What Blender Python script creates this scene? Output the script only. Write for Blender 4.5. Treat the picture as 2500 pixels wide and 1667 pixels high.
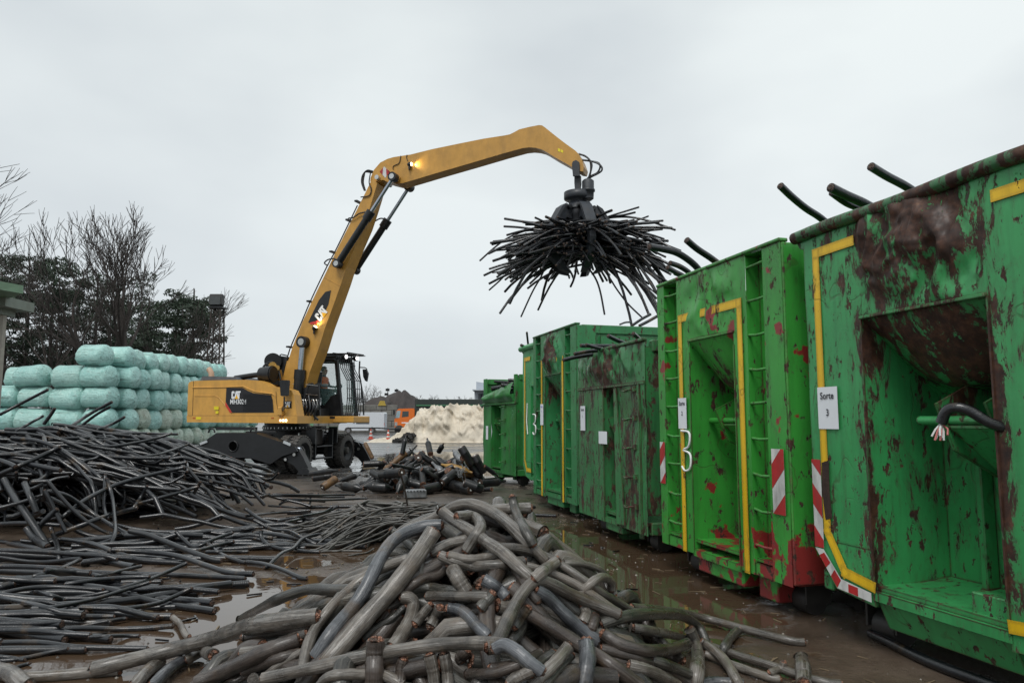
import bpy, math, random
import numpy as np
from mathutils import Vector, Matrix, noise
random.seed(7); RNG = np.random.RandomState(7)
R = math.radians
for o in list(bpy.data.objects): bpy.data.objects.remove(o)
SC = bpy.context.scene
COL = SC.collection

# ------------------------------------------------------------------ camera, world, light
FPX, CX, CY, HOR, CAMZ = 1807.0, 1250.0, 833.5, 1026.0, 1.5
PITCH = math.atan((HOR-CY)/FPX)
cam = bpy.data.cameras.new('camera'); camo = bpy.data.objects.new('camera', cam); COL.objects.link(camo)
cam.sensor_width = 36; cam.lens = 36*FPX/2500; cam.clip_end = 3000; cam.clip_start = .05
camo.location = (0, 0, CAMZ); camo.rotation_euler = (R(90)+PITCH, 0, 0)
SC.camera = camo
SC.view_settings.view_transform = 'Standard'; SC.view_settings.look = 'None'
SC.view_settings.exposure = 0.30; SC.view_settings.gamma = 1
SC.cycles.use_denoising = True
SC.cycles.max_bounces = 6; SC.cycles.transparent_max_bounces = 12

SUN_EL, SUN_AZ = 55, 200
world = bpy.data.worlds.new('World'); SC.world = world; world.use_nodes = True
def build_world():
    nt = world.node_tree; nt.nodes.clear(); L = nt.links.new
    out = nt.nodes.new('ShaderNodeOutputWorld'); bg = nt.nodes.new('ShaderNodeBackground')
    sky = nt.nodes.new('ShaderNodeTexSky'); sky.sky_type = 'NISHITA'; sky.sun_disc = False
    sky.sun_elevation = R(SUN_EL); sky.sun_rotation = R(SUN_AZ)
    sk = nt.nodes.new('ShaderNodeMix'); sk.data_type = 'RGBA'; sk.blend_type = 'MULTIPLY'; sk.inputs[0].default_value = 1
    L(sky.outputs[0], sk.inputs[6]); sk.inputs[7].default_value = (.1, .1, .1, 1)
    tc = nt.nodes.new('ShaderNodeTexCoord'); sep = nt.nodes.new('ShaderNodeSeparateXYZ'); L(tc.outputs['Generated'], sep.inputs[0])
    # cloud deck: noise on the direction, flattened as seen from below
    mp = nt.nodes.new('ShaderNodeMapping'); mp.inputs['Scale'].default_value = (1.0, 1.0, 2.2); L(tc.outputs['Generated'], mp.inputs[0])
    n1 = nt.nodes.new('ShaderNodeTexNoise'); n1.inputs['Scale'].default_value = 1.5; n1.inputs['Detail'].default_value = 5; n1.inputs['Roughness'].default_value = .42
    L(mp.outputs[0], n1.inputs[0])
    cr = nt.nodes.new('ShaderNodeValToRGB'); L(n1.outputs[0], cr.inputs[0])
    e = cr.color_ramp.elements; e[0].position = .32; e[0].color = (.46, .50, .535, 1); e[1].position = .66; e[1].color = (.75, .795, .795, 1)
    # lower sky a touch greyer
    r2 = nt.nodes.new('ShaderNodeValToRGB'); L(sep.outputs[2], r2.inputs[0])
    e = r2.color_ramp.elements; e[0].position = 0.0; e[0].color = (.90, .90, .92, 1); e[1].position = .55; e[1].color = (1.06, 1.06, 1.05, 1)
    m2 = nt.nodes.new('ShaderNodeMix'); m2.data_type = 'RGBA'; m2.blend_type = 'MULTIPLY'; m2.inputs[0].default_value = 1
    L(cr.outputs[0], m2.inputs[6]); L(r2.outputs[0], m2.inputs[7])
    m3 = nt.nodes.new('ShaderNodeMix'); m3.data_type = 'RGBA'; m3.inputs[0].default_value = .93
    L(sk.outputs[2], m3.inputs[6]); L(m2.outputs[2], m3.inputs[7])
    L(m3.outputs[2], bg.inputs[0]); bg.inputs[1].default_value = .96
    L(bg.outputs[0], out.inputs[0])
build_world()
sd = bpy.data.lights.new('sun', 'SUN'); sd.energy = 1.5; sd.angle = R(25); sd.color = (1, .98, .95)
so = bpy.data.objects.new('sun', sd); COL.objects.link(so)
so.rotation_euler = Vector((math.sin(R(SUN_AZ))*math.cos(R(SUN_EL)), math.cos(R(SUN_AZ))*math.cos(R(SUN_EL)), math.sin(R(SUN_EL)))).to_track_quat('Z', 'Y').to_euler()

# ------------------------------------------------------------------ pixel helpers (photo pixels, 2500 wide)
FW = Vector((0, math.cos(PITCH), math.sin(PITCH))); UP = Vector((0, -math.sin(PITCH), math.cos(PITCH)))
CAMP = Vector((0, 0, CAMZ))
def ray(px, py): return Vector(((px-CX), 0, 0)) + FW*FPX + UP*(CY-py)
def at(px, py, Y):
    d = ray(px, py); return CAMP + d*(Y/d.y)
def ground(px, py, z=0.0):
    d = ray(px, py); return CAMP + d*((z-CAMZ)/d.z)

# ------------------------------------------------------------------ object helpers
def tag(o, label=None, cat=None, group=None, kind=None):
    if label: o['label'] = label
    if cat: o['category'] = cat
    if group: o['group'] = group
    if kind: o['kind'] = kind
    return o
def empty(name, loc, label=None, cat=None, group=None):
    o = bpy.data.objects.new(name, None); COL.objects.link(o); o.location = loc; o.empty_display_size = .2
    bpy_origin[o.name] = Vector(loc)
    return tag(o, label, cat, group)
bpy_origin = {}
def origin_of(o):
    v = Vector((0, 0, 0))
    while o is not None: v += o.location; o = o.parent
    return v

class MB:
    """collects world-space geometry; build() links it as ONE mesh object"""
    def __init__(s, M=None): s.v = []; s.f = []; s.m = []; s.sm = []; s.uv = {}; s.M = M
    def add(s, vs, fs, mi=0, smooth=False, uvs=None):
        b = len(s.v); M = s.M
        s.v += [tuple(M @ Vector(p)) if M else tuple(p) for p in vs]
        for i, f in enumerate(fs):
            if uvs: s.uv[len(s.f)] = uvs[i]
            s.f.append([b+k for k in f]); s.m.append(mi); s.sm.append(smooth)
        return s
    def box(s, c, d, mi=0, rot=None, bev=0):
        hx, hy, hz = d[0]/2, d[1]/2, d[2]/2
        if bev:
            b = min(bev, hx*.9, hy*.9, hz*.9)
            vs = []; idx = {}
            for sx in (-1, 1):
                for sy in (-1, 1):
                    for sz in (-1, 1):
                        for k in range(3):
                            p = [sx*(hx-b), sy*(hy-b), sz*(hz-b)]; p[k] = (sx, sy, sz)[k]*(hx, hy, hz)[k]
                            idx[(sx, sy, sz, k)] = len(vs); vs.append(p)
            fs = []
            I = idx
            for k in range(3):
                a, c2 = (k+1) % 3, (k+2) % 3
                for sg in (-1, 1):
                    q = []
                    for (u, w) in ((-1, -1), (1, -1), (1, 1), (-1, 1)):
                        t = [0, 0, 0]; t[k] = sg; t[a] = u; t[c2] = w; q.append(I[(t[0], t[1], t[2], k)])
                    fs.append(q if sg > 0 else q[::-1])
                for u in (-1, 1):          # edges along axis k
                    for w in (-1, 1):
                        t0 = [0, 0, 0]; t0[k] = -1; t0[a] = u; t0[c2] = w; t1 = list(t0); t1[k] = 1
                        q = [I[(*t0, a)], I[(*t1, a)], I[(*t1, c2)], I[(*t0, c2)]]
                        fs.append(q if u*w < 0 else q[::-1])
            for sx in (-1, 1):
                for sy in (-1, 1):
                    for sz in (-1, 1):
                        q = [I[(sx, sy, sz, 0)], I[(sx, sy, sz, 1)], I[(sx, sy, sz, 2)]]
                        fs.append(q if sx*sy*sz > 0 else q[::-1])
        else:
            vs = [(x, y, z) for x in (-hx, hx) for y in (-hy, hy) for z in (-hz, hz)]
            fs = [[0, 1, 3, 2], [4, 6, 7, 5], [0, 4, 5, 1], [2, 3, 7, 6], [0, 2, 6, 4], [1, 5, 7, 3]]
        m = rot.to_matrix() if hasattr(rot, 'to_matrix') else rot
        if m is not None: vs = [m @ Vector(p) for p in vs]
        return s.add([(c[0]+p[0], c[1]+p[1], c[2]+p[2]) for p in vs], fs, mi)
    def bar(s, a, b, w, h=None, mi=0, up=(0, 0, 1), bev=0):
        a = Vector(a); b = Vector(b); d = b-a; L = d.length
        z = d.normalized(); u = Vector(up)
        if abs(z.dot(u)) > .98: u = Vector((1, 0, 0))
        x = u.cross(z).normalized(); y = z.cross(x)
        m = Matrix((x, y, z)).transposed()
        return s.box((a+b)/2, (w, h or w, L), mi, m, bev)
    def tube(s, pts, r, n=8, mi=0, cap=True, capmi=None, smooth=True):
        P = [Vector(p) for p in pts]
        rs = r if isinstance(r, (list, tuple, np.ndarray)) else [r]*len(P)
        T = []
        for i in range(len(P)):
            t = P[min(i+1, len(P)-1)]-P[max(i-1, 0)]
            T.append(t.normalized() if t.length > 1e-9 else Vector((0, 0, 1)))
        u = T[0].orthogonal().normalized()
        vs = []; fs = []; uvs = []; acc = 0; ls = [0]
        for i in range(1, len(P)): ls.append(ls[-1]+(P[i]-P[i-1]).length)
        for i in range(len(P)):
            u = (u - T[i]*u.dot(T[i])).normalized(); w = T[i].cross(u)
            for k in range(n):
                a = 2*math.pi*k/n; rr = rs[i]
                vs.append(P[i] + (u*math.cos(a)+w*math.sin(a))*rr)
        for i in range(len(P)-1):
            for k in range(n):
                k2 = (k+1) % n
                fs.append([i*n+k, i*n+k2, (i+1)*n+k2, (i+1)*n+k])
                uvs.append([(k/n, ls[i]), ((k+1)/n, ls[i]), ((k+1)/n, ls[i+1]), (k/n, ls[i+1])])
        s.add(vs, fs, mi, smooth, uvs)
        if cap:
            s.add(vs[:n], [list(range(n))[::-1]], mi if capmi is None else capmi)
            s.add(vs[-n:], [list(range(n))], mi if capmi is None else capmi)
        return s
    def cyl(s, a, b, r, n=20, mi=0, r2=None, capmi=None, smooth=True):
        return s.tube([a, b], [r, r if r2 is None else r2], n, mi, True, capmi, smooth)
    def prism(s, poly, off, mi=0, capmi=None, smooth=False):
        """poly: list of 3D points (planar), off: extrusion vector"""
        n = len(poly); P = [Vector(p) for p in poly]; O = Vector(off)
        vs = P+[p+O for p in P]
        nrm = Vector((0, 0, 0))
        for i in range(n): nrm += P[i].cross(P[(i+1) % n])
        fl = nrm.dot(O) > 0
        f0 = list(range(n)); f1 = list(range(n, 2*n))
        fs = [f0[::-1], f1] if fl else [f0, f1[::-1]]
        for i in range(n):
            j = (i+1) % n; q = [i, j, n+j, n+i]; fs.append(q if fl else q[::-1])
        b = len(s.f); s.add(vs, fs, mi, smooth)
        for k in (b, b+1): s.sm[k] = False; s.m[k] = mi if capmi is None else capmi
        return s
    def lathe(s, a, b, prof, n=20, mi=0, smooth=True):
        """profile [(t along a->b, radius)]"""
        a = Vector(a); b = Vector(b); d = b-a
        z = d.normalized(); u = z.orthogonal().normalized(); w = z.cross(u)
        vs = []; fs = []
        for t, r in prof:
            for k in range(n):
                an = 2*math.pi*k/n; vs.append(a+d*t+(u*math.cos(an)+w*math.sin(an))*max(r, 1e-4))
        for i in range(len(prof)-1):
            for k in range(n):
                k2 = (k+1) % n; fs.append([i*n+k, i*n+k2, (i+1)*n+k2, (i+1)*n+k])
        s.add(vs, fs, mi, smooth)
        s.add(vs[:n], [list(range(n))[::-1]], mi); s.add(vs[-n:], [list(range(n))], mi)
        return s
    def build(s, name, mats, parent=None, loc=None, **kw):
        if not isinstance(mats, (list, tuple)): mats = [mats]
        me = bpy.data.meshes.new(name)
        org = origin_of(parent) if parent is not None else (Vector(loc) if loc is not None else Vector((0, 0, 0)))
        if s.v:
            V = np.array(s.v, dtype=float) - np.array(org)
            me.from_pydata(V.tolist(), [], s.f)
        for m in mats: me.materials.append(m)
        if s.f:
            me.polygons.foreach_set('material_index', s.m); me.polygons.foreach_set('use_smooth', s.sm)
            if s.uv:
                uvl = me.uv_layers.new(name='UVMap')
                for pi, uu in s.uv.items():
                    p = me.polygons[pi]
                    for k, li in enumerate(p.loop_indices): uvl.data[li].uv = uu[k]
        me.update()
        o = bpy.data.objects.new(name, me); COL.objects.link(o)
        if parent is not None: o.parent = parent
        else: o.location = org
        tag(o, **kw)
        return o

def catmull(P, n):
    """resample polyline P (list of 3-vectors) smoothly to n points, even arc length"""
    P = np.array([list(p) for p in P], float)
    if len(P) == 2: P = np.array([P[0], (P[0]+P[1])/2, P[1]])
    Q = np.vstack([2*P[0]-P[1], P, 2*P[-1]-P[-2]]); out = []
    for i in range(1, len(Q)-2):
        for t in np.linspace(0, 1, 12, endpoint=False):
            a, b, c, d = Q[i-1], Q[i], Q[i+1], Q[i+2]
            out.append(.5*((2*b)+(c-a)*t+(2*a-5*b+4*c-d)*t*t+(3*b-a-3*c+d)*t**3))
    out.append(Q[-2]); out = np.array(out)
    s = np.r_[0, np.cumsum(np.linalg.norm(np.diff(out, axis=0), axis=1))]
    u = np.linspace(0, s[-1], n)
    return np.stack([np.interp(u, s, out[:, k]) for k in range(out.shape[1])], 1)

def copy_tree(o, parent=None):
    c = o.copy(); COL.objects.link(c)
    if parent is not None: c.parent = parent
    for ch in list(o.children): copy_tree(ch, c)
    return c

def text_mesh(body, size, bold=0.0, narrow=1.0, align='LEFT'):
    cu = bpy.data.curves.new('t', 'FONT'); cu.body = body; cu.size = size; cu.offset = bold; cu.align_x = align; cu.resolution_u = 3
    o = bpy.data.objects.new('t', cu); me = bpy.data.meshes.new_from_object(o)
    vs = [(v.co.x*narrow, v.co.y) for v in me.vertices]; fs = [list(p.vertices) for p in me.polygons]
    bpy.data.objects.remove(o); bpy.data.curves.remove(cu); bpy.data.meshes.remove(me)
    return vs, fs
def put_text(mb, body, org, xd, yd, size, bold=0., narrow=1., lift=0., mi=0, align='LEFT'):
    vs, fs = text_mesh(body, size, bold, narrow, align)
    org = Vector(org); xd = Vector(xd).normalized(); yd = Vector(yd).normalized(); n = xd.cross(yd)
    mb.add([org+xd*x+yd*y+n*lift for x, y in vs], fs, mi)

# ------------------------------------------------------------------ materials
class N:
    def __init__(s, name):
        s.mat = bpy.data.materials.new(name); s.mat.use_nodes = True; s.nt = s.mat.node_tree; s.nt.nodes.clear()
        s.out = s.n('ShaderNodeOutputMaterial'); s.b = s.n('ShaderNodeBsdfPrincipled'); s.L(s.b.outputs[0], s.out.inputs[0])
    def n(s, t, **k):
        x = s.nt.nodes.new(t)
        for a, b in k.items(): setattr(x, a, b)
        return x
    def L(s, a, b): s.nt.links.new(a, b)
    def pos(s, scale=(1, 1, 1), obj=False, rand=False):
        g = s.n('ShaderNodeNewGeometry').outputs['Position'] if not obj else s.n('ShaderNodeTexCoord').outputs['Object']
        m = s.n('ShaderNodeMapping'); m.inputs['Scale'].default_value = scale; s.L(g, m.inputs[0]); return m.outputs[0]
    def noise(s, vec, scale, detail=4, rough=.5, dist=0):
        x = s.n('ShaderNodeTexNoise'); x.inputs['Scale'].default_value = scale; x.inputs['Detail'].default_value = detail
        x.inputs['Roughness'].default_value = rough; x.inputs['Distortion'].default_value = dist
        if vec is not None: s.L(vec, x.inputs['Vector'])
        return x.outputs[0]
    def ramp(s, fac, stops, interp='LINEAR'):
        x = s.n('ShaderNodeValToRGB'); s.L(fac, x.inputs[0]); cr = x.color_ramp; cr.interpolation = interp
        while len(cr.elements) < len(stops): cr.elements.new(.5)
        for e, (p, c) in zip(cr.elements, stops):
            e.position = p; e.color = c if isinstance(c, tuple) and len(c) == 4 else ((*c, 1) if isinstance(c, tuple) else (c, c, c, 1))
        return x.outputs[0]
    def mix(s, fac, a, b, blend='MIX'):
        x = s.n('ShaderNodeMix', data_type='RGBA', blend_type=blend)
        for i, v in ((0, fac), (6, a), (7, b)):
            if isinstance(v, (int, float)): x.inputs[i].default_value = v if i == 0 else (v, v, v, 1)
            elif isinstance(v, tuple): x.inputs[i].default_value = (*v[:3], 1)
            else: s.L(v, x.inputs[i])
        return x.outputs[2]
    def math(s, op, a, b=None, clamp=False):
        x = s.n('ShaderNodeMath', operation=op, use_clamp=clamp)
        for i, v in ((0, a), (1, b)):
            if v is None: continue
            if isinstance(v, (int, float)): x.inputs[i].default_value = v
            else: s.L(v, x.inputs[i])
        return x.outputs[0]
    def bump(s, h, strength=.3, dist=.02, normal=None):
        x = s.n('ShaderNodeBump'); x.inputs['Strength'].default_value = strength; x.inputs['Distance'].default_value = dist
        s.L(h, x.inputs['Height'])
        if normal is not None: s.L(normal, x.inputs['Normal'])
        s.L(x.outputs[0], s.b.inputs['Normal']); return x.outputs[0]
    def set(s, **k):
        m = {'col': 'Base Color', 'rough': 'Roughness', 'metal': 'Metallic', 'spec': 'Specular IOR Level', 'em': 'Emission Color', 'es': 'Emission Strength', 'tr': 'Transmission Weight', 'alpha': 'Alpha', 'coat': 'Coat Weight', 'croughness': 'Coat Roughness', 'sss': 'Subsurface Weight', 'ior': 'IOR'}
        for a, v in k.items():
            i = s.b.inputs[m[a]]
            if isinstance(v, (int, float)): i.default_value = v
            elif isinstance(v, tuple): i.default_value = (*v[:3], 1)
            else: s.L(v, i)
        return s

def m_plain(name, col, rough=.5, metal=0, var=.15, dirt=0., scale=6, spec=.5, bump=0.):
    k = N(name); p = k.pos(); n1 = k.noise(p, scale, 6, .6)
    lo = tuple(c*(1-var) for c in col); hi = tuple(min(1, c*(1+var)) for c in col)
    c = k.ramp(n1, [(.3, lo), (.7, hi)])
    if dirt:
        n2 = k.noise(k.pos((1, 1, .35)), scale*.7, 8, .65)
        c = k.mix(k.math('MULTIPLY', k.ramp(n2, [(.45, 0.), (.75, 1.)]), dirt), c, (.06, .05, .04))
    k.set(col=c, rough=k.ramp(n1, [(.3, rough*.8), (.7, min(1, rough*1.2))]), metal=metal, spec=spec)
    if bump: k.bump(n1, bump, .01)
    return k.mat
def m_emit(name, col, s):
    k = N(name); k.set(col=(.9, .9, .9), em=col, es=s); return k.mat

def m_paint(name, base, rust=.5, chips=.5, zones=(), red=0., dirt=.5, faded=.3, streaks=True):
    """worn sprayed steel. rust/chips: 0..1 amount; zones: [(point, radius xyz, amount)] where rust gathers"""
    k = N(name); g = k.n('ShaderNodeNewGeometry').outputs['Position']
    big = k.noise(k.pos((1, 1, .8)), 1.3, 4, .55)
    col = k.ramp(big, [(.25, tuple(c*.80 for c in base)), (.55, base), (.8, tuple(min(1, c*(1+faded*.8)+.02*faded) for c in base))])
    # faint vertical washes
    st = k.noise(k.pos((9, 9, .55)), 1.6, 6, .62)
    wash = k.ramp(st, [(.48, 0.), (.72, 1.)])
    col = k.mix(k.math('MULTIPLY', wash, .62*dirt), col, tuple(c*.25+.008 for c in base))
    gm = k.ramp(k.noise(k.pos((1, 1, .6)), 2.3, 9, .72), [(.46, 0.), (.70, 1.)]); col = k.mix(k.math('MULTIPLY', gm, .55*dirt), col, tuple(c*.30+.016 for c in base))
    # scratches: thin dark lines
    w = k.n('ShaderNodeTexWave'); w.wave_type = 'BANDS'; w.inputs['Scale'].default_value = .9; w.inputs['Distortion'].default_value = 22; w.inputs['Detail'].default_value = 3; w.inputs['Detail Scale'].default_value = 1.3
    k.L(k.pos((1, 1, 1)), w.inputs[0])
    scr = k.ramp(w.outputs[0], [(0., 1.), (.012, 0.)])
    brk = k.ramp(k.noise(k.pos(), 2.2, 2), [(.52, 0.), (.56, 1.)])
    scr = k.math('MULTIPLY', scr, brk)
    zone = None
    for (c, r, a) in zones:
        mp = k.n('ShaderNodeMapping'); mp.vector_type = 'TEXTURE'; mp.inputs['Location'].default_value = c; mp.inputs['Scale'].default_value = r; k.L(g, mp.inputs[0])
        ln = k.n('ShaderNodeVectorMath', operation='LENGTH'); k.L(mp.outputs[0], ln.inputs[0])
        v = k.math('MULTIPLY', k.ramp(ln.outputs['Value'], [(.2, 1.), (1., 0.)]), a)
        zone = v if zone is None else k.math('MAXIMUM', zone, v)
    r1 = k.noise(k.pos((1.9, 1.9, .62)), 3.6, 13, .76, .35)          # large ragged rust
    r2 = k.noise(k.pos((1, 1, .55)), 13.0, 9, .70)                    # chips
    t1 = .70-.20*rust
    v1 = k.math('SUBTRACT', r1, t1) if zone is None else k.math('SUBTRACT', k.math('ADD', r1, k.math('MULTIPLY', zone, .26)), t1)
    m1 = k.math('MULTIPLY', v1, 40, True)
    m2 = k.math('MULTIPLY', k.math('SUBTRACT', r2, .70-.13*chips), 60, True)
    bv = k.n('ShaderNodeBevel'); bv.samples = 4; bv.inputs['Radius'].default_value = .028
    dt = k.n('ShaderNodeVectorMath', operation='DOT_PRODUCT'); k.L(bv.outputs[0], dt.inputs[0]); k.L(k.n('ShaderNodeNewGeometry').outputs['Normal'], dt.inputs[1])
    edge = k.math('SUBTRACT', 1., dt.outputs['Value']); en = k.noise(k.pos((1, 1, .7)), 6.5, 9, .72)
    m3 = k.math('MULTIPLY', k.math('SUBTRACT', k.math('ADD', k.math('MULTIPLY', edge, 2.2), en), .80-.12*chips), 30, True); m3 = k.math('MULTIPLY', m3, k.math('MULTIPLY', edge, 30, True))
    msk = k.math('MAXIMUM', k.math('MAXIMUM', m1, m2), m3); msk = k.math('MAXIMUM', msk, k.math('MULTIPLY', scr, .35 if chips > .3 else 0))
    rc = k.ramp(k.noise(k.pos(), 13, 8, .7), [(.3, (.014, .008, .006)), (.48, (.042, .018, .011)), (.62, (.085, .036, .020)), (.78, (.19, .10, .055))])
    # rust bleeding downwards: soft halo
    halo = k.math('MULTIPLY', k.math('SUBTRACT', v1, -.07), 9, True)
    col = k.mix(k.math('MULTIPLY', halo, .45), col, (.055, .06, .025))
    if red:
        rr = k.noise(k.pos((1, 1, .9)), 3.4, 7, .55)
        sep = k.n('ShaderNodeSeparateXYZ'); k.L(g, sep.inputs[0])
        low = k.ramp(sep.outputs[2], [(.2, .155*red), (1.5, 0.)])
        rm = k.math('MULTIPLY', k.math('SUBTRACT', k.math('ADD', rr, low), .635), 50, True)
        col = k.mix(rm, col, (.24, .028, .026))
    col = k.mix(msk, col, rc)
    k.set(col=col, rough=k.mix(msk, k.ramp(big, [(.3, .24), (.7, .42)]), k.ramp(r2, [(.4, .45), (.6, .8)])))
    h = k.math('SUBTRACT', k.math('MULTIPLY', k.noise(k.pos(), 22, 6, .6), .25), k.math('MULTIPLY', msk, .8))
    k.bump(h, .55, .008)
    return k.mat
# ================================================================== GROUND
def build_ground():
    k = N('wet_ground'); P = k.pos()
    big = k.noise(k.pos((1, 1, 1)), .30, 5, .55); med = k.noise(P, 1.6, 8, .62); fine = k.noise(P, 26, 6, .7); grit = k.noise(P, 90, 3, .6)
    sep = k.n('ShaderNodeSeparateXYZ'); k.L(k.n('ShaderNodeNewGeometry').outputs['Position'], sep.inputs[0])
    def blob(c, r):
        mp = k.n('ShaderNodeMapping'); mp.vector_type = 'TEXTURE'; mp.inputs['Location'].default_value = c; mp.inputs['Scale'].default_value = r
        k.L(k.n('ShaderNodeNewGeometry').outputs['Position'], mp.inputs[0])
        ln = k.n('ShaderNodeVectorMath', operation='LENGTH'); k.L(mp.outputs[0], ln.inputs[0])
        return k.ramp(ln.outputs['Value'], [(.3, 1.), (1., 0.)])
    pz = blob((-2.1, 6.1, 0), (2.4, 1.9, 1)); pz = k.math('MAXIMUM', pz, blob((-2.4, 8.6, 0), (1.6, 1.3, 1)))
    pz = k.math('MAXIMUM', pz, k.math('MULTIPLY', blob((1.3, 8.2, 0), (1.6, 4.8, 1)), 1.0))
    pz = k.math('MAXIMUM', pz, k.math('MULTIPLY', blob((-1.5, 27, 0), (7, 10, 1)), .7))
    pz = k.math('MAXIMUM', pz, blob((-3.2, 4.7, 0), (1.5, .9, 1)))
    pz = k.math('MAXIMUM', pz, k.math('MULTIPLY', blob((-6.2, 20.2, 0), (2.2, 1.2, 1)), .8))
    wetfar = k.ramp(k.math('DIVIDE', sep.outputs[1], 100), [(.14, 0.), (.30, 1.)])
    wet = k.math('ADD', k.math('MULTIPLY', big, .5), k.math('ADD', k.math('MULTIPLY', med, .55), k.math('ADD', k.math('MULTIPLY', pz, .345), k.math('MULTIPLY', wetfar, .095))))
    pud = k.ramp(wet, [(.635, 0.), (.672, 1.)])
    far = k.ramp(k.math('DIVIDE', sep.outputs[1], 100), [(.11, 0.), (.22, 1.)])
    mud = k.ramp(med, [(.3, (.048, .034, .024)), (.55, (.095, .069, .050)), (.75, (.145, .108, .082))])
    mud = k.mix(k.ramp(fine, [(.55, 0.), (.72, .8)]), mud, (.09, .068, .050))
    mud = k.mix(k.ramp(fine, [(.30, .8), (.42, 0.)]), mud, (.010, .008, .006))
    mud = k.mix(k.ramp(grit, [(.70, 0.), (.74, 1.)]), mud, (.16, .14, .12))
    asphalt = k.ramp(fine, [(.3, (.035, .034, .033)), (.7, (.085, .083, .08))])
    base = k.mix(far, mud, asphalt)
    base = k.mix(pud, base, k.mix(far, (.070, .045, .028), (.03, .029, .028)))
    k.set(col=base, rough=k.mix(pud, k.ramp(med, [(.3, .13), (.7, .36)]), .028), spec=.55)
    film = k.ramp(k.math('ADD', k.math('MULTIPLY', k.noise(k.pos(), .55, 4, .6), .8), k.math('MULTIPLY', pz, .35)), [(.42, 0.), (.56, 1.)])
    k.set(rough=k.mix(pud, k.mix(film, k.ramp(med, [(.3, .22), (.7, .5)]), .10), .028))
    inv = k.math('MULTIPLY', k.math('SUBTRACT', 1., pud), k.math('SUBTRACT', 1., k.math('MULTIPLY', film, .72)))
    h = k.math('ADD', k.math('MULTIPLY', med, 1.0), k.math('ADD', k.math('MULTIPLY', fine, .45), k.math('MULTIPLY', grit, .12)))
    inv = k.math('MULTIPLY', inv, k.math('SUBTRACT', 1., k.math('MULTIPLY', wetfar, .8)))
    h = k.math('MULTIPLY', h, inv)
    rip = k.math('MULTIPLY', k.noise(P, 9, 2, .5), .02)
    k.bump(k.math('ADD', h, rip), .85, .03)
    mb = MB(); n = 40
    mb.add([(-900, -60, 0), (900, -60, 0), (900, 1500, 0), (-900, 1500, 0)], [[0, 1, 2, 3]])
    tag(mb.build('ground', k.mat), 'wet muddy yard surface with puddles', kind='structure')
build_ground()

def rect_bands(w, h, bw, slope=1.0):
    """diagonal band polygons clipped to the rectangle 0..w, 0..h"""
    def clip(poly, f):
        out = []
        for i in range(len(poly)):
            a, b = poly[i], poly[(i+1) % len(poly)]; fa, fb = f(a), f(b)
            if fa >= 0: out.append(a)
            if fa*fb < 0:
                t = fa/(fa-fb); out.append((a[0]+(b[0]-a[0])*t, a[1]+(b[1]-a[1])*t))
        return out
    res = []; k = -int((w*abs(slope)+h)/bw)-2
    while k*bw < h+w*abs(slope)+bw*2:
        c0 = k*bw; c1 = c0+bw
        poly = [(0, 0), (w, 0), (w, h), (0, h)]
        poly = clip(poly, lambda p: p[1]+slope*p[0]-c0)
        if poly: poly = clip(poly, lambda p: c1-p[1]-slope*p[0])
        if len(poly) > 2: res.append(poly)
        k += 2
    return res

# ================================================================== CONTAINERS
PAPER = m_plain('paper', (.74, .77, .80), .6, var=.04)
INK = m_plain('ink', (.03, .03, .04), .6, var=.05)
WHITEP = m_plain('white_marking', (.62, .62, .60), .5, var=.1, dirt=.7, scale=9)
REDP = m_plain('red_marking', (.42, .02, .02), .45, var=.15, dirt=.5, scale=9)
SPRAY = m_plain('white_spray', (.78, .80, .78), .6, var=.05)
BLUEP = m_plain('pen_blue', (.18, .16, .5), .6)

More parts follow.
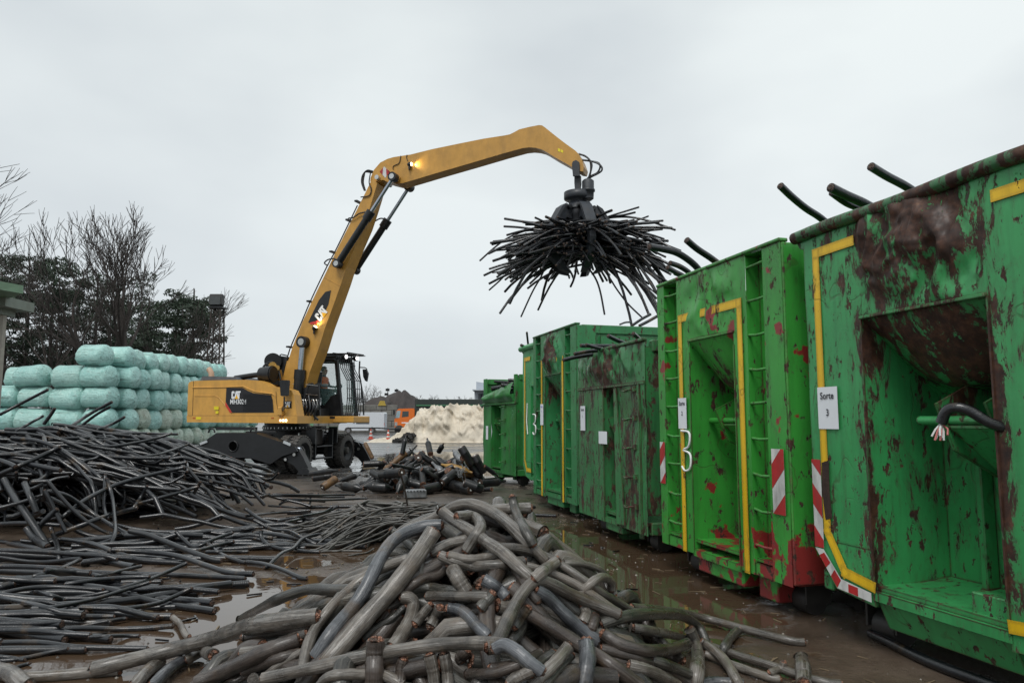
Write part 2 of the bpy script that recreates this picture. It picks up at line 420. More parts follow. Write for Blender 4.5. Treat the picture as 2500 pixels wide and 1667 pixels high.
class Cont:
    def __init__(s, O, d, W, label, zb, zt, L=6.0):
        d = Vector((d[0], d[1], 0)).normalized(); y = Vector((-d.y, d.x, 0))
        s.M = Matrix(((d.x, y.x, 0, O[0]), (d.y, y.y, 0, O[1]), (0, 0, 1, 0), (0, 0, 0, 1)))
        s.W, s.zb, s.zt, s.L = W, zb, zt, L
        s.root = empty('roll_off_container', (O[0], O[1], 0), label, 'container', 'green roll-off containers in a row')
    def P(s, x, y, z): return tuple(s.M @ Vector((x, y, z)))
    def mb(s): return MB(s.M)
    def sheet(s, mb, x0, x1, z0, z1, y=0., dents=(), amp=.004, res=.045, mi=0, seed=0, edge=True):
        nx = max(2, int((x1-x0)/res)); nz = max(2, int((z1-z0)/res)); vs = []; fs = []
        for j in range(nz+1):
            for i in range(nx+1):
                x = x0+(x1-x0)*i/nx; z = z0+(z1-z0)*j/nz; dy = 0
                q = Vector((x*1.7+seed*7, z*1.7, seed*3.1))
                dy += amp*noise.noise(q*1.3)*1.5
                wn = max(0., min(1, (x-x0)/.07, (x1-x)/.07))
                for (cx, cz, rx, rz, a, fr) in dents:
                    e = max(0, 1-((x-cx)/rx)**2-((z-cz)/rz)**2)
                    e = e*e*(3-2*e)
                    if e > 0:
                        wp = .25*noise.noise(Vector((x*3, z*3, seed+2))); f = .75*(.6-2.2*abs(noise.noise(Vector((x*fr*.8+wp*4, z*fr*.45, seed)))))+.28*(.5-2*abs(noise.noise(Vector((x*fr*2.3+9, z*fr*1.2+wp*9, seed)))))+.07*noise.noise(Vector((x*fr*7, z*fr*5, 5)))
                        dy -= a*e*(.35+f)*wn
                vs.append((x, y+dy, z))
        for j in range(nz):
            for i in range(nx):
                a = j*(nx+1)+i; fs.append([a, a+1, a+nx+2, a+nx+1])
        mb.add(vs, fs, mi, smooth=bool(dents))
    def body(s, paint, inner_rib=.62, rim='box', sides=True):
        """long sides, floor, rear, rails and rollers"""
        W, zb, zt, L = s.W, s.zb, s.zt, s.L
        m = s.mb()
        for x, sg in ((.03, -1), (W-.03, 1)):
            m.box((x, L/2, (zb+.14+zt)/2), (.012, L-.02, zt-zb-.30))
        m.box((W/2, L/2, zb+.12), (W-.1, L-.04, .03))
        m.build('side_wall', paint, s.root)
        n = int(L/inner_rib)
        for x, sg in ((0., -1), (W, 1)):
            r = s.mb()
            for i in range(n):
                y = .72+(L-.9)*i/(n-1)
                r.box((x-sg*.018, y, (zb+.16+zt-.16)/2), (.055, .09, zt-zb-.36), bev=.008)
            r.build('side_rib', paint, s.root)
        t = s.mb()
        if rim == 'box':
            for x in (.05, W-.05): t.box((x, L/2+.05, zt-.07), (.10, L-.1, .14), bev=.012)
            t.box((W/2, L-.05, zt-.07), (W-.2, .10, .14), bev=.012)
        else:
            for x in (0., W): t.tube([(x, y, zt-.07) for y in np.linspace(0, L, 24)], .07, 12)
            t.tube([(x, L, zt-.07) for x in np.linspace(0, W, 8)], .07, 12)
        for x in (.05, W-.05): t.box((x, L/2, zb+.07), (.10, L-.1, .14), bev=.01)
        t.build('rim', paint, s.root)
        # rear doors
        for k, xc in enumerate((W*.25+.02, W*.75-.02)):
            d = s.mb(); d.box((xc, L-.03, (zb+zt)/2-.02), (W/2-.12, .05, zt-zb-.32), bev=.01)
            for q in (-.3, .3): d.box((xc+q, L+.01, (zb+zt)/2-.02), (.07, .03, zt-zb-.4), bev=.006)
            d.build('rear_door', paint, s.root)
        # longitudinal rails and rollers
        k = s.mb()
        for xc in (W/2-.53, W/2+.53): k.box((xc, L/2+.06, zb-.03), (.13, L-.25, .20), bev=.01)
        k.build('rail', paint, s.root)
        for xc in (W/2-.80, W/2+.80):
            for yy in (.32, L-.35):
                w = s.mb(); w.cyl((xc-.10, yy, .10), (xc+.10, yy, .10), .10, 18)
                w.box((xc-.13, yy, .19), (.02, .22, .2)); w.box((xc+.13, yy, .19), (.02, .22, .2))
                w.build('roller', DARKMETAL, s.root)
    def recess(s, paint, x0, x1, zl, zback=1.7, zbot=.32, dep=.55, bulge=0.05):
        m = s.mb()
        # cheeks
        for x in (x0, x1):
            m.add([(x, 0, zbot), (x, dep, zbot), (x, dep, zback), (x, 0, zl)], [[0, 1, 2, 3]] if x == x0 else [[3, 2, 1, 0]])
        m.add([(x0, dep, zbot), (x1, dep, zbot), (x1, dep, zback), (x0, dep, zback)], [[0, 1, 2, 3]])
        m.add([(x0, 0, zbot), (x1, 0, zbot), (x1, dep, zbot+.06), (x0, dep, zbot+.06)], [[0, 1, 2, 3]])
        m.add([(x0-.01, -.004, zbot-.0), (x1+.01, -.004, zbot), (x1+.01, -.004, zbot-.06), (x0-.01, -.004, zbot-.06)], [[3, 2, 1, 0]])
        # pocket ribs
        m.box((x0+(x1-x0)*.36, dep-.05, (zbot+zback)/2), (.05, .10, zback-zbot-.02), bev=.006)
        m.box((x0+(x1-x0)*.72, dep-.03, (zbot+zback)/2-.1), (.05, .05, zback-zbot-.3), bev=.006)
        m.build('hook_recess', paint, s.root)
        # sloping, pushed-in hopper plate above the hook
        q = s.mb(); nx, ny = 16, 12; vs = []; fs = []
        for j in range(ny+1):
            for i in range(nx+1):
                u = i/nx; v = j/ny; b = math.sin(math.pi*u)*math.sin(math.pi*min(1, v*1.05))
                z = zl+(zback-zl)*v - bulge*b*2.4 + .02*noise.noise(Vector((u*4, v*4, x0)))*b
                vs.append((x0+(x1-x0)*u, dep*v-bulge*b*.6, z))
        for j in range(ny):
            for i in range(nx):
                a = j*(nx+1)+i; fs.append([a, a+nx+1, a+nx+2, a+1])
        q.add(vs, fs, 0, True); q.build('sloping_plate', paint, s.root)
    def hook(s, x0, x1, z=1.5, y=.16):
        m = s.mb(); m.tube([(x0, y, z), (x1, y, z)], .028, 10)
        xm = x0+(x1-x0)*.30
        for xx in (xm, xm+.34):
            m.prism([(xx, y-.10, z+.10), (xx, .54, z+.30), (xx, .54, z-.35), (xx, y+.02, z-.18)], (.018, 0, 0))
        m.prism([(xm+.02, y-.02, z-.03), (xm+.32, y-.02, z-.03), (xm+.38, .50, z-.33), (xm+.10, .50, z-.33)], (0, .0, -.015))
        m.box(((x0+x1)/2+.2, .50, z-.38), (x1-x0-.42, .08, .12), bev=.006)
        m.build('hook_bar', s.paint, s.root)
    def stripe(s, segs, y=-.010, w=.07):
        m = s.mb()
        for (a, b) in segs:
            ax, az = a; bx, bz = b; dx, dz = bx-ax, bz-az; l = math.hypot(dx, dz); nx, nz = -dz/l*w/2, dx/l*w/2
            ex, ez = dx/l*w/2*.98, dz/l*w/2*.98
            m.prism([(ax-ex+nx, y, az-ez+nz), (ax-ex-nx, y, az-ez-nz), (bx+ex-nx, y, bz+ez-nz), (bx+ex+nx, y, bz+ez+nz)], (0, .003, 0))
            y -= .0006
        m.build('yellow_stripe', YELLOWP, s.root)
    def plate(s, x, z, w, h, slope=1., bw=.14, y=-.012, side=False, name='warning_plate'):
        m = s.mb()
        f = (lambda a, b, k: (s.W+.04+k, x+a, z+b)) if side else (lambda a, b, k: (x+a, y-k, z+b))
        q = [f(0, 0, 0), f(w, 0, 0), f(w, h, 0), f(0, h, 0)]
        m.add(q, [[0, 1, 2, 3]], 0)
        for poly in rect_bands(w, h, bw, slope): m.add([f(a, b, .0015) for a, b in poly], [list(range(len(poly)))], 1)
        m.build(name, [WHITEP, REDP], s.root)
    def ladder(s, paint, x0, x1, z0, z1, n, dep=.13):
        m = s.mb()
        m.add([(x0, dep, z0), (x1, dep, z0), (x1, dep, z1), (x0, dep, z1)], [[0, 1, 2, 3]])
        for x in (x0, x1): m.add([(x, 0, z0), (x, dep, z0), (x, dep, z1), (x, 0, z1)], [[0, 1, 2, 3]])
        m.add([(x0, 0, z0), (x1, 0, z0), (x1, dep, z0), (x0, dep, z0)], [[0, 1, 2, 3]])
        m.add([(x0, 0, z1), (x1, 0, z1), (x1, dep, z1), (x0, dep, z1)], [[0, 1, 2, 3]])
        lo = m.build('ladder', paint, s.root)
        for i in range(n):
            z = z0+.14+(z1-z0-.24)*i/(n-1); g = random.uniform(-.012, .012); r = s.mb()
            r.tube([(x0-.005, .015, z), ((x0+x1)/2, .012+g*.5, z-.006+g), (x1+.005, .015, z+g)], .013, 8)
            r.build('rung', paint, lo)
    def sheet_label(s, x, z, w, h, lines, y=-.016, size=.055, tilt=0., col=None):
        m = s.mb(); q = []
        for a, b in ((0, 0), (w, 0), (w, h), (0, h)): q.append((x+a+b*tilt, y-.002*(a > 0), z+b))
        m.add(q, [[0, 1, 2, 3]]); o = m.build('paper_notice', PAPER, s.root)
        if lines:
            t = s.mb(); zz = z+h-size*1.25
            for ln in lines:
                put_text(t, ln, (x+w/2, y-.006, zz), (1, 0, 0), (0, 0, 1), size, .0012, .95, 0, align='CENTER'); zz -= size*1.75
            t.build('lettering', col or INK, o)
        return o

DARKMETAL = m_plain('dark_steel', (.03, .028, .026), .55, var=.3, dirt=.4)
YELLOWP = m_paint('yellow_paint', (.80, .50, .015), .42, .5, dirt=.35)
G1 = (.045, .315, .098); G2 = (.045, .315, .045); G3 = (.045, .220, .075)

# ---- nearest container, tube rim, cut corners
c = Cont((2.2, 5.48), (.272, -.962), 2.32, 'nearest green container, crumpled rusty top panel under a rim tube, notice reading Sorte 3', .30, 2.92)
z1 = [(c.P(1.02, 0, 2.62), (.80, .80, .60), .74), (c.P(.62, 0, 2.76), (.6, .6, .18), .5), (c.P(1.1, .3, 1.95), (.9, .9, .55), .62), (c.P(.57, 0, 1.2), (.10, .10, 1.3), .55), (c.P(1.52, 0, 1.2), (.12, .12, 1.3), .6), (c.P(.33, 0, .1), (.5, .5, .12), .4), (c.P(1.32, .5, .95), (.3, .3, .4), .45), (c.P(1.52, .5, 1.3), (.3, .3, .3), .4)]
c.paint = m_paint('green_paint_near', G1, .62, .85, z1)
RIM1 = m_paint('rim_paint', (.03, .15, .05), 1.15, .9, [])
c.body(c.paint, rim='tube')
m = c.mb()
c.sheet(m, 0, .56, .66, 2.86, seed=1); c.sheet(m, 1.52, 2.32, .66, 2.86, seed=2)
c.sheet(m, .56, 1.52, 2.18, 2.86, dents=[(.95, 2.66, .62, .42, .10, 5.0), (1.2, 2.45, .5, .3, .06, 6)], res=.015, seed=3)
m.prism([(0, 0, .66), (0, 0, .58), (.20, 0, .34), (.56, 0, .30), (.56, 0, .66)], (0, .03, 0))
m.prism([(1.52, 0, .66), (1.52, 0, .30), (2.12, 0, .34), (2.32, 0, .58), (2.32, 0, .66)], (0, .03, 0))
m.add([(0, 0, .58), (.20, 0, .34), (.20, .5, .34), (0, .5, .58)], [[0, 1, 2, 3]])
m.add([(0, 0.001, .58), (0, .4, .58), (0, .4, 2.86), (0, .001, 2.86)], [[0, 1, 2, 3]])
m.add([(2.12, 0, .34), (2.32, 0, .58), (2.32, .5, .58), (2.12, .5, .34)], [[0, 1, 2, 3]])
for xx in (.56, 1.52): m.box((xx, -.004, 1.28), (.012, .012, 1.8))
m.box((1.04, -.012, 2.185), (.96, .03, .022), bev=.005)
m.build('front_wall', c.paint, c.root)
m = c.mb(); m.tube([(x, -.01, 2.885+.006*math.sin(x*5)) for x in np.linspace(-.09, 2.4, 30)], .046, 14); m.build('rim_tube', RIM1, c.root)
c.recess(c.paint, .56, 1.52, 2.18, 1.66, .40, .62, .07); c.hook(.80, 1.52, 1.50, .20)
m = c.mb(); m.prism([(.56, -.006, .40), (.56, .60, .40), (.56, .60, .24), (.56, .10, .16)], (.96, 0, 0))
m.box((1.37, .10, .47), (.26, .10, .15), bev=.008); m.build('bottom_sill', c.paint, c.root)
c.stripe([((.14, 2.72), (.14, .74)), ((.14, 2.72), (.50, 2.725)), ((.14, .72), (.30, .47)), ((.30, .47), (.545, .43))])
c.stripe([((1.62, 2.72), (2.16, 2.72)), ((2.18, 2.70), (2.18, .74)), ((2.18, .72), (2.04, .47)), ((2.04, .47), (1.55, .43))])
c.plate(.005, .60, .095, .62, 1., .15)
m = c.mb(); m.add([(.005, -.012, .592), (.095, -.012, .592), (.26, -.012, .42), (.22, -.012, .35)], [[0, 3, 2, 1]]); m.add([(.26, -.012, .42), (.22, -.012, .35), (.54, -.012, .325), (.54, -.012, .385)], [[0, 1, 2, 3]])
for p in ([(.10, .57), (.05, .545), (.115, .47), (.16, .51)], [(.20, .47), (.16, .42), (.22, .352), (.26, .41)], [(.33, .40), (.33, .345), (.42, .337), (.42, .393)]):
    m.add([(x, -.0136, z) for x, z in p], [[0, 1, 2, 3]], 1)
m.build('warning_plate', [WHITEP, REDP], c.root)
c.sheet_label(.105, 1.44, .21, .297, ['Sorte', '3'], size=.068)
m = c.mb(); m.prism([(.115, -.0128, 1.20), (.19, -.0128, 1.22), (.185, -.0128, 1.0), (.20, -.0128, .82), (.13, -.0128, .80), (.105, -.0128, 1.0)], (0, .001, 0)); m.build('bare_patch', m_plain('bare_rust', (.035, .018, .012), .8, var=.4, scale=20, bump=.6), c.root)
C1 = c

def style_b(O, d, W, label, zb, zt, g, zones, red, nz, damage, ylab, seed):
    c = Cont(O, d, W, label, zb, zt)
    k = W/2.15; X = [0, .15*k, .43*k, .67*k, 1.45*k, 1.66*k, 1.90*k, W]
    c.paint = m_paint('green_paint_ladders_%d' % seed, g, .45, .85, [(c.P(*p), r, a) for p, r, a in zones], red=red)
    c.body(c.paint, rim='box')
    zt2 = zt-.0
    m = c.mb()
    c.sheet(m, 0, X[1], zb, zt, seed=seed); c.sheet(m, X[6], W, zb, zt, seed=seed+1)
    c.sheet(m, X[2], X[3], zb, 2.25, seed=seed+2); c.sheet(m, X[4], X[5], zb, 2.25, seed=seed+3)
    c.sheet(m, X[2], X[5], 2.25, zt, dents=[((X[2]+X[5])/2, 2.6, .6, .38, damage, 4.5)], res=.03, seed=seed+4)
    m.box(((X[0]+X[7])/2, .03, zt+.012), (W, .09, .03), bev=.008)
    m.box(((X[1]+X[2])/2, .03, zb+.05), (X[2]-X[1], .05, .10)); m.box(((X[5]+X[6])/2, .03, zb+.05), (X[6]-X[5], .05, .10))
    # corner posts on the near side
    m.box((W-.012, .17, (zb+zt)/2), (.05, .33, zt-zb-.02), bev=.01); m.box((.012, .17, (zb+zt)/2), (.05, .33, zt-zb-.02), bev=.01)
    m.box(((X[3]+X[4])/2, -.004, 2.262), (X[4]-X[3], .03, .02), bev=.004)
    for xx in (X[3], X[4]): m.box((xx, -.003, 1.2), (.012, .01, 1.9))
    m.build('front_wall', c.paint, c.root)
    c.ladder(c.paint, X[1], X[2], zb+.10, zt-.02, nz); c.ladder(c.paint, X[5], X[6], zb+.10, zt-.02, nz)
    c.recess(c.paint, X[3], X[4], 2.25, 1.70, .30, .50, .06)
    m = c.mb(); m.box(((X[3]+X[4])/2, .28, .20), (X[4]-X[3]-.02, .50, .18), bev=.01); m.box((X[5]+.02, .35, .16), (.26, .5, .20), bev=.01); m.build('bottom_sill', c.paint, c.root)
    c.hook(X[3]+.02, X[4], 1.5, .2)
    y0, y1 = X[2]+.07*k, X[5]-.10*k
    c.stripe([((y0, 2.50), (y0, zb+.03)), ((y0, 2.50), (y1, 2.50)), ((y1, 2.50), (y1, zb+.03))], w=.075*k)
    return c, X
c, X = style_b((1.54, 7.76), (.26, -.965), 2.15, 'tall green container with twin ladders, red primer patches and a paper notice reading Sorte 2', .26, 2.90, G2,
               [((1.0, .3, 1.9), (.5, .5, .35), .55), ((1.0, 0, 2.75), (.8, .3, .25), .3), ((.3, 0, 2.4), (.25, .25, .2), .5), ((1.5, 0, 1.6), (.15, .2, .6), .35), ((1.0, .2, .25), (1., .4, .12), .4)], 1.0, 9, .045, 1, 11)
c.sheet_label(.44, 1.42, .17, .297, ['Sorte', '2'], size=.056)
c.plate(.015, .86, .115, .42, -1., .17); c.plate(1.95, .78, .16, .50, -1., .19, name='warning_plate')
c.plate(.42, .80, .24, .56, 1., .19, side=True)
m = c.mb(); m.box((2.225, .62, 1.60), (.01, .18, .13)); m.build('yellow_sticker', YELLOWP, c.root)
def spray3(c, x, z, h, y=-.02):
    m = c.mb(); w = h*.42; pts = [(x, z+h), (x+w, z+h*.95), (x+w*.9, z+h*.62), (x+w*.2, z+h*.52), (x+w*1.05, z+h*.42), (x+w, z+h*.08), (x+w*.35, z), (x, z+h*.1)]
    P = catmull([(a, y, b) for a, b in pts], 30); m.tube([tuple(p) for p in P], .011, 6); m.build('sprayed_digit', SPRAY, c.root)
spray3(c, .50, 1.02, .38)
C2 = c
c, X = style_b((.385, 13.4), (.281, -.96), 2.14, 'tall green container with torn rusty front top, behind the rust-streaked container', .22, 2.98, (.035, .22, .075),
               [((.95, 0, 2.65), (.62, .4, .5), 1.), ((.9, .2, 1.95), (.5, .5, .4), .6), ((1.05, .3, .6), (.6, .4, .12), .5)], 0., 9, .13, 0, 21)
c.sheet_label(.44, 1.42, .17, .36, ['Sorte', '1'], size=.045, col=BLUEP)
spray3(c, .03, 1.25, .36); C4 = c
# upper long side of that container with a square opening band
m = c.mb(); m.box((2.165, 2.2, 2.5), (.02, 3.6, .62)); m.build('side_band', c.paint, c.root)

def style_a_far(O, d, W, label):
    c = Cont(O, d, W, label, .34, 3.04, 5.6)
    c.paint = m_paint('green_paint_far', G1, .4, .6, [(c.P(.2, 0, .5), (.4, .4, .3), .3)], faded=.6)
    c.body(c.paint, rim='tube')
    m = c.mb(); c.sheet(m, 0, .56, .66, 3.0, seed=31); c.sheet(m, 1.52, W, .66, 3.0, seed=32); c.sheet(m, .56, 1.52, 2.2, 3.0, seed=33)
    m.prism([(0, 0, .66), (0, 0, .58), (.20, 0, .36), (.56, 0, .30), (.56, 0, .66)], (0, .03, 0))
    m.prism([(1.52, 0, .66), (1.52, 0, .30), (W-.2, 0, .36), (W, 0, .58), (W, 0, .66)], (0, .03, 0))
    m.build('front_wall', c.paint, c.root)
    m = c.mb(); m.tube([(x, -.01, 3.0) for x in np.linspace(-.12, W+.1, 20)], .06, 12); m.build('rim_tube', c.paint, c.root)
    c.recess(c.paint, .56, 1.52, 2.2, 1.7, .38, .55, .05); c.hook(.8, 1.52, 1.5, .2)
    c.stripe([((.16, 2.76), (.16, .70)), ((.16, 2.76), (.5, 2.76)), ((.16, .68), (.30, .50)), ((.30, .50), (.55, .50))], w=.085)
    m = c.mb(); m.tube([(.36, -.015, 1.85), (.33, -.02, 1.5), (.40, -.02, 1.22)], .012, 6); m.build('sprayed_digit', SPRAY, c.root)
    return c
C5 = style_a_far((.23, 15.6), (.272, -.962), 2.3, 'pale green tube-rimmed container between the torn-topped one and the farthest one')

def style_c(O, d, W, label, zb, zt, gap, ztop, seed, rust, g, notch=False):
    c = Cont(O, d, W, label, zb, zt, 6.0)
    c.paint = m_paint('green_paint_worn_%d' % seed, g, rust, 1.0 if not notch else .5, [(c.P(W*.45, 0, zt-.35), (1.3, .5, .32), .45), (c.P(W*.8, 0, .8), (.3, .3, .9), .3)], dirt=1.0)
    c.body(c.paint, rim='box')
    m = c.mb(); g0, g1 = gap
    c.sheet(m, 0, g0, zb, ztop, amp=.01, seed=seed); c.sheet(m, g1, W, zb, ztop, amp=.014, seed=seed+1)
    if not notch:
        c.sheet(m, 0, W, ztop, zt, dents=[(W*.5, (ztop+zt)/2+.05, W*.62, (zt-ztop)*.62, .07, 5)], res=.03, seed=seed+2)
        m.box((W/2, -.01, ztop), (W, .02, .03)); m.box((W/2, .0, zt), (W, .07, .04), bev=.01)
        m.box((g0, -.008, (zb+ztop)/2), (.025, .02, ztop-zb)); m.box((g1, -.008, (zb+ztop)/2), (.025, .02, ztop-zb))
        m.box((W-.14, -.014, (zb+ztop)/2), (.04, .03, ztop-zb-.02))
    else:
        m.box((.11, .02, (ztop+zt)/2), (.22, .04, zt-ztop), bev=.006); m.box((W-.06, .02, (ztop+zt)/2), (.12, .06, zt-ztop), bev=.006)
        m.box((W/2, -.01, ztop), (W, .05, .05), bev=.008)
        nx = 14; vs = []; fs = []
        for j in range(9):
            for i in range(nx+1):
                u = i/nx; v = j/8; top = ztop+(zt-ztop)*(.35+.35*u+.06*noise.noise(Vector((u*5, 0, 1))))
                vs.append((.22+(W-.34)*u, -.02-.12*math.sin(math.pi*v)*(1-.3*u)+.05*noise.noise(Vector((u*6, v*4, 2))), ztop+.02+(top-ztop)*v))
        for j in range(8):
            for i in range(nx):
                a = j*(nx+1)+i; fs.append([a, a+1, a+nx+2, a+nx+1])
        m.add(vs, fs, 0, True)
    m.build('front_wall', c.paint, c.root)
    c.recess(c.paint, g0, g1, ztop, 1.75 if not notch else 1.7, zb+.06, .45, .01)
    hb = c.mb()
    for i, z in enumerate(np.linspace(ztop-.08, zb+.28, 5)):
        h = c.mb(); x = W-.52 if not notch else g1+.08
        h.tube([(x, 0, z), (x, -.06, z), (x+.10, -.075, z-.01), (x+.20, -.07, z+.01), (x+.20, 0, z+.01)], .013, 6)
        h.box((x+.25, -.02, z+.015), (.08, .03, .06)); h.build('step_handle', c.paint, c.root)
    k = c.mb(); k.box(((g0+g1)/2, .26, zb-.03), (g1-g0+.1, .46, .14), bev=.01); k.build('bottom_sill', c.paint, c.root)
    c.hook(g0, g1, 1.42, .1)
    return c
c = style_c((.95, 10.6), (.247, -.969), 2.27, 'lower dark green container streaked all over with rust, its front gaping open down the middle', .22, 2.42, (.98, 1.40), 1.93, 41, .80, G3)
c.sheet_label(.12, 1.36, .20, .34, ['Sorte', '1'], size=.055)
c.sheet_label(.86, 1.20, .30, .16, [], y=-.03)
m = c.mb(); m.prism([(g, -.02, z) for g, z in ((1.36, 1.9), (1.44, 1.9), (1.66, .26), (1.40, .24))], (0, .015, 0)); m.build('bent_flap', c.paint, c.root)
C3 = c
c = style_c((-.74, 19.2), (.353, -.935), 2.35, 'farthest green container, its front top bashed in and black cable scrap heaped inside', .24, 2.56, (.62, 1.32), 1.90, 51, .25, (.035, .22, .05), True)
c.sheet_label(.26, 1.02, .18, .34, ['1'], size=.06, col=BLUEP)
m = c.mb(); m.add([(.72, -.03, 1.05), (.98, -.10, 1.22), (.86, -.08, 1.42)], [[0, 1, 2]]); m.build('paper_notice', PAPER, c.root)
c.plate(.35, .9, .2, .45, 1., .18, side=True); C6 = c
# ================================================================== MATERIAL HANDLER
C0 = Vector((-7.0, 23.2, 0)); PH = R(19.9)
HD = Vector((math.cos(PH), -math.sin(PH), 0)); LD = Vector((math.sin(PH), math.cos(PH), 0)); ZV = Vector((0, 0, 1))
def U(t, d, z): return C0+HD*t+LD*d+ZV*z
def pl(px, py, d):
    """photo pixel -> point of the vertical plane at lateral offset d of the upper structure"""
    r = ray(px, py); o = C0+LD*d; k = (o-CAMP).dot(LD)/r.dot(LD); return CAMP+r*k
def z2(u, v): return (400+u/4.125, 820+v/4.125)
def z3(u, v): return (600+u/2.53, 280+v/2.53)
def z4(u, v): return (900+u/3.92, 280+v/3.92)
def z6(u, v): return (600+u/6.72, 830+v/6.72)
YEL = m_plain('machine_yellow', (.62, .33, .07), .34, var=.08, dirt=.28, scale=5)
YEL2 = m_plain('boom_yellow', (.52, .275, .055), .42, var=.10, dirt=.30, scale=4)
BLK = m_plain('machine_black', (.011, .012, .0135), .38, var=.25)
GRY = m_plain('grapple_grey', (.028, .033, .041), .5, var=.25, dirt=.35, scale=8)
CHR = m_plain('chrome_rod', (.42, .46, .52), .18, metal=.9, var=.05)
SIL = m_plain('bright_fitting', (.6, .6, .58), .3, metal=.9, var=.1)
RUB = m_plain('tyre_rubber', (.060, .056, .052), .7, var=.3, dirt=.5, scale=5, bump=.4)
HOSE = m_plain('hose_rubber', (.02, .022, .025), .38, var=.2)
WHT = m_plain('letter_white', (.82, .83, .84), .5, var=.03)
TRI = m_plain('letter_yellow', (.85, .45, .02), .5, var=.03)
REDT = m_plain('trim_red', (.55, .04, .03), .4, var=.05)
GRL = m_plain('grille_black', (.014, .014, .017), .6, var=.3, scale=40)
STK = m_plain('sticker_yellow', (.75, .62, .02), .5, var=.05)
def glass(name, tint, rough=.03, alpha=.45):
    k = N(name); k.set(col=tint, rough=rough, alpha=alpha, spec=.8); return k.mat
GLS = glass('cab_glass', (.40, .66, .62), alpha=.13)
LAMP = m_emit('lit_lamp', (1, .97, .95), 6); LAMPW = m_emit('lit_lamp_warm', (1, .80, .45), 4.5); LAMPO = m_emit('lit_lamp_orange', (1, .55, .25), 3)

MH = empty('material_handler', C0, 'yellow wheeled material handler, boom raised and grapple full of black cable', 'material handler')
def part(name, mb, mats, parent=None, **k): return mb.build(name, mats, parent or MH, **k)

# ---------- boom and stick, traced in the plane of their near faces
def spans(outline, d0, w, mb, mi=0):
    P = [pl(x, y, d0) for x, y in outline]
    mb.prism(P, LD*w, mi)
boom = [z3(*p) for p in [(775, 408), (745, 470), (700, 560), (640, 680), (560, 840), (500, 965), (420, 1130), (350, 1280), (290, 1430), (262, 1520)]] + \
       [z2(*p) for p in [(1240, 250), (1195, 440), (1215, 600), (1300, 720), (1370, 700), (1412, 590), (1440, 470)]] + \
       [z3(*p) for p in [(395, 1590), (450, 1445), (490, 1315), (540, 1180), (590, 1040), (622, 940), (680, 800), (728, 690), (768, 570), (812, 425), (790, 398)]]
DB, WB = -.33, .52
m = MB(); spans(boom, DB, WB, m)
bo = part('boom', m, YEL2)
# welded seams and bosses
for (u, v, r) in ((355, 1404, .17), (580, 925, .13)):
    p = pl(*z3(u, v), DB); m = MB(); m.cyl(p+LD*.01, p-LD*.05, r, 24); m.build('pin_boss', YEL2, bo)
m = MB()
for (a, b) in (((486, 1004), (585, 1058)), ):
    m.bar(pl(*z3(*a), DB)-LD*.004, pl(*z3(*b), DB)-LD*.004, .03, .012, up=tuple(LD))
m.build('weld_seam', YEL2, bo)
stick = [z4(*p) for p in [(15, 640), (18, 605), (50, 530), (110, 460), (180, 424), (240, 407), (400, 383), (600, 333), (850, 281), (1100, 231), (1300, 200), (1350, 190), (1395, 168), (1440, 142), (1540, 118), (1630, 101), (1660, 104), (1690, 125), (1780, 198), (1880, 275), (1975, 343), (2005, 372), (2035, 430), (2060, 500), (2050, 545), (2010, 540), (1950, 505),
        (1880, 463), (1780, 408), (1690, 352), (1650, 332), (1600, 319), (1540, 314), (1470, 322), (1300, 369), (1000, 458), (700, 545), (450, 620), (330, 655), (260, 662), (190, 645), (150, 632), (80, 650), (30, 655)]]
DS, WS = -.24, .46
m = MB(); spans(stick, DS, WS, m)
st = part('stick', m, YEL2)
# cheek plates round the boom-stick joint
for dd in (DS-.05, DS+WS+.01):
    m = MB(); m.prism([pl(*z4(*p), dd) for p in [(25, 600), (60, 530), (160, 465), (215, 510), (300, 600), (290, 640), (200, 655), (140, 625), (60, 640), (30, 640)]], LD*.04); m.build('cheek_plate', YEL2, st)
m = MB(); m.cyl(pl(*z4(75, 597), -.42), pl(*z4(75, 597), -.42)+LD*.86, .07, 16); m.build('joint_pin', SIL, st)
# reflective board
def quadp(pts, d, lift, mb, mi=0): mb.add([pl(x, y, d)-LD*lift for x, y in pts], [list(range(len(pts)))], mi)
m = MB(); q = [z4(150, 498), z4(205, 548), z4(160, 606), z4(106, 548)]
quadp(q, DS-.05, .006, m, 0)
quadp([z4(126, 524), z4(106, 548), z4(133, 577), z4(140, 508)][::-1], DS-.05, .009, m, 1)
quadp([z4(168, 516), z4(205, 548), z4(190, 568), z4(184, 530)], DS-.05, .009, m, 1); quadp([z4(168, 516), z4(205, 548), z4(172, 590)], DS-.05, .009, m, 1)
m.build('warning_board', [WHITEP, REDP], st)
m = MB()
for a, b in (((1812, 322), (1836, 360)), ((1842, 334), (1862, 368))): quadp([z4(a[0], a[1]), z4(b[0], a[1]+10), z4(b[0], b[1]), z4(a[0], b[1]-8)], DS, .006, m)
m.build('sticker', STK, st)
# name board on the boom
m = MB(); quadp([z3(*p) for p in [(528, 1085), (492, 1094), (452, 1146), (386, 1282), (410, 1296), (468, 1266), (512, 1170)]], DB, .006, m); nb = m.build('name_board', BLK, bo)
m = MB(); quadp([z3(*p) for p in [(396, 1284), (468, 1266), (452, 1290), (402, 1296)]], DB, .010, m); m.build('red_flash', REDT, nb)

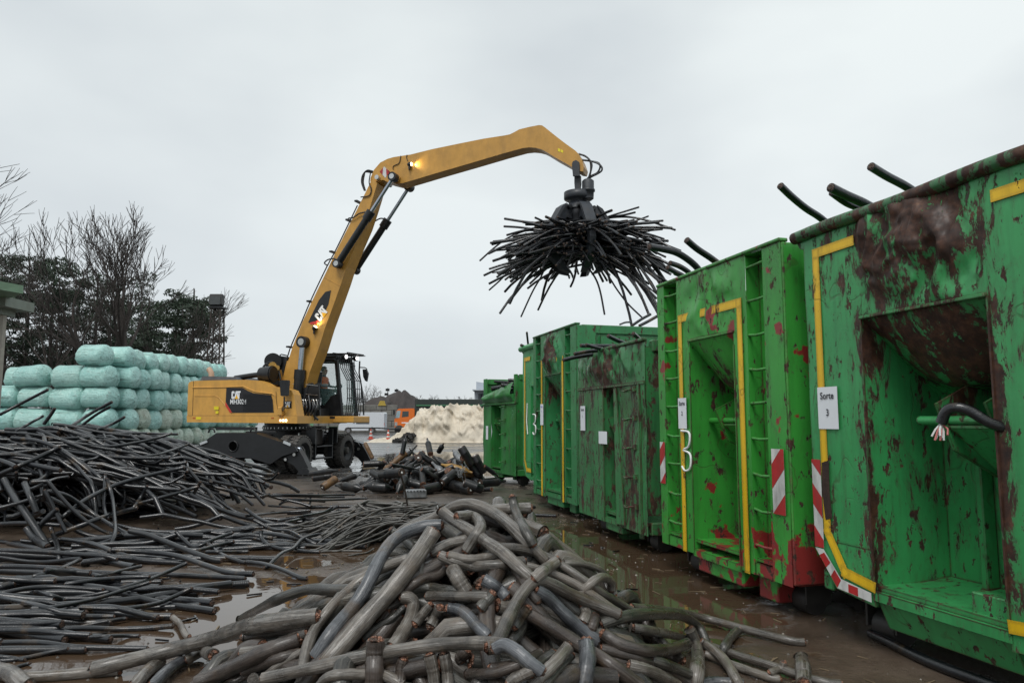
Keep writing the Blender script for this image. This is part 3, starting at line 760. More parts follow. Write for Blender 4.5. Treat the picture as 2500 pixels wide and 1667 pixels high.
def cat_logo(org, xd, yd, h, parent, lift=.0):
    """three bold letters with the yellow triangle over the middle one"""
    xd = Vector(xd).normalized(); yd = Vector(yd).normalized(); n = xd.cross(yd)
    def add(mb, polys, k):
        for p in polys: mb.add([Vector(org)+xd*x*h+yd*y*h+n*(lift+k) for x, y in p], [list(range(len(p)))])
    m = MB()
    add(m, [[(0, .12), (.10, 0), (.10, 1), (0, .88)], [(.10, 0), (.20, 0), (.20, 1), (.10, 1)], [(.20, .78), (.45, .78), (.45, .88), (.36, 1), (.20, 1)], [(.30, .64), (.45, .64), (.45, .78), (.30, .78)],
            [(.20, 0), (.36, 0), (.46, .12), (.46, .22), (.20, .22)], [(.30, .22), (.46, .22), (.46, .36), (.30, .36)]], 0)
    add(m, [[(.46, 0), (.66, 0), (.86, 1), (.64, 1)], [(.98, .0), (1.16, 0), (.92, 1), (.72, 1)]], .0005)
    add(m, [[(.90, .80), (1.42, .80), (1.42, 1), (.90, 1)], [(1.08, 0), (1.27, 0), (1.27, .8), (1.08, .8)]], .001)
    o = m.build('lettering', WHT, parent)
    m = MB(); add(m, [[(.50, 0), (1.12, 0), (.81, .52)]], .003); m.build('logo_triangle', TRI, o if parent is None else parent)
# lettering along the boom, reads upwards
a = pl(*z3(432, 1250), DB); b = pl(*z3(500, 1158), DB); xd = (b-a).normalized(); yd = LD.cross(xd)*1
if yd.dot(HD) > 0: yd = -yd
cat_logo(a+(xd*0)-LD*.016+yd*-.24, xd, yd, .30, nb)

# ---------- cylinders (near one traced, far one mirrored)
def jack(base, top, rb, rr, frac, name='hydraulic_cylinder', glandr=1.35, eye=.12, parent=None, lab=None):
    base = Vector(base); top = Vector(top); d = top-base; g = base+d*frac
    m = MB(); m.cyl(base+d.normalized()*.05, g, rb, 18); m.cyl(g-d.normalized()*.26, g+d.normalized()*.03, rb*glandr, 14); m.cyl(base-LD*.10, base+LD*.10, eye, 18)
    o = part(name, m, BLK)
    r = MB(); r.cyl(g, top, rr, 14); r.build('rod', CHR, o)
    e = MB(); e.cyl(top-LD*.11, top+LD*.11, eye*1.05, 20); e.build('rod_eye', BLK, o)
    f = MB(); f.cyl(top-LD*.112, top-LD*.122, eye*.62, 16); f.cyl(base-LD*.102, base-LD*.112, eye*.62, 16); f.build('pin_cap', SIL, o)
    return o
def mirror(p, d0):
    p = Vector(p); return p-LD*(2*d0)
for s_ in (0, 1):
    a = pl(*z3(568, 922), -.50); b = pl(*z3(912, 387), -.50)
    if s_: a, b = mirror(a, -.50), mirror(b, -.50)
    jack(a, b, .105, .055, .60, eye=.13)
    a = pl(*z2(1345, 640), -.44); b = pl(*z2(1402, 62), -.44)
    if s_: a, b = mirror(a, -.44), mirror(b, -.44)
    jack(a, b, .155, .085, .50, glandr=1.12, eye=.17)
# hoses and lines
def hose(name, pts, d, r, parent, mat=None, world=False):
    P = [Vector(p) if world else pl(p[0], p[1], p[2] if len(p) > 2 else d) for p in pts]
    m = MB(); m.tube([tuple(x) for x in catmull(P, 26)], r, 7); m.build(name, mat or HOSE, parent)
for k in range(3):
    e = 5*k
    hose('hose', [z3(785, 350+e), z3(750-e, 345+e), z3(722+e, 375), z3(716+e, 420), z3(733+e*.6, 470)], -.1+.1*k, .022, bo)
hose('hose', [z3(770, 360), z3(762, 420), z3(775, 460), z3(762, 500), z3(710, 510)], -.36, .018, bo)
hose('hose', [z3(635, 640), z3(665, 635), z3(700, 612), z3(750, 600)], -.40, .022, bo)
hose('hose', [z3(500, 930), z3(486, 915), z3(510, 895), z3(550, 890), z3(565, 905)], -.42, .022, bo)
hose('hose', [z3(795, 660), z3(830, 642), z3(860, 645)], .42, .022, bo)
for k in range(2):
    hose('pipe_run', [z3(690, 560), z3(560, 828), z3(500, 940), z3(400, 1150), z3(345, 1280), z3(275, 1440), (z2(1240, 230)), (z2(1185, 430))], -.24+.16*k, .020, bo, SIL if k else HOSE)
m = MB()
for q in ((695, 540), (640, 655), (540, 850), (400, 1155), (275, 1435)): p = pl(*z3(*q), -.15); m.box(tuple(p), (.10, .3, .05), rot=Matrix.Rotation(-PH, 3, 'Z'))
m.build('pipe_clamp', BLK, bo)
hose('cable_run', [z4(308, 395), z4(290, 465), z4(235, 495), z4(238, 545), z4(225, 575)], DS-.02, .012, st)
hose('cable_run', [z4(368, 385), z4(362, 410), z4(375, 445)], DS-.02, .012, st)

# ---------- lamps
def worklamp(px, d, aim, parent, mat, r=.07, energy=0, warm=True):
    p = pl(*px, d)-LD*.06; aim = Vector(aim).normalized()
    m = MB(); m.lathe(p-aim*.10, p+aim*.02, [(0, r*.6), (.5, r), (1, r)], 14); m.box(tuple(p-aim*.05-ZV*.11), (.04, .10, .10)); o = m.build('work_lamp', BLK, parent)
    m = MB(); m.lathe(p+aim*.015, p+aim*.05, [(0, r*.9), (.6, r*.7), (1, r*.3)], 14); m.build('lamp_lens', mat, o)
    if energy:
        l = bpy.data.lights.new('lamp_glow', 'SPOT'); l.energy = energy; l.spot_size = R(100); l.spot_blend = .9; l.shadow_soft_size = .04; l.color = (1, .83, .45) if warm else (1, 1, 1)
        lo = bpy.data.objects.new('lamp_glow', l); COL.objects.link(lo); lo.location = p+aim*.07; lo.rotation_euler = (-Vector(aim+LD*.25)).to_track_quat('Z', 'Y').to_euler()
xd = (pl(*z3(520, 1170), DB)-pl(*z3(435, 1315), DB)).normalized()
worklamp(z3(435, 1315), DB, xd, bo, LAMPW, .075, 14)
xd = (pl(*z4(600, 455), DS)-pl(*z4(410, 480), DS)).normalized()
worklamp(z4(412, 482), DS, xd, st, LAMPW, .07, 14)

# ---------- upper body
SN = -1.30
house = [z2(*p) for p in [(236, 803), (240, 640), (245, 495), (252, 470), (275, 457), (310, 451), (560, 445), (830, 441), (930, 447), (985, 462), (1020, 480), (1060, 506), (1100, 512), (1240, 533), (1285, 548), (1308, 590), (1343, 803)]]
m = MB(); P = [pl(x, y, SN) for x, y in house]; m.prism(P, LD*.34); hood = part('side_hood', m, YEL)
m = MB(); tl = (P[0]-C0).dot(HD)
hh = P[6].z
m.prism([U(tl+.02, SN+.85, 1.62), U(-.35, SN+.85, 1.62), U(-.35, SN+.85, hh-.10), U(tl+.12, SN+.85, hh-.06), U(tl+.02, SN+.85, hh-.2)], LD*1.72); part('engine_hood', m, YEL)
tdk = (pl(*z2(1880, 850), .28)-C0).dot(HD)-.98
m = MB(); m.prism([pl(*z2(u, v), SN-.02) for u, v in [(230, 803), (1345, 803), (1345, 880), (232, 868)]], LD*2.6); m.box(tuple(U(tdk, .98, 1.53)), (1.9, .98, .20), rot=Matrix.Rotation(-PH, 3, 'Z'), bev=.02)
part('deck_frame', m, YEL)
m = MB()   # panel gaps
for a, b in (((300, 452), (290, 800)), ((250, 802), (1343, 803)), ((1130, 560), (1150, 800)), ((1125, 805), (1128, 872)), ((1128, 808), (1343, 806))):
    m.bar(pl(*z2(*a), SN)-LD*.004, pl(*z2(*b), SN)-LD*.004, .012, .006, up=tuple(LD))
m.build('panel_gap', BLK, hood)
m = MB()   # pressed ledge along the top of the hood
pts = [(290, 520), (560, 517), (800, 508), (860, 535), (920, 560), (1095, 582), (1120, 600), (1150, 790)]
for i in range(len(pts)-1): m.bar(pl(*z2(*pts[i]), SN)-LD*.01, pl(*z2(*pts[i+1]), SN)-LD*.01, .03, .03, up=tuple(LD), bev=.008)
pts = [(310, 604), (520, 604), (560, 625), (680, 780)]
for i in range(len(pts)-1): m.bar(pl(*z2(*pts[i]), SN)-LD*.004, pl(*z2(*pts[i+1]), SN)-LD*.004, .022, .018, up=tuple(LD), bev=.005)
m.build('pressed_ledge', YEL, hood)
m = MB(); quadp([z2(*p) for p in [(633, 522), (795, 522), (850, 552), (905, 575), (1082, 598), (1098, 640), (1108, 770), (690, 772), (625, 662)]], SN, .012, m); gr = m.build('side_grille', GRL, hood)
m = MB()
for i in range(14):
    v = 585+i*13; m.bar(pl(*z2(800, v), SN)-LD*.02, pl(*z2(1090, v), SN)-LD*.02, .012, .01, up=tuple(LD))
m.build('grille_slats', GRL, gr)
m = MB(); quadp([z2(*p) for p in [(624, 664), (690, 772), (668, 772), (622, 700)]], SN, .016, m); m.build('red_flash', REDT, gr)
a = pl(*z2(684, 634), SN)-LD*.016; cat_logo(a, HD, ZV, (pl(*z2(684, 556), SN)-a).z, gr)
m = MB(); put_text(m, 'MH3024', pl(*z2(669, 685), SN)-LD*.018, HD, ZV, .20, .003, .86); m.build('lettering', WHT, gr)
m = MB(); quadp([z2(*p) for p in [(1205, 656), (1290, 656), (1288, 726), (1205, 724)]], SN, .01, m); q2 = m.build('badge', BLK, hood)
a = pl(*z2(1213, 717), SN)-LD*.014; cat_logo(a, HD, ZV, (pl(*z2(1213, 664), SN)-a).z, q2)
m = MB()
for q in ([(512, 708), (558, 708), (558, 743), (512, 743)], [(527, 754), (556, 754), (556, 782), (527, 782)], [(332, 814), (382, 814), (382, 840), (332, 840)]): quadp([z2(*p) for p in q], SN, .028, m)
m.build('sticker', STK, hood)
m = MB()
for u in (305, 1095): quadp([z2(u-14, 818), z2(u+14, 818), z2(u+14, 834), z2(u-14, 834)], SN-.02, .004, m)
m.build('side_reflector', m_plain('amber', (.45, .12, .02), .3), hood)
m = MB(); m.prism([pl(*z2(u, v), SN+.3) for u, v in [(365, 446), (390, 405), (720, 412), (740, 442)]], LD*1.4); part('hood_vent', m, m_plain('vent_grey', (.09, .10, .115), .5))
m = MB(); m.tube([tuple(pl(*z2(u, v), .2)) for u, v in ((480, 410), (478, 375), (462, 345), (450, 332))], .09, 12, capmi=0); part('exhaust_pipe', m, m_plain('tan_pipe', (.5, .33, .22), .5))
m = MB(); m.prism([pl(*z2(u, v), SN+.12) for u, v in [(965, 463), (1015, 466), (1045, 500), (1000, 500)]], LD*.02-ZV*.0); m.build('hood_scoop', BLK, hood)
# mirror on the near side
m = MB(); m.bar(pl(*z2(1213, 700), -1.5), pl(*z2(1213, 610), -1.5), .035); m.bar(pl(*z2(1190, 755), -1.36), pl(*z2(1215, 705), -1.5), .06); mr = part('side_mirror', m, BLK)
m = MB(); m.prism([pl(*z2(u, v), -1.55) for u, v in [(1165, 450), (1175, 444), (1240, 444), (1250, 452), (1238, 598), (1225, 605), (1185, 605), (1175, 598)]], LD*.10); m.build('mirror_shell', BLK, mr)
m = MB(); m.box(tuple(pl(*z2(1178, 757), -1.36)), (.16, .14, .26), rot=Matrix.Rotation(-PH, 3, 'Z'), bev=.02); m.build('mirror_bracket', YEL, mr)
# deck lamps
for u, mt in ((1175, LAMPO), (1203, LAMPW), (1230, LAMPW)):
    m = MB(); p = pl(*z2(u, 851), SN-.02); m.lathe(p, p-LD*.03, [(0, .038), (.6, .034), (1, .015)], 14); part('deck_lamp', m, mt)
# engine-side clutter: air cleaner, tank, valves
m = MB(); m.cyl(pl(*z2(985, 390), -.75), pl(*z2(1110, 385), -.75), .23, 20); m.cyl(pl(*z2(1040, 390), -.75), pl(*z2(1100, 385), -.75), .26, 20); m.tube([tuple(x) for x in catmull([pl(*z2(720, 425), -.7), pl(*z2(800, 412), -.7), pl(*z2(900, 397), -.7), pl(*z2(990, 388), -.7)], 12)], .085, 10); part('air_cleaner', m, BLK)
m = MB(); m.prism([pl(*z2(u, v), -.1) for u, v in [(1025, 250), (1025, 205), (1060, 200), (1095, 190), (1150, 200), (1235, 210), (1200, 500), (1060, 500), (1050, 300)]], LD*.9); part('radiator_housing', m, BLK)
m = MB(); m.cyl(pl(*z2(1098, 255), -.2), pl(*z2(1098, 255), -.32), .26, 22); m.cyl(pl(*z2(1098, 255), -.3), pl(*z2(1098, 255), -.36), .05, 12, 0); part('hose_drum', m, BLK)
m = MB(); m.cyl(pl(*z2(1095, 300), -.45), pl(*z2(1095, 300), -.6), .12, 14); m.cyl(pl(*z2(1140, 320), -.45), pl(*z2(1140, 320), -.6), .08, 14); m.prism([pl(*z2(u, v), -.42) for u, v in [(1110, 330), (1165, 340), (1190, 470), (1130, 440)]], LD*.1); part('valve_block', m, m_plain('brass_valve', (.5, .30, .08), .35, metal=.5))
m = MB()
for a in ([(985, 350), (1010, 300), (1050, 270), (1100, 262)], [(1000, 330), (1030, 285), (1080, 300)], [(1150, 330), (1170, 400), (1175, 440)]): m.tube([tuple(x) for x in catmull([pl(*z2(*q), -.5) for q in a], 12)], .03, 7)
part('engine_hose', m, HOSE)
m = MB()
for d_ in (-.05, .6):
    m.tube([tuple(pl(*z2(u, v), d_)) for u, v in ((1168, 260), (1172, 190), (1185, 186), (1240, 198))], .022, 6)
for i in range(4): m.bar(pl(*z2(1172, 210+i*14), -.05), pl(*z2(1238, 215+i*14), -.05), .02)
part('guard_rail', m, BLK)
# boom foot bay between the hood and the cab
m = MB(); m.prism([pl(*z2(u, v), -.40) for u, v in [(1310, 560), (1560, 470), (1570, 800), (1345, 850)]], LD*.05); m.box(tuple(U(.55, 0, 1.72)), (1.3, .9, .3), rot=Matrix.Rotation(-PH, 3, 'Z')); part('boom_bracket', m, BLK)
for k, u in enumerate((1395, 1420, 1500, 1530, 1548)):
    m = MB(); m.tube([tuple(x) for x in catmull([pl(*z2(u-25, 820), -.46), pl(*z2(u-30, 700), -.50), pl(*z2(u, 635), -.52), pl(*z2(u+18, 690), -.52), pl(*z2(u+20, 740), -.48)], 16)], .015, 7); part('bright_hose', m, SIL if k != 4 else HOSE)
for k in range(6):
    u = 1360+k*33; m = MB(); m.tube([tuple(x) for x in catmull([pl(*z2(u, 600+(k % 3)*40), -.44), pl(*z2(u+15, 720), -.56), pl(*z2(u-10, 800), -.54), pl(*z2(u+30, 845), -.46)], 16)], .034, 7); part('bay_hose', m, HOSE)
m = MB()
for u, v, r in ((1375, 690, .12), (1400, 720, .10), (1460, 815, .13), (1390, 810, .12)): m.cyl(pl(*z2(u, v), -.42), pl(*z2(u, v), -.48), r, 16)
part('swivel_coupling', m, m_plain('yellow_fitting', (.45, .26, .05), .4))
m = MB()
for v in (483, 580, 640): m.bar(pl(*z2(1297, v), -.45), pl(*z2(1395, v+12), -.45), .02, .012); m.bar(pl(*z2(1430, v+5), -.42), pl(*z2(1552, v+18), -.42), .02, .012)
part('hose_strap', m, SIL)
m = MB()
for k, d_ in enumerate((-.38, -.30, .30)):
    m.tube([tuple(x) for x in catmull([pl(*z2(1400+k*12, 700), d_), pl(*z2(1425+k*18, 600), d_), pl(*z2(1450+k*25, 520), d_), pl(*z2(1475+k*25, 480), d_)], 12)], .05, 8)
part('hose_bundle', m, HOSE)

# ---------- cab on the far side
CN, CF = .64, 1.50
cz0 = pl(*z6(1560, 1240), CN).z; cab = MB()
def cp(u, v, d): return pl(*z6(u, v), d)
cabq = {'rb': (860, 1240), 'rt': (900, 330), 'pb': (1250, 1250), 'pt': (1200, 330), 'fb': (1570, 1260), 'ft': (1490, 330)}
rows = []
for d in (CN, CF):
    # posts (their lateral copies share t and z)
    def W(name, dd=d):
        p = cp(*cabq[name], CN); t = (p-C0).dot(HD); return U(t, dd, p.z)
    cab.bar(W('rb'), W('rt'), .12, .10, up=tuple(LD), bev=.02); cab.bar(W('fb'), W('ft'), .13, .10, up=tuple(LD), bev=.02)
    cab.bar(W('rb'), W('fb'), .12, .08, bev=.02); cab.bar(W('rt'), W('ft'), .16, .10, bev=.02)
tr = (cp(*cabq['rt'], CN)-C0).dot(HD); tf = (cp(*cabq['ft'], CN)-C0).dot(HD); ztop = cp(*cabq['ft'], CN).z
tfb = (cp(*cabq['fb'], CN)-C0).dot(HD); trb = (cp(*cabq['rb'], CN)-C0).dot(HD)
cab.prism([U(trb, CN-.02, cz0), U(tfb-.04, CN-.02, cz0), U(tfb-.06, CN-.02, cz0+.72), U(tfb-.38, CN-.02, cz0+.62), U(tfb-.62, CN-.02, cz0+.34), U(trb, CN-.02, cz0+.34)], LD*.03)
cab.box(tuple(U((trb+tfb)/2, (CN+CF)/2, cz0-.02)), (tfb-trb, CF-CN, .10), rot=Matrix.Rotation(-PH, 3, 'Z'), bev=.02)
cb = part('cab', cab, BLK)
m = MB(); rot = Matrix.Rotation(-PH, 3, 'Z')
m.box(tuple(U((tr+tf)/2, (CN+CF)/2, ztop+.09)), (tf-tr+.06, CF-CN+.1, .12), rot=rot, bev=.03)
m.build('cab_roof', BLK, cb)
m = MB()
for i in range(9): m.bar(U(tr-.1, CN-.02+i*.13, ztop+.24), U(tf+.42, CN-.02+i*.13, ztop+.20), .025)
for t_ in (tr-.1, tr+.5, tf-.1, tf+.42): m.bar(U(t_, CN-.05, ztop+.225), U(t_, CF+.05, ztop+.225), .05, .03)
for t_ in (tr, tf): m.bar(U(t_, CN, ztop+.1), U(t_, CN, ztop+.22), .04); m.bar(U(t_, CF, ztop+.1), U(t_, CF, ztop+.22), .04)
m.build('roof_guard', BLK, cb)
# glazing
for d in (CN+.01, CF-.01):
    m = MB(); m.prism([U(trb+.06, d, cz0+.3), U(tfb-.05, d, cz0+.3), U(tf-.04, d, ztop-.05), U(tr+.05, d, ztop-.05)], LD*.008); m.build('side_window', GLS, cb)
m = MB(); m.prism([U(tfb+.01, CN+.05, cz0+.1), U(tfb+.01, CF-.05, cz0+.1), U(tf+.01, CF-.05, ztop-.04), U(tf+.01, CN+.05, ztop-.04)], HD*.008); m.build('windscreen', GLS, cb)
m = MB(); m.prism([U(trb+.02, CN+.05, cz0+.7), U(trb+.02, CF-.05, cz0+.7), U(tr+.02, CF-.05, ztop-.04), U(tr+.02, CN+.05, ztop-.04)], HD*.008); m.build('rear_window', GLS, cb)
m = MB()   # bar guard in front of the windscreen
for i in range(8):
    d = CN+.02+(CF-CN-.04)*i/7; m.tube([tuple(U(tf+.10, d, ztop+.12)), tuple(U(tf+.15, d, ztop-.25)), tuple(U(tfb+.16, d, cz0+1.1)), tuple(U(tfb+.19, d, cz0+.55)), tuple(U(tfb+.14, d, cz0))], .016, 6)
for z_, t_ in ((.05, tfb+.14), (.55, tfb+.19), (.85, tfb+.175), (1.12, tfb+.16), (1.62, tf+.15), (1.95, tf+.11)): m.bar(U(t_, CN, cz0+z_), U(t_, CF, cz0+z_), .022)
m.build('window_guard', BLK, cb)
m = MB(); hp_ = cp(1285, 505, 1.03); ts = (hp_-C0).dot(HD); zs = hp_.z-.72; m.box(tuple(U(ts+.1, 1.03, zs-.09)), (.5, .5, .14), rot=rot, bev=.04); m.bar(U(ts+.1, 1.03, cz0), U(ts+.1, 1.03, zs-.1), .25); m.box(tuple(U(ts-.24, 1.03, zs+.28)), (.12, .46, .7), rot=rot, bev=.05); m.box(tuple(U(ts-.26, 1.03, zs+.72)), (.08, .24, .18), rot=rot, bev=.04); m.build('seat', BLK, cb)
m = MB(); m.bar(U(tfb-.30, 1.05, cz0), U(tfb-.40, 1.05, cz0+.9), .09); m.tube([tuple(U(tfb-.40+.05*math.cos(a), 1.05+.17*math.sin(a), cz0+.92+.09*math.cos(a))) for a in np.linspace(0, 6.28, 18)], .018, 6); m.build('steering_column', BLK, cb)
for sg, u in ((0, 1630), (1, 1860)):
    p = U(tf+.22, CN+.12 if sg == 0 else CF-.10, ztop+.11); m = MB(); m.lathe(p-ZV*.0+HD*-.1, p+HD*.05, [(0, .05), (.5, .09), (1, .09)], 14); o = m.build('cab_lamp', BLK, cb)
    m = MB(); m.lathe(p+HD*.05, p+HD*.09, [(0, .055), (.6, .05), (1, .02)], 12); m.build('lamp_lens', LAMP, o)
m = MB()
m.tube([tuple(cp(u, v, CF+.1)) for u, v in ((1870, 345), (1865, 440), (1860, 540), (1905, 800), (1925, 1000), (1935, 1230))], .028, 6)
m.tube([tuple(cp(u, v, CF+.1)) for u, v in ((1870, 448), (1955, 452), (1985, 470), (1990, 560))], .018, 6); mm = m.build('mirror_arm', BLK, cb)
m = MB(); m.prism([cp(u, v, CF+.06) for u, v in [(1915, 480), (1970, 478), (2000, 545), (1992, 600), (1978, 680), (1955, 665), (1925, 600)]], LD*.08); m.build('mirror_shell', BLK, mm)
for u, v, mt in ((1775, 1320, LAMPO), (1822, 1305, LAMPW), (1860, 1330, LAMPO)):
    m = MB(); p = cp(u, v, CF+.02); m.lathe(p+LD*.04, p-LD*.03, [(0, .032), (.6, .032), (1, .015)], 12); part('deck_lamp', m, mt)
m = MB(); m.box(tuple(cp(1420, 1272, .20)), (.18, .02, .07), rot=rot); part('deck_plate', m, BLK)

# ---------- undercarriage
AU = Vector((.223, .975, 0)).normalized(); AR = Vector((.975, -.223, 0)).normalized()
def G(a, b, z): return C0+AU*a+AR*b+ZV*z
um = Matrix((AR, AU, ZV)).transposed()     # x = across, y = along
def ub(mb, a, b, z, da, db, dz, bev=.02): mb.box(tuple(G(a, b, z)), (db, da, dz), rot=um, bev=bev)
m = MB(); ub(m, 0, 0, .98, 3.0, 1.0, .42); ub(m, 0, 0, .72, 2.2, .6, .3); ub(m, 1.9, 0, .9, .9, .8, .34); ub(m, -1.7, 0, .95, .8, .8, .34)
m.cyl(G(0, 0, 1.16), G(0, 0, 1.34), .72, 40)
ch = part('undercarriage', m, BLK)
m = MB(); m.cyl(G(0, 0, 1.33), G(0, 0, 1.46), .68, 40); m.build('slew_ring', BLK, ch)
m = MB()
for k in range(36): a = k*math.pi/18; p = G(.73*math.cos(a), .73*math.sin(a), 1.27); m.box(tuple(p), (.03, .03, .05))
m.build('ring_bolts', SIL, ch)
for a in (-1.435, 1.435):
    m = MB(); m.cyl(G(a, -1.0, .53), G(a, 1.0, .53), .14, 14); m.lathe(G(a, -.3, .53), G(a, .3, .53), [(0, .14), (.3, .28), (.7, .28), (1, .14)], 16); m.build('axle', BLK, ch)
    for sg in (-1, 1):
        wo = MB(); wo.cyl(G(a, sg*.85, .53), G(a, sg*1.36, .53), .10, 14); w = part('wheel', wo, BLK)
        for k, b0 in enumerate((.78, 1.12)):
            b1 = b0+.27; t = MB(); pr = [(0, .34), (.02, .46), (.14, .515), (.30, .53), (.70, .53), (.86, .515), (.98, .46), (1, .34)]
            t.lathe(G(a, sg*b0, .53), G(a, sg*b1, .53), pr, 40); del t.f[-2:]; del t.m[-2:]; del t.sm[-2:]
            # lugs
            for q in range(26):
                an = q*2*math.pi/26; c_, s_ = math.cos(an), math.sin(an)
                for h in (0, 1):
                    an2 = an+h*.12; c2, s2 = math.cos(an2), math.sin(an2)
                    p = G(a+.528*c2, sg*(b0+.07+.13*h), .53+.528*s2)
                    mt = um @ Matrix.Rotation(an2, 3, 'X') @ Matrix.Rotation(.35*(1 if h else -1), 3, 'Y')
                    # radial direction lies in the along/up plane
                    mt = Matrix((AR, AU*c2+ZV*s2, -AU*s2+ZV*c2)).transposed()
                    t.box(tuple(p), (.115, .035, .075), rot=mt)
            t.build('tyre', RUB, w)
            r = MB(); r.lathe(G(a, sg*(b0+.03), .53), G(a, sg*(b1-.02), .53), [(.3, .33), (.9, .335), (1, .35), (1, .315), (.45, .28), (.40, .13), (.75, .12), (.8, .09)], 28); r.build('rim', BLK, w)
        r = MB(); r.lathe(G(a, sg*1.3, .53), G(a, sg*1.40, .53), [(0, .12), (.8, .11), (1, .08)], 18); r.build('hub', RUB, w)
        m = MB()
        for k in range(9):
            aa = R(38+k*13); m.box(tuple(G(a+.60*math.cos(aa), sg*1.08, .53+.62*math.sin(aa))), (.62, .15, .02), rot=Matrix((AR, -AU*math.sin(aa)+ZV*math.cos(aa), AU*math.cos(aa)+ZV*math.sin(aa))).transposed())
# steps and tool box on the side facing the wheels' outer faces
m = MB(); ub(m, 0, .85, .98, .85, .30, .46); ub(m, .0, 1.0, 1.24, 1.55, .35, .04, .005)
m.build('tool_box', m_plain('brown_box', (.035, .028, .024), .5, var=.3), ch)
m = MB()
for z_ in (.72, .36): ub(m, 0, 1.22, z_, 1.05, .16, .04, .008)
for a in (-.55, .55): ub(m, a, 1.2, .78, .05, .16, .92, .008)
ub(m, .72, 1.2, 1.05, .05, .3, .5, .01); ub(m, -.72, 1.2, 1.05, .05, .3, .5, .01)
m.build('side_steps', BLK, ch)
m = MB(); m.tube([tuple(G(-1.0, .95, 1.12)), tuple(G(-1.0, .97, .92)), tuple(G(-1.02, .94, .78))], .02, 6); m.build('grease_line', SIL, ch)
def outrigger(a0, sgn):
    # crossbeam with pentagon plates and hole, seen end on
    zz = [z2(*p) for p in [(205, 1200), (530, 975), (905, 975), (1130, 1058), (1320, 1115), (1345, 1160), (1190, 1210), (1070, 1290), (980, 1262), (850, 1222), (380, 1238), (300, 1272)]]
    o = G(a0, 0, 0)
    P = []
    for x, y in zz:
        r = ray(x, y); oo = G(-2.25, 0, 0); k = (oo-CAMP).dot(AU)/r.dot(AU); q = CAMP+r*k; P.append(((q-oo).dot(AR), q.z))
    if sgn > 0: P = [(x*.97, z) for x, z in P]
    m = MB(); m.prism([G(a0, x, z) for x, z in P], AU*.05); m.prism([G(a0+.40, x, z) for x, z in P], AU*.05)
    cx = sum(x for x, z in P[1:3])/2
    top = [P[i] for i in (0, 1, 2, 4)]
    for i in range(3): m.prism([G(a0+.02, *top[i]), G(a0+.02, *top[i+1]), G(a0+.43, *top[i+1]), G(a0+.43, *top[i])], ZV*-.03)
    ob = part('outrigger_beam', m, BLK)
    m = MB(); q = ray(*z2(700, 1110)); kk = (G(-2.25, 0, 0)-CAMP).dot(AU)/q.dot(AU); hp = CAMP+q*kk; hx, hz = (hp-G(-2.25, 0, 0)).dot(AR), hp.z
    m.tube([tuple(G(a0-.012, hx+.145*math.cos(t), hz+.145*math.sin(t))) for t in np.linspace(0, 2*math.pi, 25)], .022, 6)
    m.build('hole_ring', BLK, ob)
    m = MB(); m.cyl(G(a0-.006, hx, hz), G(a0-.012, hx, hz), .135, 24); m.build('hole_shade', m_plain('hole_shade_black', (.002, .002, .002), .9, spec=0.), ob)  # black disc on the solid plate paints in the shade of an opening
    for s_ in (-1, 1):
        m = MB(); xx = s_*1.62; z0 = .55
        m.prism([G(a0+.12, s_*1.00, .72), G(a0+.12, s_*1.55, .74), G(a0+.12, s_*1.72, .50), G(a0+.12, s_*1.98, .05), G(a0+.12, s_*1.66, .03), G(a0+.12, s_*1.45, .26), G(a0+.12, s_*1.1, .42)], AU*.24)
        m.cyl(G(a0+.10, s_*1.48, .56), G(a0+.40, s_*1.48, .56), .06, 12)
        lg = m.build('outrigger_leg', BLK, ob)
        m = MB(); m.prism([G(a0-.02, s_*1.62, .02), G(a0-.02, s_*2.08, .02), G(a0-.02, s_*1.94, .20), G(a0-.02, s_*1.74, .20)], AU*.5); m.build('foot_pad', BLK, lg)
        m = MB(); m.cyl(G(a0+.09, s_*1.48, .56), G(a0+.06, s_*1.48, .56), .045, 12); m.cyl(G(a0+.09, s_*1.22, .42), G(a0+.06, s_*1.22, .42), .04, 12); m.build('pin_cap', SIL, lg)
        m = MB(); m.cyl(G(a0+.2, s_*.95, .86), G(a0+.2, s_*1.6, .70), .055, 12); m.build('leg_cylinder', CHR, lg)
        m = MB(); m.bar(G(a0-.03, s_*1.20, .93-.02), G(a0-.03, s_*1.42, .85-.02), .03, .07); m.build('clear_cover', m_plain('pale_plate', (.45, .48, .5), .3), ob)
    for x in (-.78, .55):
        m = MB(); m.tube([tuple(G(a0+.1+.0*t, hx+x+.10*math.cos(t), P[1][1]+.10*math.sin(t)*1.2)) for t in np.linspace(0, math.pi, 12)], .025, 6); m.build('lifting_eye', BLK, ob)
    m = MB(); m.bar(G(a0+.2, hx-.70, P[1][1]+.12), G(a0+.2, hx+.6, P[1][1]+.12), .05, .09); m.build('top_bar', BLK, ob)
outrigger(-2.25, -1); outrigger(1.95, 1)

# ---------- grapple
def gz(u, v): return (1360+u/7.13, 380+v/7.13)
def gp(u, v, d=0.): return pl(*gz(u, v), d)
m = MB()
for d_ in (-.30, .22):
    m.prism([gp(u, v, d_) for u, v in [(258, 150), (275, 100), (330, 78), (380, 110), (390, 160), (388, 350), (275, 355)]], LD*.07)
m.prism([gp(u, v, -.16) for u, v in [(300, 345), (405, 345), (410, 480), (395, 610), (310, 610), (300, 480)]], LD*.10)
m.prism([gp(u, v, .06) for u, v in [(300, 345), (405, 345), (410, 480), (395, 610), (310, 610), (300, 480)]], LD*.10)
gr_ = part('grapple', m, GRY)
c0 = gp(370, 640); cz = ZV
m = MB(); m.lathe(c0+cz*.05, c0-cz*.50, [(0, .20), (.08, .22), (.12, .40), (.45, .40), (.5, .36), (.55, .18), (.62, .26), (1, .34)], 28); m.build('rotator', GRY, gr_)
mp_ = gp(555, 600)
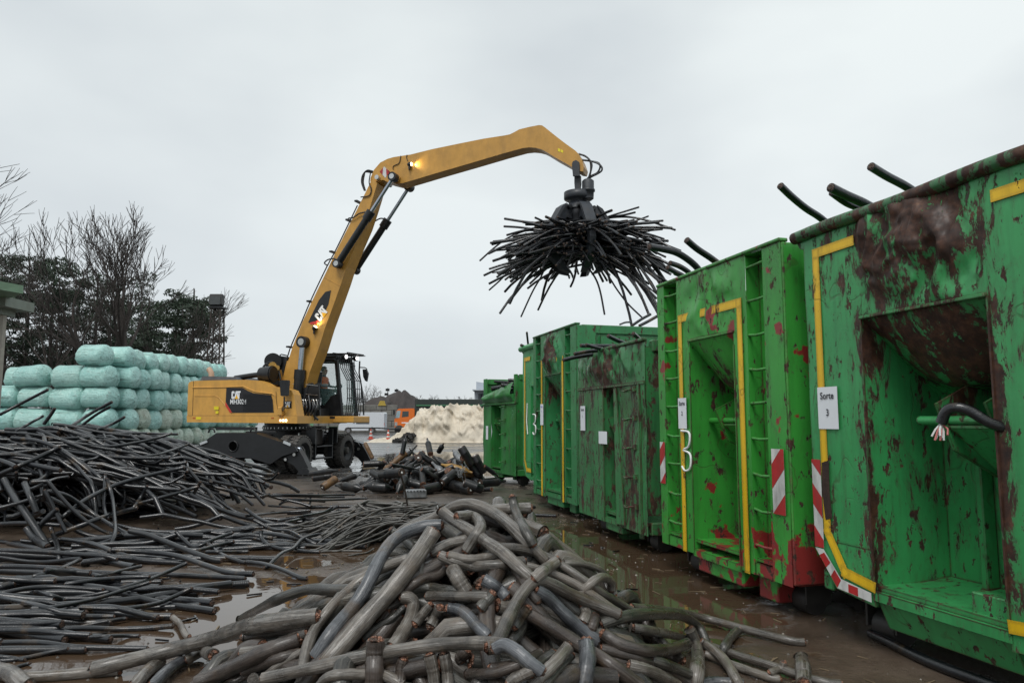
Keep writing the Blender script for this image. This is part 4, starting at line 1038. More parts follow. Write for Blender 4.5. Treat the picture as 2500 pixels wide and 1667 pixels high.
m = MB(); m.lathe(mp_+cz*.26-LD*.1, mp_-cz*.28-LD*.1, [(0, .12), (.08, .165), (.5, .165), (.52, .19), (.62, .19), (.64, .16), (1, .15)], 20); m.build('rotator_motor', GRY, gr_)
hubp = c0-cz*.62
m = MB(); m.lathe(hubp+cz*.2, hubp-cz*.55, [(0, .24), (.1, .30), (.35, .30), (.4, .26), (.8, .26), (1, .20)], 20); m.build('grapple_hub', GRY, gr_)
for k in range(5):
    an = R(-76+72*k); rd = Vector((math.cos(an), math.sin(an), 0)); td = Vector((-math.sin(an), math.cos(an), 0))
    def q(r, z): return hubp+rd*r+cz*z
    m = MB()
    out = [(.30, .12), (.44, .22), (.62, .10), (1.00, -.50), (1.14, -.90), (1.02, -1.30), (.62, -1.62), (.34, -1.70), (.70, -1.30), (.90, -1.05), (.94, -.80), (.74, -.40), (.45, -.16), (.30, -.2)]
    m.prism([q(r, z)-td*.085 for r, z in out], td*.17)
    tn = m.build('tine', GRY, gr_)
    m = MB(); m.prism([q(.50, .215)-td*.15, q(.66, .10)-td*.15, q(1.03, -.50)-td*.13, q(.97, -.53)-td*.13, q(.60, .04)-td*.15], td*.30); m.build('tine_guard', GRY, tn)
    m = MB(); m.cyl(q(.40, .12)-td*.19, q(.40, .12)+td*.19, .06, 12); m.build('tine_pin', BLK, tn)
for k, pts in enumerate(([(370, -20), (470, 0), (550, 60), (600, 140), (600, 220), (560, 360), (520, 450), (480, 550)], [(430, 80), (560, 95), (690, 130), (770, 190), (780, 260), (700, 320), (600, 370), (520, 440), (500, 540)], [(430, 75), (600, 100), (720, 130), (750, 200), (700, 300), (590, 360), (560, 440), (545, 520)], [(380, -30), (500, 20), (570, 90), (590, 200), (570, 350), (500, 440), (470, 540)])):
    P = [gp(u, v, -.06+.05*k) for u, v in pts]; m = MB(); m.tube([tuple(x) for x in catmull(P, 30)], .026, 7); m.build('hose', HOSE, gr_)

# ================================================================== DRIVER
def driver():
    hp_ = cp(1285, 505, 1.03); seat = U((hp_-C0).dot(HD)-.04, 1.03, hp_.z-.72)
    F = HD; S = LD
    def B(f, s, z): return seat+F*f+S*s+ZV*z
    V = []; E = []; Rr = []
    def v(p, r): V.append(tuple(p-seat)); Rr.append(r); return len(V)-1
    pel = v(B(0, 0, .08), .15); ab = v(B(-.01, 0, .24), .145); chs = v(B(.0, 0, .42), .165); nk = v(B(.03, 0, .56), .062); hd0 = v(B(.05, 0, .64), .085); hd1 = v(B(.05, 0, .74), .098); hd2 = v(B(.04, 0, .81), .07)
    E += [(pel, ab), (ab, chs), (chs, nk), (nk, hd0), (hd0, hd1), (hd1, hd2)]
    for s in (-1, 1):
        sh = v(B(.0, s*.19, .48), .062); el = v(B(.10, s*.25, .22), .045); wr = v(B(.36, s*.22, .20), .032); ha = v(B(.44, s*.20, .21), .034)
        E += [(chs, sh), (sh, el), (el, wr), (wr, ha)]
        for j, (a, l) in enumerate(((-.030, .055), (-.01, .065), (.01, .062), (.028, .05))):
            f1 = v(B(.48, s*.20+a, .215), .010); f2 = v(B(.48+l*.6, s*.20+a*1.1, .19), .008); E += [(ha, f1), (f1, f2)]
        th = v(B(.45, s*.16, .225), .011); E.append((ha, th))
        hp = v(B(.03, s*.09, .05), .105); kn = v(B(.46, s*.14, .08), .065); an = v(B(.55, s*.14, -.30), .045); to = v(B(.70, s*.14, -.36), .035)
        E += [(pel, hp), (hp, kn), (kn, an), (an, to)]
    no = v(B(.165, 0, .70), .018); E.append((hd1, no))
    me = bpy.data.meshes.new('person'); me.from_pydata(V, E, [])
    o = bpy.data.objects.new('person', me); COL.objects.link(o); o.location = seat
    md = o.modifiers.new('skin', 'SKIN'); sb = o.modifiers.new('sub', 'SUBSURF'); sb.levels = 2; sb.render_levels = 2
    for i, r in enumerate(Rr): me.skin_vertices[0].data[i].radius = (r, r)
    me.skin_vertices[0].data[0].use_root = True
    k = N('driver_body'); sep = k.n('ShaderNodeSeparateXYZ'); k.L(k.n('ShaderNodeTexCoord').outputs['Object'], sep.inputs[0])
    c = k.ramp(sep.outputs[2], [(0., (.02, .025, .035)), (.16, (.02, .025, .035)), (.17, (.16, .16, .18)), (.57, (.10, .13, .2)), (.58, (.60, .36, .27))], 'CONSTANT')
    k.set(col=c, rough=.7); me.materials.append(k.mat)
    tag(o, 'person with short grey hair in an orange high visibility vest seated in the cab', 'person')
    ORG = m_plain('hi_vis_orange', (1.0, .20, .03), .6, var=.08); RFL = m_plain('reflective_tape', (.5, .5, .47), .4)
    m = MB(); n = 20; prof = [(.14, .165, .15), (.24, .165, .155), (.36, .19, .17), (.46, .215, .165), (.52, .17, .13)]
    vs = []; fs = []
    for z, a, b in prof:
        for i in range(n): t = 2*math.pi*i/n; vs.append(B(-.005+b*1.08*math.cos(t), a*1.08*math.sin(t), z))
    for j in range(len(prof)-1):
        for i in range(n): i2 = (i+1) % n; fs.append([j*n+i, j*n+i2, (j+1)*n+i2, (j+1)*n+i])
    m.add(vs, fs, 0, True); vst = m.build('vest', ORG, o)
    m = MB(); vs = []; fs = []
    for z in (.25, .30):
        for i in range(n): t = 2*math.pi*i/n; vs.append(B(-.005+.155*1.13*math.cos(t), .168*1.13*math.sin(t), z))
    for i in range(n): i2 = (i+1) % n; fs.append([i, i2, n+i2, n+i])
    m.add(vs, fs, 0, True); m.build('reflective_band', RFL, vst)
    m = MB(); vs = []; fs = []
    for j in range(9):
        for i in range(16):
            la = R(-25+j*14.3); lo = 2*math.pi*i/16; rr = .118*math.cos(la); x = .035+rr*math.cos(lo); 
            zz = .755+.118*math.sin(la)
            if math.cos(lo) > .2 and la < .55: x = .035+rr*.55*math.cos(lo)
            vs.append(B(x, rr*.92*math.sin(lo), zz))
    for j in range(8):
        for i in range(16): i2 = (i+1) % 16; fs.append([j*16+i, j*16+i2, (j+1)*16+i2, (j+1)*16+i])
    m.add(vs, fs, 0, True); m.build('hair', m_plain('grey_hair', (.13, .12, .11), .8, var=.3), o)
    m = MB()
    for s in (-1, 1): m.cyl(B(.135, s*.035, .725), B(.15, s*.035, .725), .012, 8)
    m.build('eyes', BLK, o)
    m = MB(); m.box(tuple(B(.145, 0, .655)), (.02, .05, .012), rot=rot); m.build('mouth', m_plain('lip', (.35, .15, .12), .5), o)
driver()
# ================================================================== HEAPS
class HM:
    def __init__(s, x0, x1, y0, y1, res):
        s.x0, s.y0, s.res = x0, y0, res; s.nx = int((x1-x0)/res)+1; s.ny = int((y1-y0)/res)+1; s.h = np.zeros((s.ny, s.nx))
        s.X, s.Y = np.meshgrid(x0+np.arange(s.nx)*res, y0+np.arange(s.ny)*res)
    def get(s, x, y):
        i = np.clip(((np.asarray(x)-s.x0)/s.res).round().astype(int), 0, s.nx-1); j = np.clip(((np.asarray(y)-s.y0)/s.res).round().astype(int), 0, s.ny-1)
        return s.h[j, i]
    def stamp(s, P, r, k=.8):
        P = np.asarray(P); L = np.linalg.norm(np.diff(P[:, :2], axis=0), axis=1).sum(); n = max(2, int(L/(r*.8)))
        u = np.linspace(0, len(P)-1, n); Q = np.stack([np.interp(u, np.arange(len(P)), P[:, c]) for c in range(3)], 1)
        R_ = int(math.ceil(r/s.res))
        for x, y, z in Q:
            ci = int(round((x-s.x0)/s.res)); cj = int(round((y-s.y0)/s.res))
            a, b, c, d = max(0, cj-R_), min(s.ny, cj+R_+1), max(0, ci-R_), min(s.nx, ci+R_+1)
            if a >= b or c >= d: continue
            dd = (s.X[a:b, c:d]-x)**2+(s.Y[a:b, c:d]-y)**2
            top = np.where(dd <= r*r, z+k*np.sqrt(np.maximum(r*r-dd, 0)), 0)
            s.h[a:b, c:d] = np.maximum(s.h[a:b, c:d], top)
def drape(hm, xy, r, sag=.004, it=60, overhang=.6):
    z0 = hm.get(xy[:, 0], xy[:, 1])+r*.92
    z = z0.copy()
    for _ in range(it):
        zz = z.copy(); zz[1:-1] = (z[:-2]+z[2:])/2-sag
        zz[0] = z[1]+(z[1]-z[2])*overhang-sag; zz[-1] = z[-2]+(z[-2]-z[-3])*overhang-sag
        z = np.maximum(z0, zz)
    for _ in range(2): z[1:-1] = np.maximum(z[1:-1]*.5+(z[:-2]+z[2:])*.25, z0[1:-1]-r*.25)
    return np.column_stack([xy, z])
def wander(c, ang, L, n, curve, rng):
    """2D path of length L through c with slowly changing heading"""
    a = ang+np.cumsum(rng.normal(0, curve, n))-0; a += rng.normal(0, curve*n*.25)*np.linspace(-1, 1, n)
    st = L/(n-1); P = np.column_stack([np.cumsum(np.cos(a))*st, np.cumsum(np.sin(a))*st]); P -= P.mean(0); return P+np.array(c)

def m_cable(name, lo, hi, rough=.4, streak=0., tint=(.1, .1, .1), dots=False, ribs=False, bump=.3, coat=.32):
    k = N(name); oi = k.n('ShaderNodeObjectInfo').outputs['Random']; tc = k.n('ShaderNodeTexCoord')
    mp = k.n('ShaderNodeMapping'); k.L(tc.outputs['UV'], mp.inputs[0]); mp.inputs['Scale'].default_value = (1., 1., 1.)
    sc = k.n('ShaderNodeCombineXYZ'); k.L(k.math('MULTIPLY', oi, 37.), sc.inputs[1]); k.L(k.math('MULTIPLY', oi, 3.), sc.inputs[0]); k.L(sc.outputs[0], mp.inputs['Location'])
    P = k.pos()
    n1 = k.noise(P, 7, 7, .65, .4)
    mid = tuple((a+b)/2 for a, b in zip(lo, hi))
    c = k.ramp(n1, [(.28, lo), (.5, mid), (.75, hi)])
    if streak:
        m2 = k.n('ShaderNodeMapping'); m2.inputs['Scale'].default_value = (7, 1.3, 1); k.L(mp.outputs[0], m2.inputs[0])
        n2 = k.noise(m2.outputs[0], 3.2, 8, .7, .6)
        c = k.mix(k.math('MULTIPLY', k.ramp(n2, [(.48, 0.), (.66, 1.)]), streak), c, tint)
        n3 = k.noise(m2.outputs[0], 9, 6, .7, 1.0)
        c = k.mix(k.math('MULTIPLY', k.ramp(n3, [(.36, 1.), (.47, 0.)]), .85), c, tuple(x*.25 for x in lo))
        n5 = k.noise(P, 3.3, 5, .7, .8); c = k.mix(k.math('MULTIPLY', k.ramp(n5, [(.36, 1.), (.50, 0.)]), .7), c, tuple(x*.6 for x in lo))
        n4 = k.noise(P, 5, 5, .6)
        c = k.mix(k.math('MULTIPLY', k.ramp(n4, [(.58, 0.), (.68, 1.)]), .5), c, (.12, .075, .035))
    c = k.mix(k.math('MULTIPLY', k.math('SUBTRACT', oi, .5), .5, True), c, hi)
    c = k.mix(k.math('MULTIPLY', k.math('SUBTRACT', .5, oi), .9, True), c, lo)
    h = k.noise(P, 38, 6, .7)
    if streak: h = k.math('ADD', h, k.math('MULTIPLY', n2, 1.2))
    k.set(col=c, rough=k.ramp(n1, [(.3, rough*.7), (.7, min(1, rough*1.4))]), spec=.5)
    if ribs:
        w = k.n('ShaderNodeTexWave'); w.bands_direction = 'Y'; w.inputs['Scale'].default_value = 17; w.inputs['Distortion'].default_value = 0; k.L(tc.outputs['UV'], w.inputs[0])
        h = k.math('ADD', k.math('MULTIPLY', h, .3), k.math('MULTIPLY', w.outputs[0], .35))
    k.b.inputs['Coat Weight'].default_value = coat; k.b.inputs['Coat Roughness'].default_value = .13
    k.bump(h, bump, .006)
    return k.mat
GREYC = m_cable('grey_sheath', (.024, .020, .016), (.20, .172, .142), .30, .9, (.34, .325, .30), bump=.6)  # pale tint: scuff streaks plus whitish wet highlights put into the colour
BROWNC = m_cable('brown_sheath', (.013, .010, .008), (.075, .055, .044), .30, .6, (.16, .14, .12), bump=.6)
BLUEC = m_cable('bluish_sheath', (.026, .028, .032), (.135, .143, .155), .28, .85, (.30, .31, .32), bump=.5)
DARKC = m_cable('dark_mottled_sheath', (.010, .010, .008), (.060, .056, .047), .30, .75, (.22, .21, .18), bump=.6)
BLACKC = m_cable('black_sheath', (.004, .0045, .0055), (.015, .017, .021), .21, .3, (.035, .038, .042), bump=.35)
BLACKR = m_cable('black_ribbed_sheath', (.005, .0055, .0065), (.019, .021, .024), .32, ribs=True, bump=.8)
THINC = m_cable('thin_grey_sheath', (.030, .028, .024), (.125, .118, .105), .4, .4, (.09, .08, .07), bump=.3)
def m_cut(name, a, b):
    k = N(name); P = k.pos(); v = k.n('ShaderNodeTexVoronoi'); v.inputs['Scale'].default_value = 120; k.L(P, v.inputs['Vector'])
    c = k.ramp(v.outputs['Distance'], [(.15, a), (.55, b)]); c = k.mix(k.ramp(k.noise(P, 40, 4), [(.45, 0.), (.6, 1.)]), c, (.05, .03, .02))
    k.set(col=c, rough=.45, metal=.15); k.bump(v.outputs['Distance'], .9, .006); return k.mat
COPPER = m_cut('cut_copper', (.42, .20, .12), (.17, .075, .045))
CUTBLK = m_cut('cut_dark', (.20, .10, .06), (.03, .02, .016))
WETW = m_plain('wire_white', (.6, .6, .58), .4)

def cable(P, r, mat, name='cable', n=10, lump=0., squash=1., cut=True, cutmat=None, ends=(1, 1), loc=None, flare=True, **k):
    """one cable as a tube; its cut faces are parts"""
    P = np.asarray(P, float); m = len(P); s = np.arange(m)
    rs = np.full(m, r)
    if lump:
        ph = random.uniform(0, 99)
        rs = r*(1+lump*np.array([noise.noise(Vector((ph, i*.55, 0))) + .5*noise.noise(Vector((ph, i*1.7, 4))) for i in range(m)]))
    mb = MB(); pts = [Vector(p) for p in P]
    loc = pts[0].copy() if loc is None else loc
    mb.tube(pts, list(rs), n, 0, True, 0 if cut else None)
    if lump:     # uneven skin
        for i in range(len(mb.v)):
            v = Vector(mb.v[i]); c = pts[min(i//n, m-1)]
            f = 1+lump*1.0*noise.noise(v*5)+lump*.25*noise.noise(v*17); mb.v[i] = tuple(c+(v-c)*f)
    o = mb.build(name, mat, None, loc=loc, **k)
    if cut:
        for e, (i, j) in enumerate(((0, 1), (-1, -2))):
            if not ends[e]: continue
            d = (pts[i]-pts[j]).normalized(); u = d.orthogonal().normalized(); w = d.cross(u); q = MB(); rr = rs[i]
            vs = []; fs = []; K = 14
            for ring, (f, off) in enumerate(((.85, .002), (.80, -.0 if lump else .004), (.70, .006), (.45, .012), (.2, .010))):
                for t in range(K):
                    a = 2*math.pi*t/K; g = 1+.10*random.uniform(-1, 1)*(ring < 3 and bool(lump)); vs.append(pts[i]+d*(off+.007*random.uniform(-1, 1)*(rr/.05)*bool(lump))+(u*math.cos(a)+w*math.sin(a))*rr*f*g)
            for ring in range(4):
                for t in range(K): t2 = (t+1) % K; fs.append([ring*K+t, ring*K+t2, (ring+1)*K+t2, (ring+1)*K+t])
            fs.append([4*K+t for t in range(K)]); q.add(vs, fs, 0, False); q.build('cut_end', cutmat or COPPER, o)
    return o

def sight(hm, px, py, r, zmin=1.6, zmax=24, step=.02, lift=.9):
    """where the sight line through a photo pixel meets the heap (or passes it closest)"""
    d = ray(px, py); d = d/d.y; Ys = np.arange(zmin, zmax, step)
    x = d.x*Ys; z = CAMZ+d.z*Ys; g = z-(hm.get(x, Ys)+r*lift)
    hit = np.nonzero(g <= 0)[0]
    i = hit[0] if len(hit) else int(np.argmin(g))
    return Ys[i]
def trace(hm, uv, f, wpx, n, smooth=2, zmin=1.6, zmax=24, stamp=True, lift=.9, yfix=None, hscale=.93):
    px = [f(*p) for p in uv]; Q = catmull([(a, b, 0) for a, b in px], n)
    r0 = .05
    for _ in range(2):
        Y = np.array([sight(hm, a, b, r0, zmin, zmax, lift=lift) for a, b, _z in Q])
        r0 = wpx/2/FPX*float(np.median(Y))
    if yfix: Y = np.linspace(yfix[0], yfix[1], n)
    Yr = Y.copy(); Y = np.array([np.percentile(Yr[max(0, i-3):i+4], 20) for i in range(n)])
    for _ in range(smooth*6):
        Y[1:-1] = Y[1:-1]*.4+(Y[:-2]+Y[2:])*.3
        Y[0] = Y[0]*.7+Y[1]*.3; Y[-1] = Y[-1]*.7+Y[-2]*.3
    r0 = wpx/2/FPX*float(np.median(Y))*hscale
    P = np.array([list(at(a, b, y)) for (a, b, _z), y in zip(Q, Y)])
    P[:, 2] = np.maximum(P[:, 2], r0*.8)
    if stamp: hm.stamp(P, r0)
    return P, r0

# ------------------------------------------------------------------ near heap of thick grey cable
hm1 = HM(-4.2, 3.2, 1.2, 7.5, .03)
def mound1(X, Y):
    dx = X+.02; sx = np.where(dx < 0, .95, .70); dy = Y-4.3; sy = np.where(dy < 0, 1.15, .6)
    return 1.0*np.exp(-(np.abs(dx)/sx)**1.5/1.6-dy**2/(2*sy**2))-.05
T1 = mound1(hm1.X, hm1.Y)
rng = np.random.RandomState(11)
GRP1 = 'thick grey cables heaped nearest the camera'
def pile(hm, T, fT, n, minD, pick, rng, vis=None, sag=.003, it=60, noise_=.08, tries=5):
    out = []
    for k in range(n):
        D = T-hm.h-.03; D = D+rng.normal(0, noise_, D.shape)*(D > 0)
        if vis is not None: D = np.where(vis, D, -1)
        j, i = np.unravel_index(np.argmax(D), D.shape)
        if D[j, i] < minD: break
        c = (hm.X[j, i], hm.Y[j, i]); best = None
        for q in range(tries):
            L, r, ang, cv = pick(c, rng); xy = wander(c, ang, L, 22, cv, rng); P = drape(hm, xy, r, sag, it, .3)
            e = np.maximum(P[:, 2]-r-fT(P[:, 0], P[:, 1]), 0).mean()+.5*max(0, (P[:, 2]-r-fT(P[:, 0], P[:, 1])).max()-.15)
            if best is None or e < best[0]: best = (e, P, r)
        e, P, r = best
        if e > .14:
            hm.h[max(0, j-2):j+3, max(0, i-2):i+3] += .05; continue
        P[:, 2] = np.maximum(P[:, 2], r*.9); hm.stamp(P, r, .8); out.append((P, r))
    return out
T1w = np.where(hm1.Y < 1.7, -1, T1)
def pick1(c, rng):
    ang = rng.uniform(0, math.pi) if c[0] > -.7 else rng.normal(.25, .5)
    return rng.uniform(.6, 1.35), rng.uniform(.034, .046), ang, .07
for P, r in pile(hm1, T1w-.10-.16*np.clip((hm1.Y-4.3)*2, 0, 1)-.10*np.clip((hm1.X-.1)*2, 0, 1), lambda x, y: mound1(x, y)-.09-.16*np.clip((y-4.3)*2, 0, 1)-.10*np.clip((x-.1)*2, 0, 1), 260, .035, pick1, rng, sag=.0045):
    mat = [GREYC, DARKC, BROWNC, DARKC, DARKC, BROWNC, BROWNC][rng.randint(7)]  # mostly dark sheaths: shade of the gaps put into the fill's colour
    cable(P, r, mat, 'thick_cable', n=12, lump=.10, label='worn grey cable length buried deep in the heap of thick cable', cat='cable', group=GRP1)
def z7(u, v): return (1200+u/2.767, 1150+v/2.767)
def z5(u, v): return (u/2.187, 950+v/2.187)
R6, R7, R5 = (z3b := (lambda u, v: (600+u/3.033, 1150+v/3.033))), z7, z5
HERO = [  # (frame, points, width, material, label)  bottom first
 (R6, [(-30, 1090), (200, 965), (400, 890), (520, 870), (740, 880), (860, 850)], 84, DARKC, 'dark mottled cable snaking in from the puddle, furthest back of the long ones'),
 (R6, [(-20, 1230), (200, 1190), (480, 1150)], 80, BROWNC, 'dark cable tucked under the long log-like cable'),
 (R6, [(-30, 1340), (120, 1320), (200, 1290), (450, 1200)], 84, GREYC, 'grey cable sloping up beneath the log-like one'),
 (R6, [(-20, 1480), (200, 1400), (400, 1340)], 84, BROWNC, 'brown-grey cable lying low at the heap edge beside the puddle'),
 (R6, [(80, 1568), (240, 1440), (420, 1330)], 60, GREYC, 'thin brownish cable rising steeply near the heap edge'),
 (R5, [(95, 1540), (300, 1528), (480, 1510), (640, 1500)], 62, GREYC, 'pale flat cable lying in the muddy puddle'),
 (R5, [(700, 1600), (790, 1500), (870, 1440)], 70, GREYC, 'pale grey cable end poking out under the log-like one'),
 (R5, [(800, 1600), (900, 1500), (1010, 1430), (1080, 1390)], 66, BLUEC, 'pale bluish cable slanting under the log-like one'),
 (R5, [(1000, 1440), (1080, 1400), (1140, 1420)], 60, GREYC, 'short pale cable stub in the puddle edge'),
 (R5, [(920, 1215), (960, 1250), (985, 1300), (1010, 1330)], 34, GREYC, 'white twisted scrap of sheathing standing in the puddle'),
 (R6, [(1140, 1568), (1150, 1450), (1170, 1390)], 90, BROWNC, 'upright dark cable half hidden behind the brown stub'),
 (R6, [(1360, 1360), (1385, 1470), (1400, 1590)], 92, GREYC, 'grey cable dropping straight down, first of an upright pair'),
 (R6, [(1470, 1350), (1490, 1450), (1500, 1590)], 86, GREYC, 'grey cable dropping straight down, second of an upright pair'),
 (R6, [(1080, 430), (1280, 600), (1290, 720), (1300, 800)], 60, DARKC, 'dark cable hanging down behind the thick straight one'),
 (R6, [(880, 1240), (960, 1160), (1080, 1090), (1180, 1000)], 60, DARKC, 'dark cable glimpsed between the thick one and the bent pale one'),
 (R6, [(1380, 600), (1500, 540), (1620, 510), (1700, 470)], 92, GREYC, 'grey cable running behind the hooked one'),
 (R6, [(1780, 290), (1950, 278), (2110, 272)], 84, GREYC, 'pale grey cable lying level at the back behind the upright black stub'),
 (R6, [(1180, 870), (1350, 860), (1500, 880), (1650, 880)], 76, DARKC, 'dark cable running level behind the short straight one'),
 (R6, [(1190, 880), (1300, 800), (1420, 770), (1480, 700)], 74, BROWNC, 'dark brown cable with frayed copper end in the middle of the heap'),
 (R6, [(1540, 740), (1590, 830), (1630, 890)], 120, GREYC, 'stout grey cable going down into the middle of the heap'),
 (R6, [(1740, 540), (1880, 560), (2000, 570), (2120, 600)], 84, GREYC, 'grey cable running level beyond the curled one'),
 (R6, [(1440, 620), (1560, 670), (1680, 700), (1800, 700), (1900, 690), (2060, 668)], 84, GREYC, 'grey cable sagging like a smile with a copper end at its tip'),
 (R6, [(1500, 620), (1650, 650), (1800, 630), (1905, 600)], 70, GREYC, 'shorter sagging cable just above the smile-shaped one'),
 (R6, [(1980, 700), (2060, 820), (2110, 900), (2160, 960)], 80, BROWNC, 'brown cable sloping down behind the bent over one'),
 (R7, [(60, 515), (180, 520), (330, 560), (450, 620), (600, 720), (740, 820), (830, 870), (960, 950)], 62, GREYC, 'long grey cable sweeping down the far slope of the heap'),
 (R7, [(230, 640), (400, 690), (560, 760), (700, 850), (860, 960)], 66, GREYC, 'second long grey cable sweeping down the far slope'),
 (R7, [(490, 620), (560, 620), (640, 630), (740, 670), (800, 750), (835, 830)], 44, GREYC, 'thin grey cable arching over like a hoop'),
 (R7, [(575, 860), (650, 775), (740, 715), (805, 745), (810, 800)], 66, GREYC, 'grey cable curling over with its end facing the containers'),
 (R7, [(0, 270), (100, 325), (190, 420), (280, 515), (360, 600)], 72, GREYC, 'grey cable falling away from the summit behind the upright stub'),
 (R7, [(940, 925), (1150, 940), (1350, 970), (1550, 1020), (1750, 1075), (1950, 1125), (2112, 1170)], 58, GREYC, 'long thin grey cable reaching furthest toward the containers'),
 (R7, [(960, 1060), (1150, 1090), (1320, 1130), (1480, 1170)], 56, GREYC, 'dark grey cable running level above the curved upright one'),
 (R7, [(1450, 1170), (1640, 1235), (1800, 1285), (1960, 1335), (2100, 1385), (2360, 1450)], 60, GREYC, 'long pale cable trailing off over the mud toward the containers'),
 (R7, [(1440, 1230), (1640, 1310), (1780, 1360), (1945, 1412)], 56, GREYC, 'pale cable with split end lying just inside the trailing one'),
 (R7, [(1880, 1360), (1960, 1330), (1975, 1290)], 52, GREYC, 'short curled cable end near the trailing cables'),
 (R7, [(1560, 1215), (1610, 1130), (1672, 1068)], 64, DARKC, 'dark mottled stub leaning up across the long thin cable'),
 (R7, [(1400, 1431), (1520, 1420), (1700, 1440)], 70, BLUEC, 'bluish cable lying level close to the curved upright one'),
 (R7, [(740, 1200), (950, 1250), (1150, 1330), (1330, 1431)], 80, BROWNC, 'dark cable running down under the copper-ended brown one'),
 (R7, [(930, 1310), (1050, 1340), (1180, 1400), (1260, 1450)], 84, GREYC, 'grey cable with pale flattened end low on the near slope'),
 (R7, [(1080, 1270), (1250, 1330), (1400, 1400)], 70, DARKC, 'dark cable low on the near slope beside the flattened one'),
 (R7, [(0, 1330), (120, 1320), (230, 1280), (330, 1230)], 84, BROWNC, 'dark cable crossing under the twisted flattened one'),
 (R7, [(260, 1360), (330, 1300), (420, 1230)], 84, DARKC, 'dark cable end below the twisted one'),
 (R7, [(120, 1431), (170, 1390), (250, 1360)], 80, GREYC, 'grey cable end with round copper face low in the heap'),
 (R7, [(130, 1160), (200, 1060), (240, 930)], 76, DARKC, 'dark stub standing up with an orange copper end'),
 (R7, [(740, 1030), (820, 1000), (950, 975), (1080, 965), (1250, 970), (1350, 1010), (1420, 1080), (1452, 1160)], 78, DARKC, 'thick dark mottled cable bowed over the crest of the near slope'),
 (R7, [(1325, 1160), (1200, 1205), (1050, 1210), (900, 1180), (820, 1140), (752, 1095)], 92, BROWNC, 'brown cable showing a large orange copper end'),
 (R7, [(1418, 1150), (1520, 1220), (1600, 1310), (1670, 1440)], 70, GREYC, 'grey cable bending down behind the curved upright one'),
 (R7, [(1338, 1062), (1372, 1150), (1395, 1250), (1375, 1440)], 90, GREYC, 'tapered mossy cable curving upright like a tusk'),
 (R7, [(2088, 1245), (2105, 1330), (2110, 1450)], 104, GREYC, 'pale rounded cable stub standing alone beside the trailing ones'),
 (R7, [(540, 1240), (440, 1340), (350, 1450)], 70, DARKC, 'dark cable leaning between the two steep grey ones'),
 (R7, [(700, 975), (690, 1020), (670, 1080)], 74, BROWNC, 'short purple-brown stub with ragged top'),
 (R7, [(610, 910), (640, 960), (620, 1010)], 74, GREYC, 'short pale stub showing between two long cables'),
 (R7, [(245, 960), (400, 1050), (600, 1180), (800, 1300), (1000, 1450)], 98, BROWNC, 'long purple-brown cable running straight down toward the camera'),
 (R7, [(300, 800), (380, 850), (480, 950), (600, 1060), (722, 1150)], 92, BLUEC, 'bluish cable ending in frayed copper strands'),
 (R7, [(520, 1180), (420, 1300), (270, 1445)], 92, GREYC, 'steep grey cable slanting down from the summit, left of the broad one'),
 (R7, [(640, 1140), (650, 1280), (620, 1450)], 120, BLUEC, 'broad bluish cable coming straight down the near slope'),
 (R6, [(1500, 1010), (1570, 1020), (1640, 1060), (1710, 1140), (1790, 1220)], 92, BLUEC, 'bluish cable curving down in the heart of the heap'),
 (R6, [(1760, 800), (1830, 840), (1890, 890), (1925, 930)], 100, BLUEC, 'short bluish cable ending in broken copper beside the straight one'),
 (R6, [(1740, 1010), (1790, 950), (1825, 905)], 92, DARKC, 'dark stub with splintered copper top'),
 (R6, [(1990, 1150), (2040, 1080), (2090, 1010)], 84, DARKC, 'dark stub ending in bright copper beside the long diagonal'),
 (R6, [(1255, 1130), (1310, 1060), (1370, 990)], 76, GREYC, 'short grey cable end left of the mottled stub'),
 (R6, [(1345, 925), (1560, 925), (1790, 930)], 82, GREYC, 'short straight grey cable lying level with copper at its near end'),
 (R6, [(1370, 1150), (1410, 1080), (1440, 1010)], 92, GREYC, 'mottled pale stub pointing down at the camera, coppery face'),
 (R6, [(1600, 1400), (1590, 1380), (1640, 1330)], 90, BROWNC, 'dark stub with a round copper face low in the heap'),
 (R6, [(1650, 1500), (1850, 1490), (2030, 1430)], 80, BROWNC, 'dark brown cable crossing low behind the long diagonal'),
 (R6, [(1990, 1540), (2060, 1500), (2123, 1470)], 86, GREYC, 'grey cable with copper face lying low by the long diagonal'),
 (R6, [(1150, 930), (1215, 940), (1240, 985), (1215, 1100), (1140, 1230), (1085, 1300)], 104, GREYC, 'pale weathered cable kinked over at its top'),
 (R6, [(1130, 470), (1200, 420), (1310, 385), (1440, 320), (1560, 255), (1680, 245), (1830, 305), (1980, 420), (2110, 550)], 90, GREYC, 'grey cable arching over the very summit of the heap'),
 (R6, [(1450, 295), (1560, 375), (1680, 450), (1780, 520), (1900, 600), (2000, 690), (2120, 800)], 92, GREYC, 'grey cable with square cut top running down from the summit'),
 (R6, [(1630, 590), (1690, 500), (1735, 430), (1725, 365), (1660, 330), (1560, 340)], 92, GREYC, 'hooked cable end drooping under the summit arch, copper showing'),
 (R6, [(1975, 190), (2000, 300), (2060, 420), (2130, 540)], 76, DARKC, 'black stub standing up highest from the heap with a copper face'),
 (R6, [(410, 1590), (440, 1370), (500, 1190), (640, 1000), (840, 820), (1000, 720), (1200, 650)], 86, GREYC, 'long grey cable curving up alongside the blue-grey one'),
 (R6, [(520, 1370), (640, 1190), (850, 930), (1000, 640), (1120, 490), (1320, 410), (1450, 400)], 108, BLUEC, 'thick blue-grey cable bending over toward the summit'),
 (R6, [(600, 1420), (850, 1130), (1100, 850), (1280, 610), (1395, 440)], 142, GREYC, 'thickest cable, dead straight and sharply cut, leaning up the heap'),
